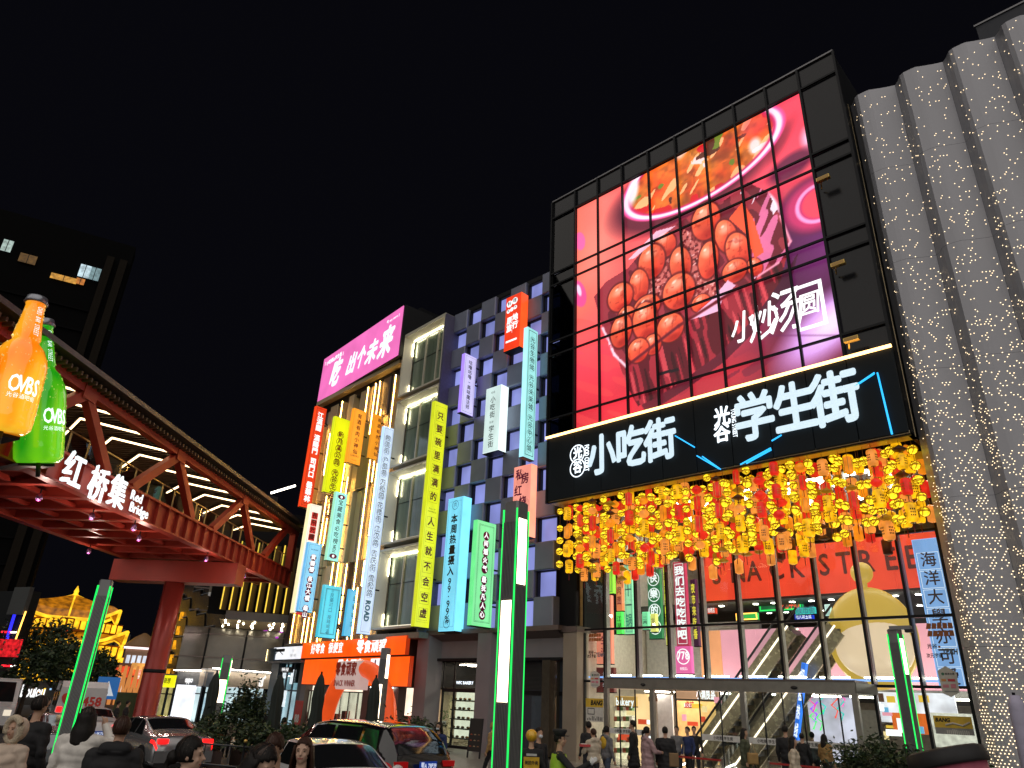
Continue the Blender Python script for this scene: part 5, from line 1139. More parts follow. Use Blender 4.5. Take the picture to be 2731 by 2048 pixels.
# railing of the walkway: brass posts and glass
for y in (.45, WB-.4):
    k = T0; bb('handrail', T0, T1, y-.03, y+.03, 11.75, 11.81, m=mat('brass_rail', (.5, .38, .18), .3, .7))
    while k < T1:
        bb('rail_post', k-.03, k+.03, y-.03, y+.03, 10.62, 11.75, m=mat('brass_rail', (.5, .38, .18), .3, .7))
        b = MB(); b.quad((k+.08, y, 10.7), (k+1.2, y, 10.7), (k+1.2, y, 11.65), (k+.08, y, 11.65), clear_glass); b.build('glass_panel', br); k += 1.3
# cap beam and column
bb('cap_beam', 19.2, 20.5, -.6, 7.3, 8.05, 9.3)
b = MB(); b.lathe([(.78, -.3), (.78, .2), (.62, .25), (.6, 4), (.58, 8.05)], mat('red_column_paint', (.36, .045, .035), .3, .2, var=.1, scale=.8), 28, (19.8, 3.4, 0)); b.build('column', br)
b = MB(); b.lathe([(.62, 2.9), (.63, 2.95), (.63, 3.05), (.62, 3.1)], black_metal, 20, (19.8, 3.4, 0)); b.build('column_strap', br)
mag = glow('magenta_spot_lens', 'f060c8', 2.2); vio = mat('violet_lamp_body', (.35, .2, .4), .2, .6)
for i, (t_, y) in enumerate(((3.2, 1.2), (6.4, .9), (8.5, .1), (11.0, 1.2), (15.2, 6.4), (16.4, .1), (22.3, .2), (-1.5, 5.6))):
    t = thing('bridge_spotlight', 'small magenta spotlight under the red bridge, %s from the left' % ordn(i), 'spotlight', BR.at(t_, -y, 9.36), BA, 'spotlights under the bridge')
    b = MB(); b.bar((0, 0, 0), (0, 0, -.18), .04, .04, ink_black); b.lathe([(.08, -.45), (.14, -.4), (.1, -.22), (.05, -.18)], vio, 10); b.build('housing', t)
    b = MB(); b.lathe([(.09, -.47), (.02, -.5)], mag, 10); b.build('lens', t)
    pl_l = bpy.data.lights.new('bridge_spot', 'POINT'); pl_l.energy = 55; pl_l.color = (1, .72, .62); pl_l.shadow_soft_size = .12; lo_ = bpy.data.objects.new('bulb', pl_l); COL.objects.link(lo_); lo_.parent = t; lo_.location = (0, 0, -.75)
# sign letters hung on the girder
rb_ = thing('red_bridge_sign', 'white lit letters on the side of the red bridge', 'sign', BR.at(5, .45, 9.6), BA)
b = MB(); b.M = Matrix.Translation((-5, 0, -9.6)); bw = glow('bridge_letter_white', 'f2fcff', 1.25)
for ch, u, v, px_ in (('红', 196, 1263, 58), ('桥', 262, 1300, 58), ('集', 314, 1320, 56)):
    q = BR.un(u, v, .45); s_ = 1.38; put(b, ch, q[0], q[1], s_*.95, s_*1.1, 0, bw, .022, .04, 0, 0)
q = BR.un(357, 1320, .45); htext(b, 'Red', q[0]-.3, q[0]+.9, q[1], .62, 0, bw, .02, .03); q = BR.un(356, 1353, .45); htext(b, 'Bridge', q[0]-.4, q[0]+1.5, q[1], .62, 0, bw, .02, .03)
b.build('lettering', rb_)
# two giant bottles
def bottle(label, t_, off, z, H, r, cm, tilt, dk, tx_=0):
    t = thing('giant_bottle', label, 'giant bottle', BR.at(t_, off, z), BA-.45, 'giant bottles beside the bridge'); t.rotation_euler = (0, tilt, BA-.45)
    pr = [(r*.80, 0), (r*.97, .06*H*.5), (r, .1*H), (r*.985, .12*H), (r, .14*H), (r, .46*H), (r*.95, .52*H), (r*.74, .60*H), (r*.50, .645*H), (r*.49, .66*H), (r*.52, .675*H), (r*.46, .75*H), (r*.38, .86*H), (r*.345, .925*H), (r*.37, .935*H), (r*.37, .95*H)]
    b = MB(); b.lathe(pr, cm, 40); b.build('body', t)
    b = MB(); b.lathe([(r*.40, .945*H), (r*.44, .95*H), (r*.40, .975*H), (r*.38, .995*H), (r*.2, H)], mat('bottle_cap_metal', (.35, .37, .42), .3, .7), 42, fn=lambda w, zz: 1+(.05*math.cos(21*w) if zz < .972*H else 0)); b.build('cap', t)
    b = MB(); rs = np.random.RandomState(int(H*100))
    for k in range(300):
        zf = rs.rand()**.9; w = rs.rand()*2*math.pi; zz = (.12+.80*zf)*H
        rr = np.interp(zz/H, [p[1]/H for p in pr], [p[0] for p in pr]); s_ = rs.choice([.010, .014, .02, .03])*r*1.1
        b.ball((rr*math.cos(w), rr*math.sin(w), zz), (s_, s_, s_*1.25), dk, 6, 4)
    b.build('droplets', t, 'stuff')
    b = MB()
    def wrap(ch, ang, zc, w, h, rad, bold):
        vs, fs, x0, x1, y0, y1 = glyph(ch); cx = (x0+x1)/2
        for dx, dz, dr in ([(0, 0, 0), (bold, 0, .003), (-bold, 0, .006), (0, bold, .009), (0, -bold, .012)] if bold else [(0, 0, 0)]):
            out = []
            for v in vs:
                a = (v[0]-cx+dx)*w/rad; q = (v[1]-.35+dz)*h; th = -math.pi/2+ang+a; R_ = rad+.012+dr; out.append((R_*math.cos(th), R_*math.sin(th), zc+q))
            b.add(out, fs, bw)
    for i, ch in enumerate('OVBS'): wrap(ch, (-.42+.27*i+tx_), .30*H, .52*r, .98*r, r, .018)
    for i, ch in enumerate('光谷酒吧街'): wrap(ch, (-.50+.21*i+tx_), .215*H, .2*r, .22*r, r, 0)
    b.build('lettering', t)
    b = MB(); rt_ = 'OVBS BAR STREET'; zt = .90*H; 
    for i, ch in enumerate(rt_):
        zc = zt-i*.0148*H
        if ch == ' ': continue
        vs, fs, x0, x1, y0, y1 = glyph(ch); rr = np.interp(zc/H, [p[1]/H for p in pr], [p[0] for p in pr])+.015
        out = []
        for v in vs:
            a = (v[1]-.35)*r*.30; q = -(v[0]-(x0+x1)/2)*.022*H; th = -math.pi/2+.12+a/rr; out.append((rr*math.cos(th), rr*math.sin(th), zc+q))
        b.add(out, fs, bw)
    b.build('neck_lettering', t)
    b = MB(); b.lathe([(r*.10, -.5), (r*.10, 0)], ink_black, 8); b.box(-r*.8, r*.8, .1, 1.6, -.1, 0, black_metal); b.build('mount', t)
    return t
def bottle_mat(name, c1, c2, st):
    m = bpy.data.materials.new(name); m.use_nodes = True; n = m.node_tree.nodes; l = m.node_tree.links; b = n['Principled BSDF']
    tc = n.new('ShaderNodeTexCoord'); no = n.new('ShaderNodeTexNoise'); no.inputs['Scale'].default_value = .55; mp = n.new('ShaderNodeMapping'); mp.inputs['Scale'].default_value = (1.4, 1.4, .45)
    cr_ = n.new('ShaderNodeValToRGB'); cr_.color_ramp.elements[0].position = .38; cr_.color_ramp.elements[0].color = lin(c1); cr_.color_ramp.elements[1].position = .62; cr_.color_ramp.elements[1].color = lin(c2)
    l.new(tc.outputs['Object'], mp.inputs[0]); l.new(mp.outputs[0], no.inputs['Vector']); l.new(no.outputs[0], cr_.inputs[0]); l.new(cr_.outputs[0], b.inputs['Emission Color'])
    b.inputs['Base Color'].default_value = lin(c1); b.inputs['Emission Strength'].default_value = st; b.inputs['Roughness'].default_value = .15; b.inputs['Coat Weight'].default_value = 1
    MATS[name] = m; return m
bottle('giant green beer bottle lettered OVBS, standing right of an orange one', -.15, .9, 9.45, 5.5, .80, bottle_mat('lit_green_bottle', '1f9a14', '7ee018', .8), math.radians(-15), glow('green_droplet', 'b8f060', .55), .22)
bottle('giant orange beer bottle lettered OVBS, partly cut by the left edge', -3.95, 2.3, 9.30, 4.75, .80, bottle_mat('lit_orange_bottle', 'f07808', 'ffc02a', .95), math.radians(-4), glow('orange_droplet', 'ffd070', .7))
# podium sign behind the bridge end and glazed parapet light
pt = thing('podium_terrace', 'dark roof terrace behind the bridge end with a slanted light strip', 'building', onD(740, 1400, 66).to_2d().to_3d(), BA)
b = MB(); b.box(-2, 9, 0, 4, 9.5, 12.2, mat('warm_dark_stone', (.16, .13, .09), .5)); b.build('wall', pt)
b = MB(); b.box(-2, 10, -.5, 4, 9.2, 9.5, white_paint); b.build('terrace_slab', pt)
a = onD(722, 1315, 62); c2 = onD(788, 1295, 62); t = thing('terrace_light_strip', 'thin slanted white light strip above the bridge end', 'light', a); b = MB(); b.tube([(0, 0, 0), tuple(c2-a)], .09, led_white, 6); b.build('tube', t)

# ================================================================= louvred building and phone shops (left of centre)
LB = thing('louvred_dark_building', 'dark building of tilted louvre panels behind the red column', 'building', (-58, 30, 0))
OL = (-58, 30, 0)
def quadD(b, pts, m): b.add([tuple(p) for p in pts], [tuple(range(len(pts)))], m)
lbp = Plane(-66.0, 30.0, 60)       # plane running away to the right
cor = Vector((-57.6, 25.6))
pa = onD(640, 1600, 74); pb = onD(470, 1560, 96)
LPn = Plane(pb.x, pb.y, math.degrees(math.atan2(pa.y-pb.y, pa.x-pb.x))); Lw = (Vector((pa.x, pa.y))-Vector((pb.x, pb.y))).length
louv = mat('louvre_slate', (.035, .042, .052), .18, .2, var=.6, scale=.3, spec=.8)
b = MBo(OL); A_ = LPn.at(-4, -1, 0); B_ = LPn.at(Lw+1, -1, 0); b.bar((A_.x, A_.y, 9), (B_.x, B_.y, 9), 1.0, 22, ink_black); b.build('wall', LB)
for i in range(9):
    for j in range(8):
        x0 = -4+(Lw+5)*i/9; x1 = -4+(Lw+5)*(i+1)/9-.12; z0 = 3.9+j*2.0-(i % 2)*.6; z1 = z0+1.8
        b = MBo(OL); P0 = LPn.at(x0, .1, z0); P1_ = LPn.at(x1, .1, z0); P2_ = LPn.at(x1, .4, z1); P3_ = LPn.at(x0, .4, z1)
        quadD(b, (P0, P1_, P2_, P3_), louv); b.build('louvre_panel', LB)
        b = MBo(OL); b.bar(LPn.at(x0, .15, z0-.03), LPn.at(x1, .15, z0-.03), .35, .07, mat('louvre_edge', (.30, .33, .37), .4, .3)); b.build('louvre_lip', LB)
for i in range(6):
    a = onD(486-9*i, 1645+38*i, 90); t_ = MBo(OL); t_.box(a.x-.25, a.x+.25, a.y-.2, a.y, a.z-.4, a.z+.5, glow('amber_window', 'ffab1e', .9, .5, 3)); t_.build('lit_window', LB)
# wing with vertical light bars and spot-lit canopy
wg = thing('canopy_building', 'glass building with yellow light bars above a spot-lit entrance canopy', 'building', onD(700, 1750, 66).to_2d().to_3d())
OW = tuple(wg.location)
c0 = onD(585, 1655, 62); c1 = onD(760, 1615, 62); WPn = Plane(c0.x, c0.y, math.degrees(math.atan2(c1.y-c0.y, c1.x-c0.x)))
def wp(u, v, off=0): q = WPn.un(u, v, off); return WPn.at(q[0], off, q[1])
zc = (wp(600, 1658).z+wp(758, 1630).z)/2
b = MBo(OW)
for a, c2 in (((592, 1560), (798, 1625)),):
    p = wp(580, 1500, -.4); q = wp(815, 1500, -.4); b.bar((p.x, p.y, zc+4.2), (q.x, q.y, zc+4.2), .3, 8.4, dark_panel, (0, 0, 1))
b.build('upper_wall', wg)
for i in range(9):
    u = 592+24*i; p = wp(u, 1600+.0*i, .6); b = MBo(OW); b.bar((p.x, p.y, zc+.3), (p.x, p.y, zc+5.6), .07, .07, glow('yellow_bar_light', 'f8d048', 1.3), (1, 0, 0)); b.build('light_bar', wg)
    p = wp(u+6, 1600, .05); b = MBo(OW); b.bar((p.x, p.y, zc+.3), (p.x, p.y, zc+5.6), .5, .14, bronze, (1, 0, 0)); b.build('fin', wg)
p = wp(600, 1650, .2); q = wp(815, 1600, .2); b = MBo(OW); b.bar((p.x, p.y, zc-.05), (q.x, q.y, zc-.05), .5, .6, grey_metal); b.build('canopy_edge', wg)
dn = WPn.n; b = MBo(OW); P0 = WPn.at(0, 0, zc-.36); P1_ = WPn.at(13, 0, zc-.36); b.add([tuple(P0), tuple(P1_), (P1_.x+dn.x*9, P1_.y+dn.y*9, zc-.36), (P0.x+dn.x*9, P0.y+dn.y*9, zc-.36)], [(0, 1, 2, 3)], mat('canopy_wood', (.42, .30, .15), .4)); b.build('canopy_soffit', wg)
for k in range(48):
    x = .4+1.15*(k % 12)+rnd.uniform(-.3, .3); y = .5+2.0*(k//12)+rnd.uniform(-.3, .3); P = WPn.at(x, -y, zc-.42); b = MBo(OW); b.ball(tuple(P), .07, glow('canopy_spot', 'fff0cc', 30), 6, 4); b.build('spotlight', wg)
bk0 = WPn.at(-3, -9, 0); bk1 = WPn.at(24, -9, 0)
b = MBo(OW); b.bar((bk0.x, bk0.y, 3.5+(zc-4)/2), (bk1.x, bk1.y, 3.5+(zc-4)/2), .3, zc-3.8, mat('reflective_dark_glass', (.15, .135, .11), .12, .1, var=.5, scale=.4, spec=.9)); b.build('glass_wall', wg)
for k in range(6):
    P = WPn.at(-1+3.2*k, -8.8, 0); b = MBo(OW); b.bar((P.x, P.y, 3.7), (P.x, P.y, zc-.5), .12, .12, black_metal, (1, 0, 0)); b.build('mullion', wg)
for k in range(4):
    z = 4.7+k*1.9; P = WPn.at(-3, -8.8, z); Q = WPn.at(24, -8.8, z); b = MBo(OW); b.bar(P, Q, .1, .1, bronze); b.build('transom', wg)
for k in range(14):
    P = WPn.at(3+rnd.uniform(0, 9), -8.7, 6.2+rnd.uniform(-.8, 1.2)); h_ = rnd.choice(('c83cd8', 'ff5a4a', 'f6c870', '3ad06a')); b = MBo(OW); b.box(P.x-.35, P.x+.35, P.y-.03, P.y, P.z-.06, P.z+.08, glow('reflected_neon_'+h_, h_, .9)); b.build('neon_reflection', wg)  # neon reflections in the glass put in as glowing patches
# phone shops
def shopband(name, label, u0, v0, u1, v1, u1b, v1b, D0, D1, m, draw, lit, txtm=None):
    a = onD(u0, v0, D0); c2 = onD(u1, v1, D1); PLn = Plane(a.x, a.y, math.degrees(math.atan2(c2.y-a.y, c2.x-a.x))); w = (Vector((c2.x, c2.y))-Vector((a.x, a.y))).length
    zt = (a.z+c2.z)/2; zb = PLn.un(u1b, v1b)[1]
    t = thing(name, label, 'shop front', PLn.at(0, 0, 0), PLn.a)
    b = MB(); b.box(0, w, 0, .6, zb, zt, m); b.build('fascia', t); b = MB(); b.box(-.02, w+.02, -.05, .6, zt, zt+.1, grey_metal); b.build('coping', t)
    b = MB(); draw(b, w, zt-zb, zb); b.build('lettering', t)
    b = MB(); b.box(-1.5, w-.1, 1.0, 1.1, -.1, zb, lit); b.build('lit_interior', t)
    if m.name != 'yellow_fascia': b = MB(); b.box(.1, w-.1, -.42, -.36, zt+.12, zt+.16, glow('added_wash_light', 'fff2e0', 26)); b.build('added_fascia_light', t)  # added light strip that brightens the fascia from above
    n_ = max(2, int(w/1.6))
    for k in range(n_+1): x = w*k/n_; b = MB(); b.box(x-.06, x+.06, .05, .2, -.1, zb, black_metal); b.build('mullion', t)
    for k in range(n_): b = MB(); b.box(w*k/n_+.06, w*(k+1)/n_-.06, .1, .12, 0, zb-.02, clear_glass); b.build('window_pane', t)
    b = MB(); b.box(0, w, .05, .2, zb-.5, zb-.42, black_metal); b.build('transom', t)
    for k in range(n_):
        if k % 2: b = MB(); x = w*k/n_; b.box(x+.2, x+1.1, .9, .95, .5, zb-.7, glow('shop_poster_'+name, 'dcecff' if name != 'yellow_phone_shop' else 'ffe9a0', 1.0, .4, 2)); b.build('poster', t)
    return t
whitein = glow('white_shop_interior', 'eef2fa', 1.3, .3, .8)
shopband('grey_phone_shop', 'grey fascia phone shop lettered oppo left of the beige one', 473, 1798, 551, 1789.5, 544, 1832, 63.5, 60, mat('zinc_fascia', (.22, .23, .25), .35, .4), lambda b, w, h, zb: htext(b, 'oppo', w*.35, w*.62, zb+h*.5, h*.6, -.06, ink_white, .03), whitein)
shopband('beige_phone_shop', 'beige fascia phone shop with a white 1+ emblem', 553, 1789.5, 738, 1798, 724, 1838, 60, 66, mat('beige_fascia', (.50, .43, .35), .5), lambda b, w, h, zb: (b.rectline(w*.74, w*.80, zb+h*.15, zb+h*.75, .12, -.05, ink_white), put(b, '1', w*.77, zb+h*.45, h*.42, h*.42, -.06, ink_white, .03), put(b, '+', w*.815, zb+h*.78, h*.45, h*.45, -.06, ink_white, .05)), whitein)
shopband('yellow_phone_shop', 'bright yellow lit shop sign just right of the red column', 433, 1803, 470, 1798, 468, 1834, 65.5, 64, glow('yellow_fascia', 'f8f41c', 1.0, .1), lambda b, w, h, zb: htext(b, '联想', w*.25, w*.75, zb+h*.5, h*.5, -.06, ink_black, .02), glow('warm_small_shop', 'ffd890', .7, .5, 1.5))

# ================================================================= far left: tower, pagoda, other buildings
TA = 72; tp = onD(345, 716, 100); TW = Plane(tp.x, tp.y, TA)
tw = thing('residential_tower', 'dark high-rise tower with a few lit windows at the left edge', 'building', TW.at(0), math.radians(TA))
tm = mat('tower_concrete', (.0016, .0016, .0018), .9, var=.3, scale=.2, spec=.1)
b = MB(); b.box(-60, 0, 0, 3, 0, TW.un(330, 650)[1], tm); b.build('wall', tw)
for x in (-2.0, -.4): b = MB(); b.box(x-.9, x, -.6, 0, 6, TW.un(335, 700)[1], mat('tower_rib', (.013, .010, .007), .8, spec=.1)); b.build('rib', tw)
for j in range(15):
    b = MB(); b.box(-60, -3, -.25, 0, 5+3*j, 5.2+3*j, mat('tower_slab_edge', (.003, .003, .0035), .9, spec=.1)); b.build('floor_band', tw)
for u, v, w_, h_, hx, s_ in ((19, 655, 1.1, 1.7, 'cfe8e0', .8), (74, 690, 1.9, 1.3, '8a6224', .5), (170, 742, 3.0, .8, 'ffb84a', .9), (214, 750, 1.0, .9, 'ff9a3a', .8), (226, 723, 1.3, 1.9, 'd8f4ff', 1.1), (252, 730, 1.3, 1.9, 'a8d0d8', .55)):
    q = TW.un(u, v, .3); b = MB(); b.box(q[0]-w_/2, q[0]+w_/2, -.3, -.27, q[1]-h_/2, q[1]+h_/2, glow('tower_window_'+hx, hx, s_*.6, .5, 2)); b.build('window', tw)
    b = MB(); b.box(q[0]-.04, q[0]+.04, -.33, -.3, q[1]-h_/2, q[1]+h_/2, ink_black); b.build('window_bar', tw)
# dark podium at far left with blue and red neon
pd = thing('neon_podium', 'dark podium block at the left edge striped with blue and red neon', 'building', onD(30, 1750, 60).to_2d().to_3d(), math.radians(22))
PDp = Plane(pd.location.x, pd.location.y, 22)
qa = PDp.un(86, 1575); 
b = MB(); b.box(-14, qa[0], 0, .7, 0, qa[1], mat('podium_dark', (.008, .010, .011), .6, spec=.2)); b.build('wall', pd); b = MB(); b.box(qa[0]-1.4, qa[0]+.15, -.3, 0, qa[1]-1.6, qa[1]+.2, mat('podium_cap', (.05, .055, .055), .5)); b.build('cap', pd)
def pl(name, u0, v0, u1, v1, m, r=.07): p = PDp.un(u0, v0, .2); q = PDp.un(u1, v1, .2); b = MB(); b.tube([(p[0], -.2, p[1]), (q[0], -.2, q[1])], r, m, 6); b.build(name, pd)
pl('blue_neon', 49, 1605, 6, 1745, glow('deep_blue_neon', '2a2cff', 1.6), .1); pl('amber_neon', 69, 1630, 42, 1705, led_orange, .05)
for v in (1685, 1714, 1745, 1775): pl('red_neon', 5, v, 30, v+1, glow('red_neon', 'ff2030', 1.8)); pl('white_neon', 30, v+1, 42, v+1, led_white, .05)
pq = PDp.un(28, 1726, .25); b = MB(); b.box(pq[0]-1.2, pq[0]+1, -.3, -.25, pq[1]-.6, pq[1]+.5, glow('red_led_sign', 'd81c24', .9, .6, 5)); b.build('led_sign', pd)
# low shops on the far side of the road
def farblock(name, label, u0, u1, vt, vb, D, m, rz=0, dep=6):
    a = onD(u0, vt, D); c2 = onD(u1, vt, D); an = math.atan2(c2.y-a.y, c2.x-a.x); w = (c2-a).length; t = thing(name, label, 'building', (a.x, a.y, 0), an); b = MB(); b.box(0, w, 0, dep, -.1, a.z, m); b.build('wall', t); return t, w, a.z
t, w, h = farblock('white_far_building', 'long pale building behind the pagoda', 60, 340, 1658, 0, 190, mat('far_pale_wall', (.11, .115, .10), .7), dep=20)
for k in range(14):
    for j in range(2): b = MB(); b.box(2+w*k/15, 2+w*k/15+w*.03, -.2, 0, h-3.4-j*3.6, h-1.8-j*3.6, dark_glass); b.build('window', t)
t, w, h = farblock('grey_far_building', 'grey block right of the pagoda', 312, 350, 1690, 0, 175, mat('far_grey_wall', (.05, .055, .055), .7), dep=20)
for k in range(3):
    for j in range(4): b = MB(); b.box(w*(.1+.3*k), w*(.28+.3*k), -.2, 0, h-3-j*3.4, h-1.5-j*3.4, dark_glass); b.build('window', t)
t, w, h = farblock('round_pavilion', 'peach pavilion with a lit round roof beyond the red column', 338, 420, 1722, 0, 120, mat('peach_wall', (.42, .24, .14), .6)); b = MB(); b.lathe([(w*.62, 0), (w*.6, .2), (w*.3, 1.4), (.2, 2.0)], mat('copper_roof', (.3, .16, .06), .5), 20, (w/2, 3, h)); b.build('roof', t)
for k in range(5): b = MB(); b.box(w*(.08+.18*k), w*(.2+.18*k), -.12, 0, h-3.6, h-1.2, glow('pavilion_window', 'e8f0ff', .8, .4, 1)); b.build('window', t)
b = MB(); b.box(-.3, w+.3, -.4, 0, h-.35, h-.1, glow('pavilion_rim_light', 'fff0f4', 1.6)); b.build('rim_light', t)
t, w, h = farblock('lattice_arcade', 'lattice arcade glowing warm below the pavilion', 285, 425, 1765, 0, 110, mat('arcade_wall', (.22, .12, .07), .6))
for k in range(9): b = MB(); b.bar((w*k/9, -.3, h-5.5), (w*(k+.5)/9, -.3, h-.3), .3, .3, glow('arcade_strut', 'e8944c', .7)); b.build('strut', t); b = MB(); b.bar((w*(k+.5)/9, -.32, h-.3), (w*(k+1)/9, -.32, h-5.5), .3, .3, MATS['arcade_strut']); b.build('strut', t)
for k in range(16): b = MB(); z = rnd.uniform(.5, h-1); x = rnd.uniform(0, w-2); b.box(x, x+rnd.uniform(.8, 2.5), -.2, -.1, z, z+rnd.uniform(.5, 1.4), glow(('arcade_w1', 'arcade_w2', 'arcade_w3')[k % 3], ('fff4e8', 'ffb45a', 'e84a24')[k % 3], .95, .4, 1)); b.build('lit_shop', t)
b = MB(); htext(b, '楚河汉街夜市', w*.2, w*.95, h-7.0, 2.0, -.45, glow('orange_shop_letters', 'ff9a40', 1.3), .03); b.build('lettering', t)
t, w, h = farblock('far_shop_row', 'row of small lit shops far down the road at the left', -120, 285, 1805, 0, 95, mat('far_shop_wall', (.04, .035, .03), .7))
for k in range(26): b = MB(); x = w*k/26; b.box(x+.3, x+w/26-.4, -.12, 0, rnd.uniform(.4, 1.4), h-rnd.uniform(.4, 1.6), glow('farshop%d' % (k % 5), ('ffd040', '9cc8f0', '503820', '8a5a28', 'ff9a30')[k % 5], (.9, .8, .3, .4, .9)[k % 5], .6, .8)); b.build('lit_shop', t)
b = MB(); htext(b, '永利', w*.02, w*.14, h+1.4, 2.4, -.3, glow('yellow_neon_letters', 'ffe000', 1.5), .03); b.box(w*.0, w*.16, -.1, 0, h, h+2.6, mat('sign_board_dark', (.1, .06, .02), .6)); b.build('roof_sign', t)
b = MB(); htext(b, 'Loulou', w*.44, w*.6, h-1.0, 1.6, -.3, ink_white, .03); b.build('lettering', t)
# pagoda
D_ = 135; pg_b = onD(172, 1690, D_); pg = thing('golden_pagoda', 'pagoda outlined in golden light with upturned roofs and red lanterns', 'pagoda', (pg_b.x, pg_b.y, 0), math.radians(28))
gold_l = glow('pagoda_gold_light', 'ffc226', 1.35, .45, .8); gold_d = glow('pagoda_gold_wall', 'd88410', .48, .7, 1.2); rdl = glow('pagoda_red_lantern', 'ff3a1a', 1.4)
zt = onD(250, 1590, D_).z; sc_ = D_/1890*1.25
def tier(z, r0, r1, hh, flare):
    b = MB(); n_ = 8; k = 6; ring = []
    for i in range(k+1):
        f = i/k; rr = r0+(r1-r0)*f
        for j in range(32):
            w = 2*math.pi*j/32; cpk = abs(math.cos(2*w)) ** 3 if True else 0
            sq = 1/max(abs(math.cos(w+math.pi/4)), abs(math.sin(w+math.pi/4)))*.78
            zz = z+hh*(f**.6)+flare*(1-f)**3*max(0, (sq-.88))*8
            ring.append((rr*sq*math.cos(w), rr*sq*math.sin(w), zz))
    fs = [(i*32+j, i*32+(j+1) % 32, (i+1)*32+(j+1) % 32, (i+1)*32+j) for i in range(k) for j in range(32)]
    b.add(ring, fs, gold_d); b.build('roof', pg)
    b = MB(); b.tube([ring[j % 32] for j in range(33)], .24, gold_l, 5, False); b.build('eave_light', pg)
    for j in (4, 12, 20, 28):
        b = MB(); b.tube([ring[i*32+j] for i in range(k+1)], .13, gold_l, 5); b.build('ridge_light', pg)
        p = ring[j]; b = MB()
        for q in range(2): b.ball((p[0]*.97, p[1]*.97, p[2]-.8-q*.9), (.4, .4, .42), rdl, 8, 6)
        b.build('lantern', pg)
R_ = 10.0
tier(zt-4.0, R_*.85, .3, 3.9, .9); tier(zt-7.2, R_*1.06, R_*.72, 1.4, 1.0); tier(zt-11.0, R_*1.1, R_*.8, 1.3, 1.0)
for z0, z1, rr in ((zt-5.7, zt-4.0, .55), (zt-9.6, zt-7.2, .62), (zt-14, zt-11.0, .62)):
    b = MB(); b.box(-R_*rr, R_*rr, -R_*rr, R_*rr, z0, z1, mat('pagoda_wall', (.35, .12, .02), .6)); b.build('wall', pg)
    for s_ in range(4):
        for k in range(9):
            b = MB(); b.M = Matrix.Rotation(s_*math.pi/2, 4, 'Z'); x = -R_*rr+2*R_*rr*(k+.15)/9; b.box(x, x+R_*rr*.15, -R_*rr-.1, -R_*rr, z0+.3, z1-.2, gold_l); b.build('lit_window', pg)
b = MB(); b.lathe([(.5, 0), (.3, .5), (.35, .8), (.05, 1.6)], gold_l, 8, (0, 0, zt-.3)); b.build('finial', pg)
b = MB(); b.box(-R_*1.3, R_*1.3, -R_*1.3, R_*1.3, 0, 2.2, mat('pagoda_base', (.2, .12, .06), .7)); b.build('base', pg)
# ================================================================= trees, shrubs, hedges
leafs = [mat('leaf_dark', (.012, .028, .010), .6, var=.4), mat('leaf_mid', (.03, .06, .02), .55, var=.4), mat('leaf_light', (.07, .10, .03), .5, var=.4)]
def foliage(name, parent, c, r, n, size, seed, ms=leafs, wt=(5, 4, 2), clumps=26):
    rs = random.Random(seed); cl = []
    for k in range(clumps):
        w = rs.uniform(0, 6.283); ph = math.asin(rs.uniform(-.7, 1)); q = rs.uniform(.35, .95)
        cl.append((c[0]+r[0]*q*math.cos(w)*math.cos(ph), c[1]+r[1]*q*math.sin(w)*math.cos(ph), c[2]+r[2]*q*math.sin(ph), rs.uniform(.25, .5)))
    b = MB()
    for k in range(n):
        k0 = cl[rs.randrange(clumps)]; m = ms[rs.choices(range(len(ms)), wt)[0]]; s_ = k0[3]
        g = [rs.gauss(0, .45) for _ in range(3)]
        p = Vector((k0[0]+g[0]*s_*r[0], k0[1]+g[1]*s_*r[1], k0[2]+g[2]*s_*r[2]))
        d = Vector((rs.gauss(0, 1), rs.gauss(0, 1), rs.gauss(0, .6))).normalized(); e = d.cross(Vector((rs.gauss(0, 1), rs.gauss(0, 1), 1))).normalized(); L_ = size*rs.uniform(.6, 1.3)
        b.add([p, p+d*L_*.5+e*L_*.22, p+d*L_, p+d*L_*.5-e*L_*.22], [(0, 1, 2, 3)], m)
    return b.build(name, parent, 'stuff')
bark = mat('bark', (.05, .035, .025), .8, bump=.4)
def tree(label, u, v, D, h, r, seed, n=3200, size=.35, group=None):
    p = onD(u, v, D); t = thing('tree', label, 'tree', (p.x, p.y, -.1), 0, group); b = MB(); b.tube([(0, 0, 0), (.05, .05, h*.3), (.1, 0, h*.55)], .16, bark, 8, r2=.09); b.build('trunk', t)
    b = MB(); rs = random.Random(seed)
    for k in range(7): w = rs.uniform(0, 6.28); b.tube([(.08, 0, h*.4), (r*.4*math.cos(w), r*.4*math.sin(w), h*.62), (r*.7*math.cos(w), r*.7*math.sin(w), h*.8)], .06, bark, 5, r2=.02)
    b.build('branches', t, 'stuff'); foliage('crown', t, (0, 0, h*.72), (r, r, h*.34), n, size, seed); return t
tree('dark bushy street tree at far left, left of the green-lit post', 85, 1780, 62, 5.9, 2.6, 1, group='street trees at the left')
tree('wide dark street tree directly behind the green-lit post', 165, 1790, 56, 4.3, 3.0, 2, group='street trees at the left')
tree('small dark tree with gold light behind it, right of the green-lit post', 268, 1800, 72, 4.4, 1.3, 3, 2000, group='street trees at the left')
def shrub(label, u, v, D, r, hh, seed, n=2600, size=.16, z0=0., grp='shrubs in planters'):
    p = onD(u, v, D); t = thing('shrub', label, 'shrub', (p.x, p.y, z0), 0, grp); b = MB(); b.tube([(0, 0, -.1), (0, 0, hh*.6)], .05, bark, 6); b.build('stem', t)
    foliage('foliage', t, (0, 0, hh*.58), (r, r, hh*.46), n, size, seed); return t
shrub('tall cone-shaped shrub before the beige phone shop', 645, 1900, 30, .95, 2.25, 11, 3600)
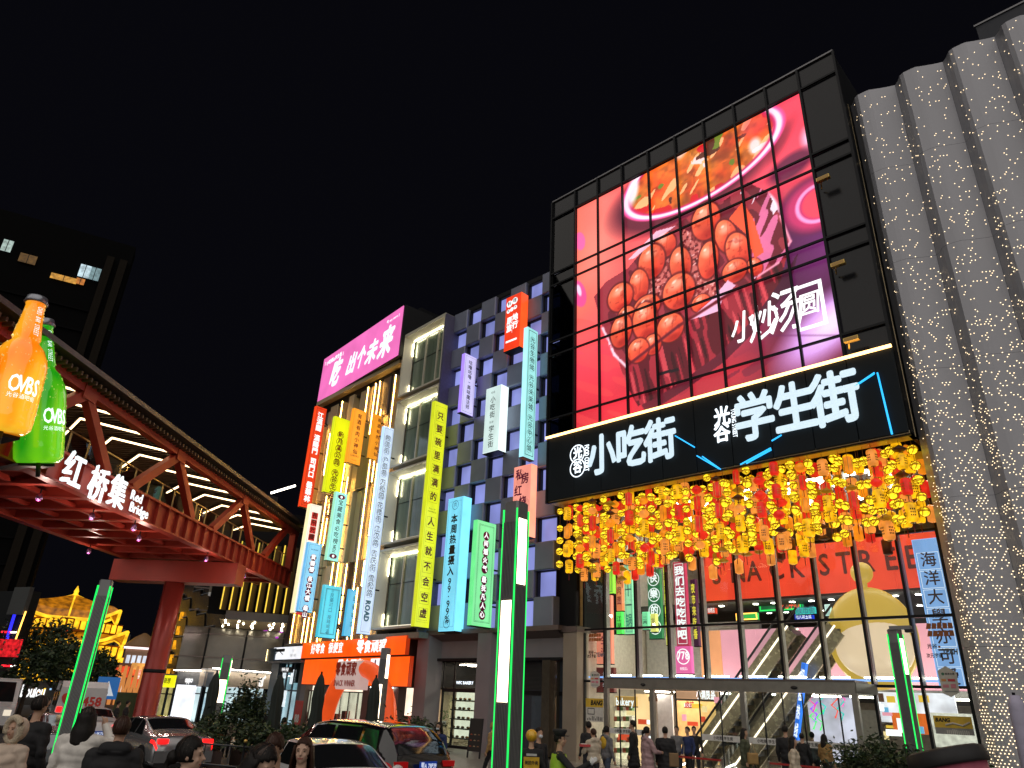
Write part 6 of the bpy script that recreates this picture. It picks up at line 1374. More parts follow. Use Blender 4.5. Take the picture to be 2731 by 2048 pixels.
shrub('leafy bush before the lighter umbrella lamp behind the black car', 1090, 1920, 22.5, 1.0, 1.75, 12, 3600, .12)
shrub('broad leafy bush left of the right-hand lamp post', 2330, 1960, 22.3, 1.3, 1.75, 13, 4600, .13)
shrub('leafy bush right of the right-hand lamp post', 2480, 1975, 22.6, 1.15, 1.55, 14, 4200, .13)
shrub('low spiky bush at the foot of the right-hand planter', 2300, 2030, 21.5, .9, .9, 15, 2400, .2)
shrub('thin tuft of reeds beside the black car', 1158, 1965, 23, .3, 1.2, 16, 500, .3)
pl_ = thing('planter_box', 'low dark planter under the bushes at the right', 'planter', (onD(2400, 1990, 22.4)).to_2d().to_3d()); b = MB(); b.box(-2.6, 2.2, -.7, .9, 0, .45, tan_stone); b.build('body', pl_)
for i, (u, D, w_) in enumerate(((560, 27, 3.4), (690, 26, 3.6), (800, 25, 3.4), (900, 24.2, 3.0))):
    p = onD(u, 1900, D); t = thing('hedge', 'low clipped hedge along the forecourt, %s from the left' % ordn(i), 'hedge', (p.x, p.y, 0), math.radians(-18), 'hedges along the forecourt')
    b = MB(); b.box(-w_/2, w_/2, -.35, .35, -.1, .45, mat('planter_brown', (.05, .03, .025), .7)); b.build('planter', t)
    foliage('foliage', t, (0, 0, .8), (w_*.55, .5, .5), 2400, .17, 20+i, clumps=40)

# ================================================================= lamp posts
def lamp_post(label, u, v, D, H, rz, faces=(0, 1, 2, 3), green=True, w=.36, grp='square lamp posts with light panels'):
    p = onD(u, v, D); t = thing('lamp_post', label, 'lamp post', (p.x, p.y, 0), rz, grp); c_ = w/2; ch = w*.11
    outl = [(-c_+ch, -c_), (c_-ch, -c_), (c_, -c_+ch), (c_, c_-ch), (c_-ch, c_), (-c_+ch, c_), (-c_, c_-ch), (-c_, -c_+ch)]
    pm = mat('lamp_post_grey', (.24, .245, .25), .45, .5, var=.08)
    def pris(b, z0, z1, m, s_=1): v_ = [(x*s_, y*s_, z0) for x, y in outl]+[(x*s_, y*s_, z1) for x, y in outl]; b.add(v_, [tuple(reversed(range(8))), tuple(range(8, 16))]+[(i, (i+1) % 8, (i+1) % 8+8, i+8) for i in range(8)], m)
    b = MB(); pris(b, -.1, .9, pm); b.build('base', t)
    b = MB(); pris(b, .9, H-.35, mat('lamp_core_dark', (.05, .052, .055), .5, .4), .93); b.build('core', t)
    b = MB(); pris(b, H-.35, H, pm, 1.0); pris(b, H, H+.02, grey_metal, .9); b.build('cap', t)
    for k in range(4):
        M = Matrix.Rotation(k*math.pi/2, 4, 'Z'); lo = (3.35 if k % 2 else 1.80)/4.55*H; hi = (4.33 if k % 2 else 3.15)/4.55*H
        b = MB(); b.M = M
        if k in faces: b.cbox(-c_+ch+.015, c_-ch-.015, -c_-.004, -c_+.02, lo+.02, hi-.02, glow('lamp_panel_white', 'ffe6c4', 5.0, .25, .8), .006); b.build('light_panel', t)
        for q, (l2, h2) in [(q, r_) for q in range(7) for r_ in (((.9, H-.35),) if k not in faces else ((.9, lo), (hi, H-.35)))]:
            if h2-l2 < .1: continue
            b = MB(); b.M = M; x = -c_+ch+.01+(w-2*ch-.02)*q/7; b.box(x, x+(w-2*ch)/7*.55, -c_-.002, -c_+.02, l2, h2, pm); b.build('rib', t)
        if green:
            b = MB(); b.M = M @ Matrix.Rotation(math.pi/4, 4, 'Z'); rr = (c_-ch/2)*math.sqrt(2)+.006; b.box(-.012, .012, -rr-.026, -rr+.012, .1, H-.12, led_green); b.build('green_light_line', t)
        b = MB(); b.M = M; b.box(-c_+ch-.012, -c_+ch+.01, -c_-.006, -c_+.02, .9, H-.35, pm); b.box(c_-ch-.01, c_-ch+.012, -c_-.006, -c_+.02, .9, H-.35, pm); b.build('edge_trim', t)
    return t
lamp_post('tall grey lamp post with green light lines and white panels in front of the checkerboard', 1378, 1345, 12.5, 5.41, math.radians(2), w=.325)
lamp_post('leaning-looking green-lit lamp post at the far left among the crowd', 285, 1550, 20, 4.41, math.radians(62), faces=(), w=.27)
lamp_post('green-lit lamp post at the right before the glass front', 2385, 1682, 23.8, 4.50, math.radians(-8), faces=(1,), w=.30)
lamp_post('distant green-lit lamp post in front of the phone shops', 608, 1752, 44, 3.85, math.radians(60), w=.5)
lamp_post('lamp post without green lines in front of the snack shop', 1030, 1729, 27, 3.72, math.radians(18), faces=(0, 1), green=False, w=.27)
cc = thing('security_camera', 'cctv camera bracket on top of the right-hand lamp post', 'camera', onD(2385, 1682, 23.7)); b = MB(); b.box(-.1, .45, -.1, .1, .02, .12, grey_metal); b.box(.3, .5, -.12, .05, -.06, .02, ink_black); b.build('body', cc)
# folded parasols
def parasol(label, u, v, D, H):
    p = onD(u, v, D); t = thing('folded_parasol', label, 'parasol', (p.x, p.y, 0), 0, 'folded parasols on the forecourt'); cm = mat('parasol_green_black', (.012, .02, .016), .7)
    b = MB(); b.lathe([(.12, .72), (.24, .78), (.23, 1.1), (.18, 1.6), (.185, 2.0), (.16, H-.45), (.09, H-.15), (.015, H)], cm, 28, fn=lambda w, z: 1+.18*math.cos(6*w+2*z)); b.build('canopy', t)
    b = MB(); b.tube([(0, 0, 0), (0, 0, H+.05)], .03, black_metal, 8); b.lathe([(.3, 0), (.3, .08), (.05, .1)], black_metal, 12); b.build('pole', t)
for a in (('dark folded parasol before the beige phone shop', 575, 1812, 30, 2.75), ('dark folded parasol left of the snack shop', 748, 1808, 27.5, 2.75), ('dark folded parasol under the left leg of the orange arch', 856, 1810, 25.6, 2.78), ('dark folded parasol left of the plain lamp post', 1003, 1812, 25.2, 2.75)): parasol(*a)
# inflatable arch, tube and block brightened by a glow put into their skins
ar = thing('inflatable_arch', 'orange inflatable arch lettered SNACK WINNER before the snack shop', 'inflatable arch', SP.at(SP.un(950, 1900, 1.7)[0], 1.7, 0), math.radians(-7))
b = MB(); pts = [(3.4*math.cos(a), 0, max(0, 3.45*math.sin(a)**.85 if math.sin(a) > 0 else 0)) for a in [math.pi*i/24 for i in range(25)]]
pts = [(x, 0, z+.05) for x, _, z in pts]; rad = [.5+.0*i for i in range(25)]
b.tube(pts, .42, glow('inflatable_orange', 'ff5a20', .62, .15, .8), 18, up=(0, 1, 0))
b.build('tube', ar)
b = MB(); b.cbox(-2.0, .55, -.5, .2, 2.45, 3.85, glow('inflatable_white', 'e8c8c0', .55, .1), .18); b.build('sign_block', ar)
b = MB(); htext(b, '零食顽家', -1.9, .45, 3.38, .72, -.52, mat('arch_red', (.5, .03, .01), .5), .04); htext(b, 'SNACK WINNER', -1.9, .45, 2.75, .4, -.52, MATS['arch_red'], .03); b.build('lettering', ar)
# menu board
t = thing('menu_board', 'black pavement menu board with food pictures outside the bakery', 'menu board', onZ(1262, 2022, 0).to_3d(), math.radians(8)); t.location.z = 0
b = MB(); b.bar((-.32, 0, 0), (-.32, .12, 1.5), .05, .05, ink_black); b.bar((.32, 0, 0), (.32, .12, 1.5), .05, .05, ink_black); b.quad((-.32, -.01, .25), (.32, -.01, .25), (.32, .1, 1.5), (-.32, .1, 1.5), mat('chalk_black', (.02, .018, .016), .5)); b.build('board', t)
b = MB()
for k in range(9): x, z = -.2+.2*(k % 3), .4+.22*(k//3); b.disc(x, z, .07, -.02+.088*z-.01, mat(('food_red', 'food_tan', 'food_brown')[k % 3], ((.4, .08, .04), (.4, .3, .18), (.25, .12, .06))[k % 3], .5), 10)
b.build('pictures', t)
# queue barriers
for i, (u, v, D) in enumerate(((1806, 2010, 25.0), (2050, 2025, 24.4))):
    p = onD(u, v, D); t = thing('queue_barrier', 'chrome posts with a red belt %s' % ('before the middle doors', 'before the right-hand doors')[i], 'barrier', (p.x, p.y, 0), 0, 'red belt barriers')
    for k in range(2):
        b = MB(); b.lathe([(.16, 0), (.16, .03), (.03, .05), (.03, .92), (.045, .94)], chrome, 12, (1.5*k, 0, 0)); b.build('post', t)
    b = MB(); b.bar((0, 0, .88), (1.5, 0, .88), .012, .05, mat('belt_red', (.4, .02, .02), .6)); b.build('belt', t)
# tilted pink cup-shaped display at right
cu = thing('cup_display', 'large tilted pink paper-cup display with a black lid at the right edge', 'display', onD(2570, 2040, 20.6).to_2d().to_3d()); cu.rotation_euler = (0, math.radians(-14), math.radians(-5)); cu.location.z = .1
b = MB(); b.lathe([(.62, 0), (.78, 1.25)], mat('rose_pink_card', (.38, .09, .14), .5), 28); b.build('cup', cu); b = MB(); b.lathe([(.83, 1.2), (.86, 1.25), (.82, 1.5), (.7, 1.55)], ink_black, 28); b.build('lid', cu)
b = MB()
for r_, s_ in enumerate(('ORIENTAL', 'JASMINE')):
    for i, ch in enumerate(s_):
        vs, fs, x0, x1, y0, y1 = glyph(ch); th0 = -math.pi/2-.45+i*.13; out = [((.74+.01)*math.cos(th0+(v_[0]-.3)*.2/.74), (.75)*math.sin(th0+(v_[0]-.3)*.2/.74), .75-r_*.22+(v_[1]-.3)*.2) for v_ in vs]; b.add(out, fs, ink_black)
b.build('lettering', cu)
t = thing('flag_banner', 'rolled pale banner on a pole at the extreme right edge', 'banner', (onD(2728, 1960, 18)).to_2d().to_3d()); b = MB(); b.tube([(0, 0, 0), (0, 0, 2.75)], .03, black_metal, 6); b.build('pole', t); b = MB(); b.lathe([(.05, .9), (.16, 1.2), (.14, 2.5), (.08, 2.7)], mat('lilac_cloth', (.4, .38, .5), .7), 10, fn=lambda w, z: 1+.2*math.cos(3*w)); b.build('cloth', t)
# railings along the road
def railing(label, u0, v0, D0, u1, v1, D1, H=1.05):
    a = onD(u0, v0, D0); c2 = onD(u1, v1, D1); an = math.atan2(c2.y-a.y, c2.x-a.x); w = (c2.to_2d()-a.to_2d()).length; t = thing('railing', label, 'railing', (a.x, a.y, -.11), an, 'black arched road railings'); rm = mat('railing_black', (.07, .072, .08), .3, .6)
    for z in (.12, .62, H): b = MB(); b.tube([(0, 0, z), (w, 0, z)], .022, rm, 6); b.build('rail', t)
    n_ = max(1, round(w/1.9))
    for k in range(n_+1):
        x = w*k/n_; b = MB(); b.tube([(x, 0, 0), (x, 0, H+.08)], .03, rm, 8); b.build('post', t)
        b = MB(); b.ball((x, 0, H+.12), .045, gold_metal, 8, 6); b.build('post_knob', t)
    for k in range(n_*2):
        x = w*(k+.5)/(n_*2); r_ = w/(n_*4)*.92; b = MB(); b.tube([(x+r_*math.cos(q), 0, .12+.42*math.sin(q)) for q in [math.pi*i/10 for i in range(11)]], .014, rm, 5); b.build('arch', t)
        b = MB(); b.tube([(x, 0, .62), (x, 0, H)], .012, rm, 5); b.build('baluster', t)
railing('black arched railing behind the three close heads', 520, 1960, 21.0, 800, 1985, 19.0)
railing('black arched railing left of the ponytail woman, nearer the camera', 330, 1975, 13.5, 505, 1990, 12.5)
# blue pedestrian sign
p = onD(286, 1837, 48); t = thing('pedestrian_sign', 'blue square crossing sign with a white triangle', 'road sign', (p.x, p.y, -.1), math.radians(68)); b = MB(); b.tube([(0, 0, 0), (0, 0, p.z+.6)], .05, grey_metal, 8); b.build('pole', t)
zz = p.z; b = MB(); b.box(-.55, .55, -.06, -.02, zz-.42, zz+.7, glow('sign_blue_lit', '2a78c8', .45)); b.build('plate', t); b = MB(); b.add([(-.38, -.07, zz-.25), (.38, -.07, zz-.25), (0, -.07, zz+.5)], [(0, 1, 2)], glow('sign_white_lit', 'e0e8f0', .6)); b.add([(-.09, -.08, zz-.15), (.09, -.08, zz-.15), (0, -.08, zz+.25)], [(0, 1, 2)], ink_black); b.build('triangle', t)
t, w, h = farblock('green_kiosk', 'small dark green kiosk beside the red column', 312, 368, 1846, 0, 52, mat('kiosk_green', (.06, .09, .03), .6), dep=2)
# ================================================================= vehicles
def car(name, label, cat, loc, rz, spec, paint, plate=None, tail=None, head=None, group=None, rear_text=None, seeing=True):
    L_, W2 = spec['L'], spec['W']/2
    xs = np.array(spec['x']); Zr = np.array(spec['zr']); Zb = np.array(spec['belt']); Wd = np.array(spec['w'])*W2; Wr = np.array(spec['wr'])*W2; bot = spec.get('bot', .24)
    def ev(x):
        def sm(a): return sum(np.interp(x+d, xs, a) for d in (-.05, -.02, 0, .02, .05))/5
        zr, zb_, w, wr = sm(Zr), sm(Zb), sm(Wd), sm(Wr)
        zr = max(zr, zb_+.02); zm = bot+(zb_-bot)*.55
        return [(0, bot), (w*.8, bot), (w*.96, bot+.08), (w*1.0, bot+(zb_-bot)*.3), (w*1.0, zm), (w*.985, zb_-.06), (w*.955, zb_), (wr*1.0+(w*.955-wr)*.12, zr-(zr-zb_)*.12-.0), (wr*.93, zr-.035*min(1, (zr-zb_)*3+.3)), (wr*.7, zr-.012), (wr*.35, zr), (0, zr+.002)]
    N = 12
    def surf(x, q, side=1, off=0):
        r = ev(x); i = min(int(q), N-2); f = q-i; a, c2 = r[i], r[i+1]; y, z = a[0]+(c2[0]-a[0])*f, a[1]+(c2[1]-a[1])*f
        if off:
            ty, tz = c2[0]-a[0], c2[1]-a[1]; l = math.hypot(ty, tz) or 1; r2 = ev(x+.02); y2 = r2[i][0]+(r2[i+1][0]-r2[i][0])*f; z2 = r2[i][1]+(r2[i+1][1]-r2[i][1])*f
            v1 = Vector((0, ty/l, tz/l)); v2 = Vector((.02, y2-y, z2-z)).normalized(); n_ = v1.cross(v2)
            if n_.z*1.0+n_.y*.5 < 0: n_ = -n_
            n_.normalize(); return (x+n_.x*off-L_/2, (y+n_.y*off)*side, z+n_.z*off)
        return (x-L_/2, y*side, z)
    t = thing(name, label, cat, loc, rz, group)
    st = sorted(set(list(np.linspace(0, L_, 34))+list(xs))); b = MB(); v = []
    for x in st:
        r = ev(x); v += [(x-L_/2, y, z) for y, z in r]+[(x-L_/2, -y, z) for y, z in reversed(r[1:-1])]
    M_ = 2*N-2; n_ = len(st); f = [(i*M_+j, i*M_+(j+1) % M_, (i+1)*M_+(j+1) % M_, (i+1)*M_+j) for i in range(n_-1) for j in range(M_)]
    f = [tuple(reversed(q)) for q in f]+[tuple(range(M_)), tuple(reversed(range((n_-1)*M_, n_*M_)))]
    b.add(v, f, paint, True); b.build('body', t)
    cg = mat('car_glass', (.008, .009, .010), .04, 0, var=.05, spec=1.0)
    def patch(nm, x0, x1, x2, x3, q0, q1, m, side=1, off=.006, nx=8, nq=5, both=False):
        b = MB(); v = []; sides = [(q0, q1, side)]
        for i in range(nx+1):
            for j in range(nq+1):
                fj = j/nq; q = q0+(q1-q0)*fj; xa = x0+(x2-x0)*fj; xb = x1+(x3-x1)*fj; v.append(surf(xa+(xb-xa)*i/nx, q, side, off))
        b.add(v, [(i*(nq+1)+j, i*(nq+1)+j+1, (i+1)*(nq+1)+j+1, (i+1)*(nq+1)+j) for i in range(nx) for j in range(nq)], m, True); return b.build(nm, t)
    def cross(nm, x0, x1, m, qe=7.6):      # windscreen: spans both sides across the middle
        b = MB(); v = []; nx, nq = 6, 8
        for i in range(nx+1):
            x = x0+(x1-x0)*i/nx
            for s_ in (1, -1):
                qs = [qe+(11-qe)*k/nq for k in range(nq+1)]
                if s_ == -1: qs = list(reversed(qs))[1:]
                for q in qs: v.append(surf(x, q, s_, .006))
        M2 = 2*nq+1; b.add(v, [(i*M2+j, i*M2+j+1, (i+1)*M2+j+1, (i+1)*M2+j) for i in range(nx) for j in range(M2-1)], m, True); return b.build(nm, t)
    for s_ in (1, -1):
        for (a0, a1, a2, a3) in spec['side']: patch('side_window', a0, a1, a2, a3, 6.12, 6.95, cg, s_)
        patch('sill', .2, L_-.3, .25, L_-.35, 1.1, 2.4, ink_black, s_, .004)
    cross('windscreen', *spec['ws'], cg); cross('rear_window', *spec['rw'], cg)
    tl = tail or red_lamp_dim
    for s_ in (1, -1):
        patch('tail_lamp', spec['tl'][0], spec['tl'][1], spec['tl'][0], spec['tl'][1], spec['tl'][2], spec['tl'][3], tl, s_, .012)
        patch('head_lamp', L_-.55, L_-.12, L_-.5, L_-.14, 4.4, 5.6, head or mat('headlamp_glass', (.5, .5, .5), .1), s_, .01)
        b = MB(); b.box(-L_/2-.02, -L_/2+.1, s_*W2*.55 if s_ > 0 else -W2*.86, s_*W2*.86 if s_ > 0 else -W2*.55, spec['tz']-.05, spec['tz']+.06, tl); b.build('rear_lamp', t)
    b = MB(); b.box(-L_/2-.05, -L_/2+.25, -W2*.9, W2*.9, .32, .62, paint); b.box(-L_/2-.03, -L_/2+.2, -W2*.85, W2*.85, .22, .32, ink_black); b.build('rear_bumper', t)
    b = MB(); b.box(L_/2-.25, L_/2+.02, -W2*.85, W2*.85, .25, .55, ink_black); b.build('front_grille', t)
    for x in (.82, L_-.92):
        for s_ in (1, -1):
            w_ = thing('x', 'x', 'x'); bpy.data.objects.remove(w_)
            b = MB(); b.M = Matrix.Translation((x-L_/2, s_*(W2-.1), .33)) @ Matrix.Rotation(math.pi/2, 4, 'X')
            b.lathe([(.2, -.11), (.31, -.11), (.335, -.08), (.335, .08), (.31, .11), (.2, .11)], mat('tyre_rubber', (.015, .015, .015), .8), 22); wo = b.build('wheel', t)
            b = MB(); b.M = Matrix.Translation((x-L_/2, s_*(W2-.1), .33)) @ Matrix.Rotation(math.pi/2, 4, 'X'); b.lathe([(.21, -.112), (.19, -.118), (.05, -.12)], mat('alloy_rim', (.35, .35, .36), .25, .8), 14); b.lathe([(.05, .12), (.19, .118), (.21, .112)], MATS['alloy_rim'], 14); b.build('rim', wo)
            b = MB(); b.disc(x-L_/2, .34, .40, s_*(W2+.004), ink_black, 20); b.build('wheel_arch', t)
    for s_ in (1, -1):
        b = MB(); b.ball((spec['ws'][1]-L_/2-.15, s_*(W2+.1), spec['belt'][3]+.05), (.07, .12, .08), paint, 10, 7); b.build('wing_mirror', t)
    if plate:
        b = MB(); b.box(-L_/2-.075, -L_/2-.05, -.24, .24, spec['pz']-.08, spec['pz']+.08, glow('plate_'+plate[1], plate[1], .35)); pl__ = b.build('number_plate', t)
        b = MB(); b.M = Matrix.Rotation(-math.pi/2, 4, 'Z') @ Matrix.Translation((0, -L_/2-.08, 0)); 
        b.M = Matrix(((0, 1, 0, 0), (-1, 0, 0, 0), (0, 0, 1, 0), (0, 0, 0, 1))); htext(b, plate[0], -.22, .22, spec['pz'], .12, -L_/2-.08, glow('plate_white', 'e8f0ff', .8), .02); b.build('plate_lettering', pl__)
    return t
SUV = dict(L=4.9, W=1.92, x=[0, .1, .3, .62, 1.4, 2.6, 3.15, 3.9, 4.55, 4.82, 4.9], zr=[.85, 1.16, 1.45, 1.70, 1.76, 1.76, 1.70, 1.14, 1.03, .88, .6], belt=[.80, 1.02, 1.06, 1.08, 1.08, 1.07, 1.06, 1.05, .95, .8, .55], w=[.88, .96, .99, 1, 1, 1, 1, 1, .97, .88, .75], wr=[.8, .78, .74, .74, .76, .76, .74, .86, .85, .8, .7],
    side=[(.62, 1.25, .75, 1.2), (1.32, 2.25, 1.3, 2.2), (2.32, 3.45, 2.3, 3.05)], ws=(3.2, 3.82), rw=(.13, .50), tl=(.02, .30, 4.6, 5.9), tz=1.0, pz=.98, bot=.28)
SED = dict(L=4.75, W=1.84, x=[0, .12, .55, 1.0, 1.75, 2.5, 2.95, 3.7, 4.4, 4.66, 4.75], zr=[.72, .98, 1.03, 1.16, 1.44, 1.45, 1.40, .99, .86, .72, .45], belt=[.68, .88, .92, .93, .94, .94, .93, .92, .80, .66, .4], w=[.86, .95, .99, 1, 1, 1, 1, 1, .97, .88, .72], wr=[.82, .82, .80, .72, .70, .70, .70, .84, .86, .8, .7],
    side=[(1.15, 1.75, 1.55, 1.8), (1.82, 2.55, 1.85, 2.5), (2.62, 3.35, 2.58, 3.0)], ws=(2.98, 3.62), rw=(.95, 1.62), tl=(.0, .34, 4.9, 5.8), tz=.86, pz=.62, bot=.2)
blackp = mat('black_car_paint', (.006, .006, .007), .12, .2, var=.05, coat=1, spec=.7); whitep = mat('white_car_paint', (.62, .62, .63), .18, 0, var=.04, coat=1); silverp = mat('silver_car_paint', (.34, .35, .37), .2, .6, var=.04, coat=1); greyp = mat('grey_car_paint', (.25, .27, .3), .2, .6, var=.04, coat=1)
def at(u, v, D): p = onD(u, v, D); return (p.x, p.y, -.11)
car('parked_car', 'glossy black SUV with blue number plate before the bakery', 'car', at(950, 1990, 19.0), math.radians(182), SUV, blackp, ('鄂A 78P39', '1c4cc0'), tail=glow('suv_red_lamp', 'c01014', .35))
car('white_sedan', 'white sedan facing right beside the black SUV', 'car', at(880, 1990, 16.6), math.radians(-12), SED, whitep)
car('silver_sedan', 'silver-grey sedan with bright brake lights under the red column', 'car', at(418, 1950, 27.0), math.radians(178), SED, silverp, ('鄂A·D2M6', '2050b0'), tail=red_lamp)
car('white_hatchback', 'white car with glowing brake lights ahead of the silver sedan', 'car', at(228, 1930, 35), math.radians(172), SED, whitep, ('鄂A·5K70', '2050b0'), tail=red_lamp)
car('low_white_car', 'white car whose roof just shows at the bottom right', 'car', at(2270, 2040, 11.2), math.radians(170), SED, whitep)
car('dark_sedan', 'dark car among the crowd at the far left', 'car', at(150, 1925, 27), math.radians(170), SED, greyp)
for s_ in ((418, 1950, 27.0, 178), (228, 1930, 33, 172)):
    pass
# vans
def van(label, loc, rz, text=None, H=2.35, L_=5.4):
    t = thing('white_van', label, 'van', loc, rz); b = MB(); W2 = .98
    prof = [(-L_/2, .35), (L_/2, .35), (L_/2, 1.1), (L_/2-.75, 1.3), (L_/2-1.35, H-.1), (L_/2-1.6, H), (-L_/2+.2, H), (-L_/2, H-.25)]
    k = len(prof); v = []
    for s_, ins in ((-W2+.06, .08), (-W2, 0), (W2, 0), (W2-.06, .08)): v += [(x*(1-ins*.03), s_*(.93 if z > 1.8 else 1), z-(ins if z > 2 else 0)) for x, z in prof]
    f = [tuple(reversed(range(k))), tuple(range(3*k, 4*k))]+[(r*k+i, (r+1)*k+i, (r+1)*k+(i+1) % k, r*k+(i+1) % k) for r in range(3) for i in range(k)]
    b.add(v, [tuple(reversed(q)) for q in f], whitep, False); b.build('body', t)
    cg = MATS['car_glass']
    b = MB(); b.box(-L_/2-.015, -L_/2, -.72, .72, 1.35, 1.95, whitep if text else cg); b.build('rear_door', t)
    for s_ in (1, -1):
        b = MB(); b.box(L_/2-2.5, L_/2-1.5, s_*W2*.97-.02, s_*W2*.97+.02, 1.3, 1.95, cg); b.build('side_window', t)
        b = MB(); b.box(-L_/2+.5, -L_/2+1.9, s_*W2*.97-.02, s_*W2*.97+.02, 1.3, 1.95, cg); b.build('side_window', t)
        b = MB(); b.box(-L_/2-.03, -L_/2+.03, s_*.8-.1, s_*.8+.1, .8, 1.3, red_lamp); b.build('tail_lamp', t)
        b = MB(); b.box(L_/2-.04, L_/2+.02, s_*.72-.15, s_*.72+.15, .75, 1.0, glow('van_headlamp', 'fff0d8', .8)); b.build('head_lamp', t)
    for x in (-L_/2+.9, L_/2-1.0):
        for s_ in (1, -1): b = MB(); b.M = Matrix.Translation((x, s_*(W2-.12), .36)) @ Matrix.Rotation(math.pi/2, 4, 'X'); b.lathe([(.2, -.11), (.34, -.1), (.36, 0), (.34, .1), (.2, .11)], MATS['tyre_rubber'], 18); b.build('wheel', t)
    b = MB(); b.add([(L_/2-.74, -.8, 1.33), (L_/2-.74, .8, 1.33), (L_/2-1.3, .72, H-.16), (L_/2-1.3, -.72, H-.16)], [(0, 1, 2, 3)], cg); b.build('windscreen', t)
    if text:
        b = MB(); b.M = Matrix(((0, 1, 0, 0), (-1, 0, 0, 0), (0, 0, 1, 0), (0, 0, 0, 1))); htext(b, text, -.85, .85, 1.55, .5, -L_/2-.02, mat('van_red_print', (.6, .04, .03), .5), .04); b.build('rear_lettering', t)
    return t
van('white ambulance-like van with red digits 0458 on its back behind the green lamp', at(212, 1850, 42), math.radians(166), '♥0458')
van('pale van at the far left edge with two dark windows', at(-12, 1860, 46), math.radians(-15))

# ================================================================= people
SKIN = mat('skin', (.52, .31, .21), .5, var=.06); SKIN2 = mat('fair_skin', (.62, .40, .29), .5, var=.05)
HAIRB = mat('black_hair', (.010, .008, .007), .5, var=.4, scale=40, bump=.4, streak=True, spec=.25); HAIRR = mat('brown_hair', (.04, .016, .009), .5, var=.4, scale=40, bump=.4, streak=True, spec=.25)
def cl(name, c, rough=.8, bump=.3): return mat(name, c, rough, var=.18, scale=9, bump=bump)
BLK = cl('black_cloth', (.012, .012, .014)); DRK = cl('dark_trousers', (.02, .022, .03)); WHT = cl('white_padded_cloth', (.72, .69, .64)); BEI = cl('beige_coat_cloth', (.56, .45, .36)); TAN = cl('tan_cloth', (.36, .22, .08)); PNK = cl('dusty_pink_cloth', (.40, .26, .27)); BLU = cl('navy_cloth', (.02, .035, .12)); GRN = cl('olive_cloth', (.06, .07, .04)); GRY = cl('grey_cloth', (.16, .16, .17)); YEL = cl('yellow_cloth', (.62, .38, .03)); NEO = glow('neon_vest_cloth', '86d020', .10); SHO = cl('dark_shoe', (.03, .028, .025)); WSH = cl('white_shoe', (.5, .5, .5)); JEA = cl('jeans_cloth', (.05, .07, .11)); CRM = cl('cream_coat_cloth', (.55, .47, .36))
NEO2 = mat('lime_vest_cloth', (.40, .62, .04), .6, var=.1); GLV = cl('white_glove', (.7, .7, .7)); REFL = mat('reflective_band', (.75, .76, .74), .3); MSK = mat('mask_white', (.65, .7, .75), .6)
def caps(a, b_, r1, r2, n=10):
    a = Vector(a); b_ = Vector(b_); m = MB(); d = (b_-a); l = d.length or 1e-4; d = d/l
    x = d.cross(Vector((0, 0, 1)) if abs(d.z) < .9 else Vector((1, 0, 0))).normalized(); y = d.cross(x); rings = []
    for k in range(1, 4): t_ = -math.pi/2+math.pi/2*k/3; rings.append((a+d*r1*math.sin(t_), r1*math.cos(t_)))
    for k in range(0, 3): t_ = math.pi/2*k/3; rings.append((b_+d*r2*math.sin(t_), r2*math.cos(t_)))
    v = [a-d*r1]
    for c_, r in rings: v += [c_+(x*math.cos(2*math.pi*j/n)+y*math.sin(2*math.pi*j/n))*r for j in range(n)]
    v.append(b_+d*r2); e = len(v)-1; k = len(rings)
    f = [(0, 1+(j+1) % n, 1+j) for j in range(n)]+[(1+i*n+j, 1+i*n+(j+1) % n, 1+(i+1)*n+(j+1) % n, 1+(i+1)*n+j) for i in range(k-1) for j in range(n)]+[(e, 1+(k-1)*n+j, 1+(k-1)*n+(j+1) % n) for j in range(n)]
    return v, f
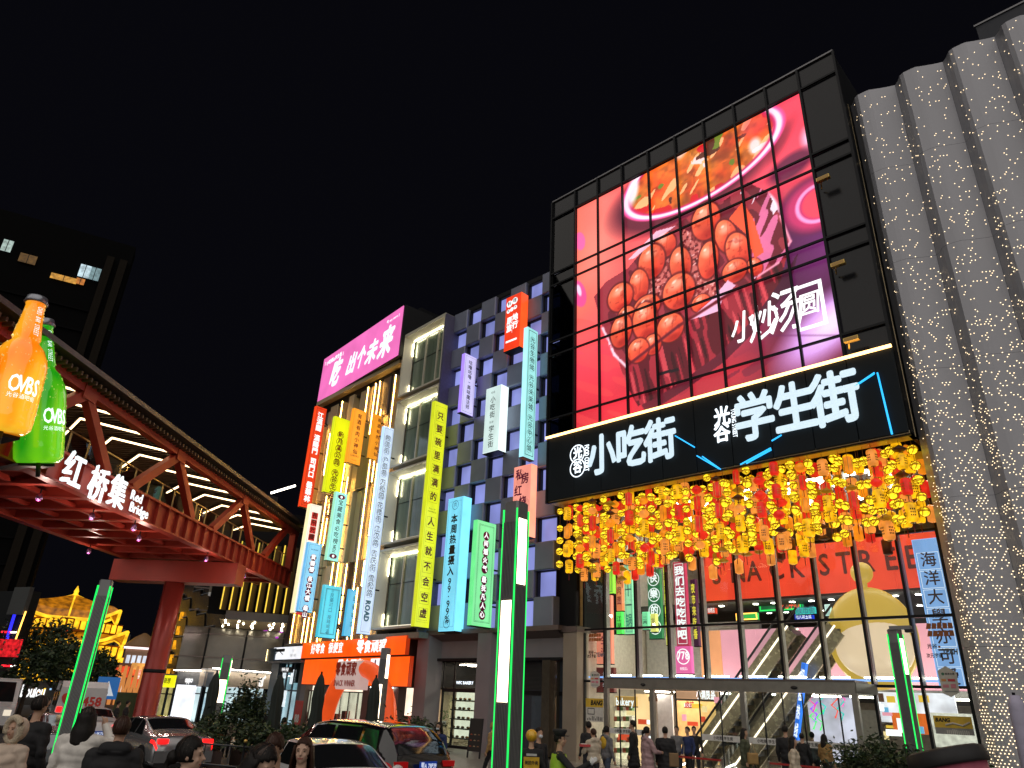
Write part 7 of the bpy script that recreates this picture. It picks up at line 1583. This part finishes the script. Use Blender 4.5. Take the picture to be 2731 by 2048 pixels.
def person(label, u, v, D, face, top=BLK, legs=DRK, hair='short', hc=HAIRB, skin=SKIN, coat=0, puff=1.0, hood=None, pose='stand', hyaw=0, hpitch=0, shoe=SHO, vox=None, arms=None, hands=None, mask=False, hat=None, near=False, lean=0, group=None, z0=None, H=None, extra=None, fem=False):
    """face: heading in degrees (0 = towards +X). (u, v) is the top of the head in the photograph, D the distance."""
    p = onD(u, v, D); g = (-.11 if p.y < 16.2 and D < 26 and u < 1400 else 0.) if z0 is None else z0
    ht = (p.z-g) if H is None else H; s = ht/1.735; P = []    # primitives: (kind, a, b/r, r1, r2, material)
    hands = hands or skin
    lx = {'stand': (0, 0), 'walk': (.24, -.20), 'step': (.12, -.1)}[pose]
    for i, sd in enumerate((-1, 1)):
        fx = lx[i]; hip = (.09*sd, 0, .90); kn = (.10*sd, fx*.55+.03, .49); an = (.10*sd, fx-(.06 if fx < 0 else 0), .09+(.06 if fx < -.1 else 0))
        P += [('c', hip, kn, .092, .066, legs), ('c', kn, an, .064, .045, legs), ('c', (an[0], an[1]-.03, an[2]-.035), (an[0]+.01*sd, an[1]+.15, an[2]-.045), .047, .038, shoe)]
    L0 = lean
    ch = (0, L0*.5, 1.24); nk = (0, L0*.75, 1.43); q = puff
    P += [('e', (0, 0, .96), (.165*q, .12*q, .13), top if coat or q > 1.1 else top), ('e', (0, L0*.25, 1.09), (.145*q, .108*q, .18), top), ('e', ch, (.172*q, .12*q, .20), top), ('c', (-.13, L0*.6, 1.36), (.13, L0*.6, 1.36), .075*q, .075*q, top)]
    if coat:
        hem = coat
        for k in range(5): z_ = .98-(.98-hem)*k/4; P.append(('e', (0, -.0, z_), (.17*q+.012*k, .125*q+.012*k, .14), top))
    A = arms or {}
    for i, sd in enumerate((-1, 1)):
        sh = Vector((.185*sd*min(q, 1.08), L0*.6, 1.37)); d_ = {-1: 'L', 1: 'R'}[sd]
        el_, wr = A.get(d_, ((.245*sd, -.02, 1.10), (.25*sd, .07, .86))); el_ = Vector(el_); wr = Vector(wr)
        P += [('c', sh, el_, .058*q, .05*q, top), ('c', el_, wr, .05*q, .036*q, top)]
        dr = (wr-el_).normalized(); pal = wr+dr*.055; P += [('c', wr, wr+dr*.03, .026, .026, hands), ('e', pal, (.026+.014*abs(dr.z), .034, .05*abs(dr.z)+.028), hands)]
        sx_ = dr.cross(Vector((sd, 0, .2))).normalized()
        for k in range(4):
            o_ = sx_*(-.030+.020*k); l_ = (.062, .075, .07, .052)[k]; kn = pal+o_+dr*(.035+l_*.45); tp = kn+(dr*.8+Vector((-sd*.3, .25, -.1)))*l_*.5
            P += [('c', pal+o_+dr*.02, kn, .0095, .009, hands), ('c', kn, tp, .009, .008, hands)]
        th = pal-sx_*.03; P.append(('c', th-dr*.015, th-sx_*.028+dr*.035, .011, .009, hands))
    P.append(('c', (0, L0*.75, 1.40), (0, L0*.9+.01, 1.53), .056, .050, skin))
    # head
    hc_ = Vector((0, L0*.95+.012, 1.50)); HR = Matrix.Translation(hc_) @ Matrix.Rotation(math.radians(hyaw), 4, 'Z') @ Matrix.Rotation(math.radians(hpitch), 4, 'X')
    def hp(x, y, z): return tuple(HR @ Vector((x, y, z-1.50)))
    HE = [('e', (0, -.004, 1.635), (.073, .090, .096), skin), ('e', (0, .022, 1.575), (.058, .070, .070), skin), ('e', (0, .052, 1.535), (.030, .032, .028), skin), ('c', (0, .083, 1.625), (0, .105, 1.592), .008, .013, skin), ('e', (-.073, -.005, 1.605), (.010, .018, .028), skin), ('e', (.073, -.005, 1.605), (.010, .018, .028), skin), ('e', (-.034, .062, 1.585), (.022, .018, .022), skin), ('e', (.034, .062, 1.585), (.022, .018, .022), skin), ('c', (-.02, .083, 1.557), (.02, .083, 1.557), .008, .008, mat('lip', (.38, .10, .09), .45)), ('c', (-.045, .076, 1.643), (.045, .076, 1.643), .010, .010, skin)]
    b = MB()
    prim = []
    for pr in P:
        if pr[0] == 'c': v_, f_ = caps(pr[1], pr[2], pr[3], pr[4]); b.add(v_, f_, skin)
        else: b.ball(pr[1], pr[2], skin, 14, 10)
        prim.append(pr)
    for pr in HE:
        b.M = HR @ Matrix.Translation((0, 0, -1.50))
        if pr[0] == 'c': v_, f_ = caps(pr[1], pr[2], pr[3], pr[4]); b.add(v_, f_, skin); prim.append(('c', hp(*pr[1]), hp(*pr[2]), pr[3], pr[4], pr[5]))
        else: b.ball(pr[1], pr[2], skin, 14, 10); prim.append(('h', pr[1], pr[2], pr[3]))
    b.M = Matrix.Identity(4)
    if hood == 'down': v_, f_ = caps((-.09, L0*.6-.07, 1.44), (.09, L0*.6-.07, 1.44), .07, .07); b.add(v_, f_, skin); prim.append(('c', (-.09, L0*.6-.07, 1.44), (.09, L0*.6-.07, 1.44), .07, .07, top))
    t = thing('person', label, 'person', (p.x, p.y, g), math.radians(face-90), group); t.scale = (s, s, s)
    me0 = bpy.data.meshes.new('tmp'); me0.from_pydata(b.v, [], b.f); o0 = bpy.data.objects.new('tmp', me0); COL.objects.link(o0)
    vx = vox or (.009 if D < 9 else .012 if D < 15 else .017)
    md = o0.modifiers.new('r', 'REMESH'); md.mode = 'VOXEL'; md.voxel_size = vx; ms = o0.modifiers.new('s', 'SMOOTH'); ms.factor = .5; ms.iterations = 3 if D < 9 else 2
    dg = bpy.context.evaluated_depsgraph_get(); me = bpy.data.meshes.new_from_object(o0.evaluated_get(dg)); bpy.data.objects.remove(o0); bpy.data.meshes.remove(me0)
    nv = len(me.vertices); co = np.empty(nv*3); me.vertices.foreach_get('co', co); co = co.reshape(-1, 3)
    nf = len(me.polygons); ct = np.empty(nf*3); me.polygons.foreach_get('center', ct); ct = ct.reshape(-1, 3)
    HI = np.array(HR.inverted()); best = np.full(nf, 9.); mi = np.zeros(nf, int); mats = []
    for pr in prim:
        if pr[0] == 'c':
            a = np.array(pr[1]); c2 = np.array(pr[2]); d = c2-a; tt = np.clip(((ct-a)@d)/(d@d+1e-9), 0, 1); ds = np.linalg.norm(ct-a-tt[:, None]*d, axis=1)-(pr[3]+(pr[4]-pr[3])*tt); m = pr[5]
        else:
            X_ = ct
            if pr[0] == 'h': X_ = ct@HI[:3, :3].T+HI[:3, 3]+np.array([0, 0, 1.50])
            r = np.array(pr[2]); k = np.linalg.norm((X_-np.array(pr[1]))/r, axis=1); ds = (k-1)*r.min(); m = pr[3]
        if m not in mats: mats.append(m)
        w = ds < best; best[w] = ds[w]; mi[w] = mats.index(m)
    # folds and quilting on cloth
    if puff > 1.1 or coat:
        zone = (co[:, 2] > .3) & (co[:, 2] < 1.42); fr = 52 if puff > 1.15 else 9; am = (.011 if D < 16 else .010) if puff > 1.15 else .006
        hd = co[:, :2]/(np.linalg.norm(co[:, :2], axis=1)[:, None]+1e-6); k = zone*am*(np.abs(np.sin(co[:, 2]*fr*.5+.8*np.sin(co[:, 0]*5+co[:, 1]*4)))-.6+.5*np.sin(co[:, 0]*31+co[:, 2]*7+3*np.sin(co[:, 1]*12))); co[:, :2] += hd*k[:, None]
    co += (.0025 if D < 9 else .004)*np.stack([np.sin(co[:, 2]*41+co[:, 1]*23), np.sin(co[:, 0]*37+co[:, 2]*29), 0*co[:, 0]], 1)*((co[:, 2] < 1.42) & (co[:, 2] > .1))[:, None]
    me.vertices.foreach_set('co', co.ravel())
    for m in mats: me.materials.append(m)
    me.polygons.foreach_set('material_index', mi.astype(np.int32)); me.polygons.foreach_set('use_smooth', np.ones(nf, bool)); me.update(); me.name = 'body'
    o = bpy.data.objects.new('body', me); COL.objects.link(o); o.parent = t
    def hb(): b = MB(); b.M = HR @ Matrix.Translation((0, 0, -1.50)); return b
    # hair
    if hair:
        b = hb(); seg, rg = 28, 18; v_ = []; C_ = (0, -.010, 1.640); R_ = (.079, .097, .101); rs = random.Random(int(u))
        for i in range(rg+1):
            ph = -math.pi/2+math.pi*i/rg
            for j in range(seg):
                w = 2*math.pi*j/seg; k = 1+.02*math.sin(9*w+3*i)+rs.uniform(-.012, .012); v_.append((C_[0]+R_[0]*k*math.cos(ph)*math.cos(w), C_[1]+R_[1]*k*math.cos(ph)*math.sin(w), C_[2]+R_[2]*k*math.sin(ph)))
        f_ = []
        for i in range(rg):
            for j in range(seg):
                a = [i*seg+j, i*seg+(j+1) % seg, (i+1)*seg+(j+1) % seg, (i+1)*seg+j]; cx = sum(v_[k][0] for k in a)/4; cyy = sum(v_[k][1] for k in a)/4; cz = sum(v_[k][2] for k in a)/4
                if cyy > .035 and cz < 1.678+.02*math.cos(cx*40): continue
                if cyy > -.02 and cz < 1.625 and hair == 'short': continue
                if cz < 1.575 and hair in ('short', 'bun'): continue
                if cz < 1.555: continue
                f_.append(tuple(a))
        b.add(v_, f_, hc, True); ho = b.build('hair', t)
        sm = ho.modifiers.new('t', 'SOLIDIFY'); sm.thickness = .012; sm.offset = 0
        if hair == 'long':
            b = hb(); v_ = []; n_ = 20; k_ = 9
            for i in range(k_):
                f0 = i/(k_-1); z_ = 1.66-.34*f0; ww = .086+.03*math.sin(f0*2.2); dd = .078+.0*f0
                for j in range(n_+1):
                    w = math.radians(-25+(-130)*0)+0; an_ = math.radians(152+(236)*j/n_); v_.append((ww*math.cos(an_)*(1+.03*math.sin(j*2.1+i)), (dd+.02)*math.sin(an_)-.012-(.0 if z_ > 1.5 else .02), z_+.01*math.sin(j*1.7)))
            b.add(v_, [(i*(n_+1)+j, i*(n_+1)+j+1, (i+1)*(n_+1)+j+1, (i+1)*(n_+1)+j) for i in range(k_-1) for j in range(n_)], hc, True); lo_ = b.build('long_hair', t); sm = lo_.modifiers.new('t', 'SOLIDIFY'); sm.thickness = .025; sm.offset = 0
        if hair == 'bun':
            b = hb(); b.ball((0, -.115, 1.60), (.045, .045, .05), hc, 14, 10); b.tube([(0, -.12, 1.62), (.0, -.15, 1.55), (0, -.13, 1.44)], .03, hc, 10, r2=.012); b.build('ponytail', t); b = hb(); b.tube([(-.03, -.105, 1.62), (.03, -.105, 1.62)], .012, gold_metal, 8); b.build('hair_clip', t)
    if hair and D < 14:
        b = hb(); rs = random.Random(int(u*3)); lowz = 1.35 if hair == 'long' else (1.60 if hair == 'short' else 1.62)
        for k in range(620):
            w0 = rs.uniform(0, 6.283); st_ = rs.uniform(.0, .5); pv = []; le = rs.uniform(.5, 1.0); wob = rs.uniform(-.25, .25); fly = rs.uniform(0, .02)+(.05 if rs.random() < .12 else 0)
            for i in range(7):
                f0 = st_+(1-st_)*i/6*le; an_ = w0+wob*f0; ph = math.pi/2-f0*math.pi*.60
                rr_ = 1.02+.03*rs.random()+fly; x_ = .079*rr_*math.cos(ph)*math.cos(an_); y_ = -.010+.097*rr_*math.cos(ph)*math.sin(an_); z_ = 1.640+.101*rr_*math.sin(ph)
                if hair == 'long' and f0 > .62: z_ = 1.60-(f0-.62)*.66; x_ *= 1.12+.2*(f0-.6); y_ = min(y_, .03)*1.08
                pv.append((x_, y_, z_))
            if any(q[1] > .03 and q[2] < 1.672 for q in pv) or (hair == 'short' and any(q[1] > -.02 and q[2] < 1.62 for q in pv)) or pv[-1][2] < lowz-.02: continue
            vs_ = []
            for q in pv: t2 = .0022; vs_ += [(q[0]-t2*math.sin(w0), q[1]+t2*math.cos(w0), q[2]), (q[0]+t2*math.sin(w0), q[1]-t2*math.cos(w0), q[2])]
            b.add(vs_, [(2*i, 2*i+1, 2*i+3, 2*i+2) for i in range(6)], hc if rs.random() < .7 else mat('hair_highlight', (.07, .04, .028), .35))
        b.build('hair_strands', t, 'stuff')
    if D < 16:
        for sd in (-1, 1):
            b = hb(); b.ball((sd*.031, .0775, 1.620), (.0105, .005, .0040), ink_black, 10, 6); b.build('eye', t)
            b = hb(); b.tube([(sd*.017, 0.0845, 1.641), (sd*.034, .0845, 1.645), (sd*.05, .076, 1.641)], .0026, hc, 5); b.build('eyebrow', t)
    if mask: b = hb(); b.ball((0, .055, 1.568), (.052, .055, .046), MSK, 14, 8); b.build('face_mask', t)
    if hood == 'fur':
        b = hb(); pts = [(.115*math.cos(a), .03+.02*math.sin(a), 1.615+.14*math.sin(a)) for a in [2*math.pi*i/22 for i in range(23)]]; b.tube(pts, .042, mat('cream_fur', (.62, .52, .38), .95, var=.3, scale=60, bump=1), 12, False); b.build('fur_trim', t)
        b = hb(); b.ball((0, -.045, 1.615), (.125, .12, .15), top, 18, 12); b.build('hood', t)
    if hood == 'up': b = hb(); b.ball((0, -.022, 1.625), (.100, .112, .125), top, 18, 12); b.build('hood', t)
    if hat == 'cap': b = hb(); b.lathe([(.088, 1.66), (.10, 1.70), (.125, 1.74), (.118, 1.765), (.02, 1.775)], BLK, 20, (0, -.005, 0)); b.box(-.07, .07, .06, .15, 1.665, 1.675, ink_black); b.build('peaked_cap', t)
    if hat == 'helmet': b = hb(); b.ball((0, -.01, 1.665), (.115, .135, .115), mat('yellow_helmet', (.75, .42, .02), .3, coat=.6), 20, 12); b.build('helmet', t)
    if extra: extra(t, hb)
    return t
FG = 'crowd at the bottom left'
person('woman in long beige coat, fur-trimmed hood up, far left of the crowd', 68, 1862, 12.6, -60, BEI, BEI, None, coat=.35, puff=1.25, hood='fur', H=1.78)
person('person in black coat just behind the fur-hooded woman', 112, 1856, 13.6, 120, BLK, DRK, 'short', coat=.5, puff=1.2)
person('woman in white padded jacket raising her arm, long dark hair', 240, 1886, 12.2, 140, WHT, DRK, 'long', puff=1.28, coat=.62, arms={'R': ((.33, .12, 1.30), (.16, .22, 1.52)), 'L': ((-.26, .02, 1.1), (-.22, .16, .95))})
person('person in bulky black jacket seen from behind, right of the white jacket', 331, 1912, 10.2, 150, BLK, DRK, 'short', HAIRR, coat=.6, puff=1.38, hood='down')
def earring(t, hb): pass
person('woman in profile looking right, black hair tied back with a clip', 512, 1966, 7.0, 60, BLK, DRK, 'bun', skin=SKIN2, hyaw=-4)
def specs(t, hb):
    for sd in (-1, 1): b = hb(); b.tube([(sd*.033+.022*math.cos(a), .092, 1.62+.018*math.sin(a)) for a in [2*math.pi*i/14 for i in range(15)]], .0012, ink_black, 4, False); b.tube([(sd*.055, .09, 1.622), (sd*.078, .0, 1.62)], .0012, ink_black, 4); b.build('glasses', t)
person('woman with long black hair and glasses, head bowed, at the bottom edge', 685, 1976, 6.3, 20, BLK, DRK, 'long', skin=SKIN2, hpitch=-30, extra=specs)
def print7(t, hb): b = MB(); htext(b, 'MYDANCE', -.12, .12, 1.27, .045, -.0, mat('white_shirt_print', (.7, .7, .7), .6), .02); o = b.build('shirt_print', t); o.location = (0, .152, 0); o.rotation_euler = (0, 0, math.pi)
person('smiling man looking down, black printed top, beside the white car', 746, 1952, 8.2, -55, BLK, DRK, 'short', HAIRR, hpitch=-26, extra=print7)
def collar(t, hb): b = MB(); b.tube([(.07*math.cos(a), .075*math.sin(a)+.005, 1.435) for a in [2*math.pi*i/16 for i in range(17)]], .016, WHT, 8, False); b.build('white_collar', t)
person('woman with shoulder-length brown hair facing the camera before the white car', 815, 1968, 8.7, -50, BLK, DRK, 'long', HAIRR, skin=SKIN2, extra=collar, hyaw=4)
person('woman in navy coat with a white face mask behind the black SUV', 1172, 1926, 22, -70, BLU, DRK, 'long', mask=True, coat=.5, puff=1.1)
person('person in tan jacket, hood up, walking past the bakery', 1315, 1926, 24.0, 200, TAN, BLK, None, hood='up', pose='walk', puff=1.2, shoe=WSH)
def riderback(t, hb): b = MB(); b.box(-.15, .15, -.19, -.15, 1.02, 1.3, YEL); b.build('backpack', t); b = MB(); htext(b, '美团外卖', -.13, .13, 1.2, .07, -.196, ink_black, .02); b.box(-.1, .1, -.196, -.19, 1.32, 1.36, WSH); b.build('jacket_print', t)
person('delivery rider in yellow helmet seen from behind, right of the tall lamp post', 1418, 1951, 15.0, 135, BLK, DRK, None, hat='helmet', puff=1.15, extra=riderback)
person('young person with black hair and mask beside the delivery rider', 1437, 1940, 17.0, -10, BLK, DRK, 'short', mask=True)
def vest(t, hb):
    b = MB(); v_ = []
    for z_, w_, d_ in ((.93, .205, .155), (1.1, .198, .150), (1.25, .208, .150), (1.40, .165, .12)):
        v_ += [(w_*math.cos(2*math.pi*j/24), d_*math.sin(2*math.pi*j/24), z_) for j in range(24)]
    b.add(v_, [(i*24+j, i*24+(j+1) % 24, (i+1)*24+(j+1) % 24, (i+1)*24+j) for i in range(3) for j in range(24)], NEO2, True); b.build('hi_vis_vest', t)
    b = MB(); v_ = []
    for z_, w_, d_ in ((1.04, .206, .158), (1.10, .205, .157)): v_ += [(w_*math.cos(2*math.pi*j/24), d_*math.sin(2*math.pi*j/24), z_) for j in range(24)]
    b.add(v_, [(j, (j+1) % 24, 24+(j+1) % 24, 24+j) for j in range(24)], REFL, True); b.build('reflective_band', t)
    b = MB(); b.box(.13, .22, -.05, .04, 1.405, 1.42, gold_metal); b.build('epaulette', t)
person('traffic officer in lime vest and peaked cap raising a white-gloved hand', 1492, 1950, 13.4, 48, BLK, BLK, 'short', hat='cap', puff=1.12, hands=GLV, arms={'R': ((.36, .20, 1.16), (.42, .42, 1.30)), 'L': ((-.25, .0, 1.1), (-.25, .08, .87))}, extra=vest, vox=.010, hyaw=-18)
person('dark-haired man beside the column, behind the woman in cream jacket', 1570, 1924, 23.2, 160, BLK, DRK, 'short', puff=1.15)
person('woman in cream padded jacket holding a red tray by the column', 1583, 1943, 21.5, 165, CRM, DRK, 'short', HAIRR, puff=1.35, hood='down', arms={'L': ((-.27, .12, 1.12), (-.12, .33, 1.12)), 'R': ((.27, .12, 1.12), (.12, .33, 1.12))}, pose='step')
person('woman in grey jacket with mustard hood and wide jeans walking away', 1617, 1936, 22.6, 75, GRY, JEA, 'bun', hood='down', pose='walk', puff=1.15, extra=lambda t, hb: (lambda b: (b.ball((0, -.12, 1.30), (.13, .06, .17), YEL, 12, 8), b.build('mustard_hood', t)))(MB()))
person('tall man in black standing at the left doors', 1688, 1921, 24.2, 200, BLK, DRK, 'short', puff=1.1, coat=.6)
person('woman in dusty pink long padded coat at the doors', 1724, 1938, 22.4, 60, PNK, BLK, 'bun', coat=.4, puff=1.32, hood='down', arms={'R': ((.28, .1, 1.12), (.2, .3, 1.1))})
person('man in black puffer at the centre of the doors, brown bag on his arm', 1773, 1938, 22.6, 120, BLK, BLK, 'short', puff=1.32, coat=.55)
person('person in white and grey inside the middle door', 1804, 1936, 27.5, -80, GRY, DRK, 'short')
person('person in blue sweater inside the middle door', 1833, 1938, 27.3, -100, BLU, BLK, 'short', pose='step')
person('person in black jacket seen past the blue sweater', 1850, 1937, 28.5, -60, BLK, DRK, 'short')
person('woman in brown coat walking right with a tan shoulder bag', 1983, 1942, 24.8, 10, GRN, GRN, 'long', coat=.35, puff=1.25, pose='step')
person('man in black with his back to us at the right-hand doors', 2092, 1934, 25.0, 100, BLK, DRK, 'short', puff=1.15)
person('woman in cream white coat before the red belt, long hair', 2112, 1964, 21.6, 20, CRM, WHT, 'long', coat=.5, puff=1.25)
person('first dark figure inside the right-hand doors', 2137, 1955, 27.4, 90, BLK, DRK, 'short', group=None)
person('second dark figure inside the right-hand doors, in grey', 2164, 1952, 28.2, 110, GRY, DRK, 'short')
person('third dark figure inside the right-hand doors, in a mustard scarf', 2196, 1958, 27.8, 70, TAN, DRK, 'long', puff=1.2)
for lb, u, v, D, fc, tp, hr in (('woman with long dark hair before the grey phone shop', 596, 1893, 31, -40, BLK, 'long'), ('man in tan parka looking at his phone before the phone shops', 622, 1887, 31.5, -60, CRM, 'short'), ('person in black left of a parasol near the phone shops', 655, 1892, 31, 20, BLK, 'short'), ('woman in pale jacket near the blue glass shop', 714, 1892, 29.5, 60, WHT, 'long'), ('woman in pink coat with a cross-body strap seen from behind', 763, 1889, 28.5, 110, PNK, 'bun'), ('person with black hair left of the orange arch', 826, 1897, 27.5, -30, BLK, 'short'), ('child-sized person in a pink hat left of the orange arch', 818, 1890, 29, -60, PNK, 'short'), ('pale-coated person left of the grey phone shop', 558, 1880, 36, 30, BEI, 'short')):
    person(lb, u, v, D, fc, tp, DRK, hr, puff=1.15, H=1.62 if 'child' not in lb else 1.4, z0=-.25)
for lb, u, v, D in (('dark figure crossing behind the silver sedan, nearest the kiosk', 318, 1869, 37), ('dark figure under the kiosk roof, right one', 343, 1868, 38), ('dark figure left of the van', 130, 1860, 30)):
    person(lb, u, v, D, 80, BLK, DRK, 'short', puff=1.2, coat=.5)
# things in hands
def held(name, label, cat, u, v, D, fn): p = onD(u, v, D); t = thing(name, label, cat, p, YAW); fn(t); return t
held('carrier_bag', 'white paper carrier bag held by the woman in navy', 'bag', 1190, 2030, 21.7, lambda t: (lambda b: (b.box(-.13, .13, -.05, .05, -.32, 0, WHT), b.build('body', t)))(MB()))
held('shoulder_bag', 'tan shoulder bag of the woman in the brown coat', 'bag', 2007, 2008, 24.5, lambda t: (lambda b: (b.cbox(-.15, .15, -.06, .06, -.3, 0, TAN, .03), b.tube([(-.1, 0, 0), (0, 0, .28), (.1, 0, 0)], .01, TAN, 5), b.build('body', t)))(MB()))
held('paper_bag', 'brown paper bag beside the man in black puffer', 'bag', 1796, 2008, 22.5, lambda t: (lambda b: (b.cbox(-.13, .13, -.06, .06, -.34, 0, mat('kraft_paper', (.22, .14, .07), .8), .02), b.build('body', t)))(MB()))
held('red_tray', 'small red and white tray in the hands of the woman in cream', 'tray', 1562, 1988, 21.4, lambda t: (lambda b: (b.box(-.16, .12, -.1, .1, -.03, .03, mat('tray_red', (.5, .05, .05), .5)), b.box(-.13, .1, -.08, .08, .03, .045, WHT), b.build('body', t)))(MB()))
held('white_phone', 'white phone held up before the parka man', 'phone', 632, 1912, 31.2, lambda t: (lambda b: (b.box(-.05, .05, -.01, .01, -.09, .09, ink_white), b.build('body', t)))(MB()))
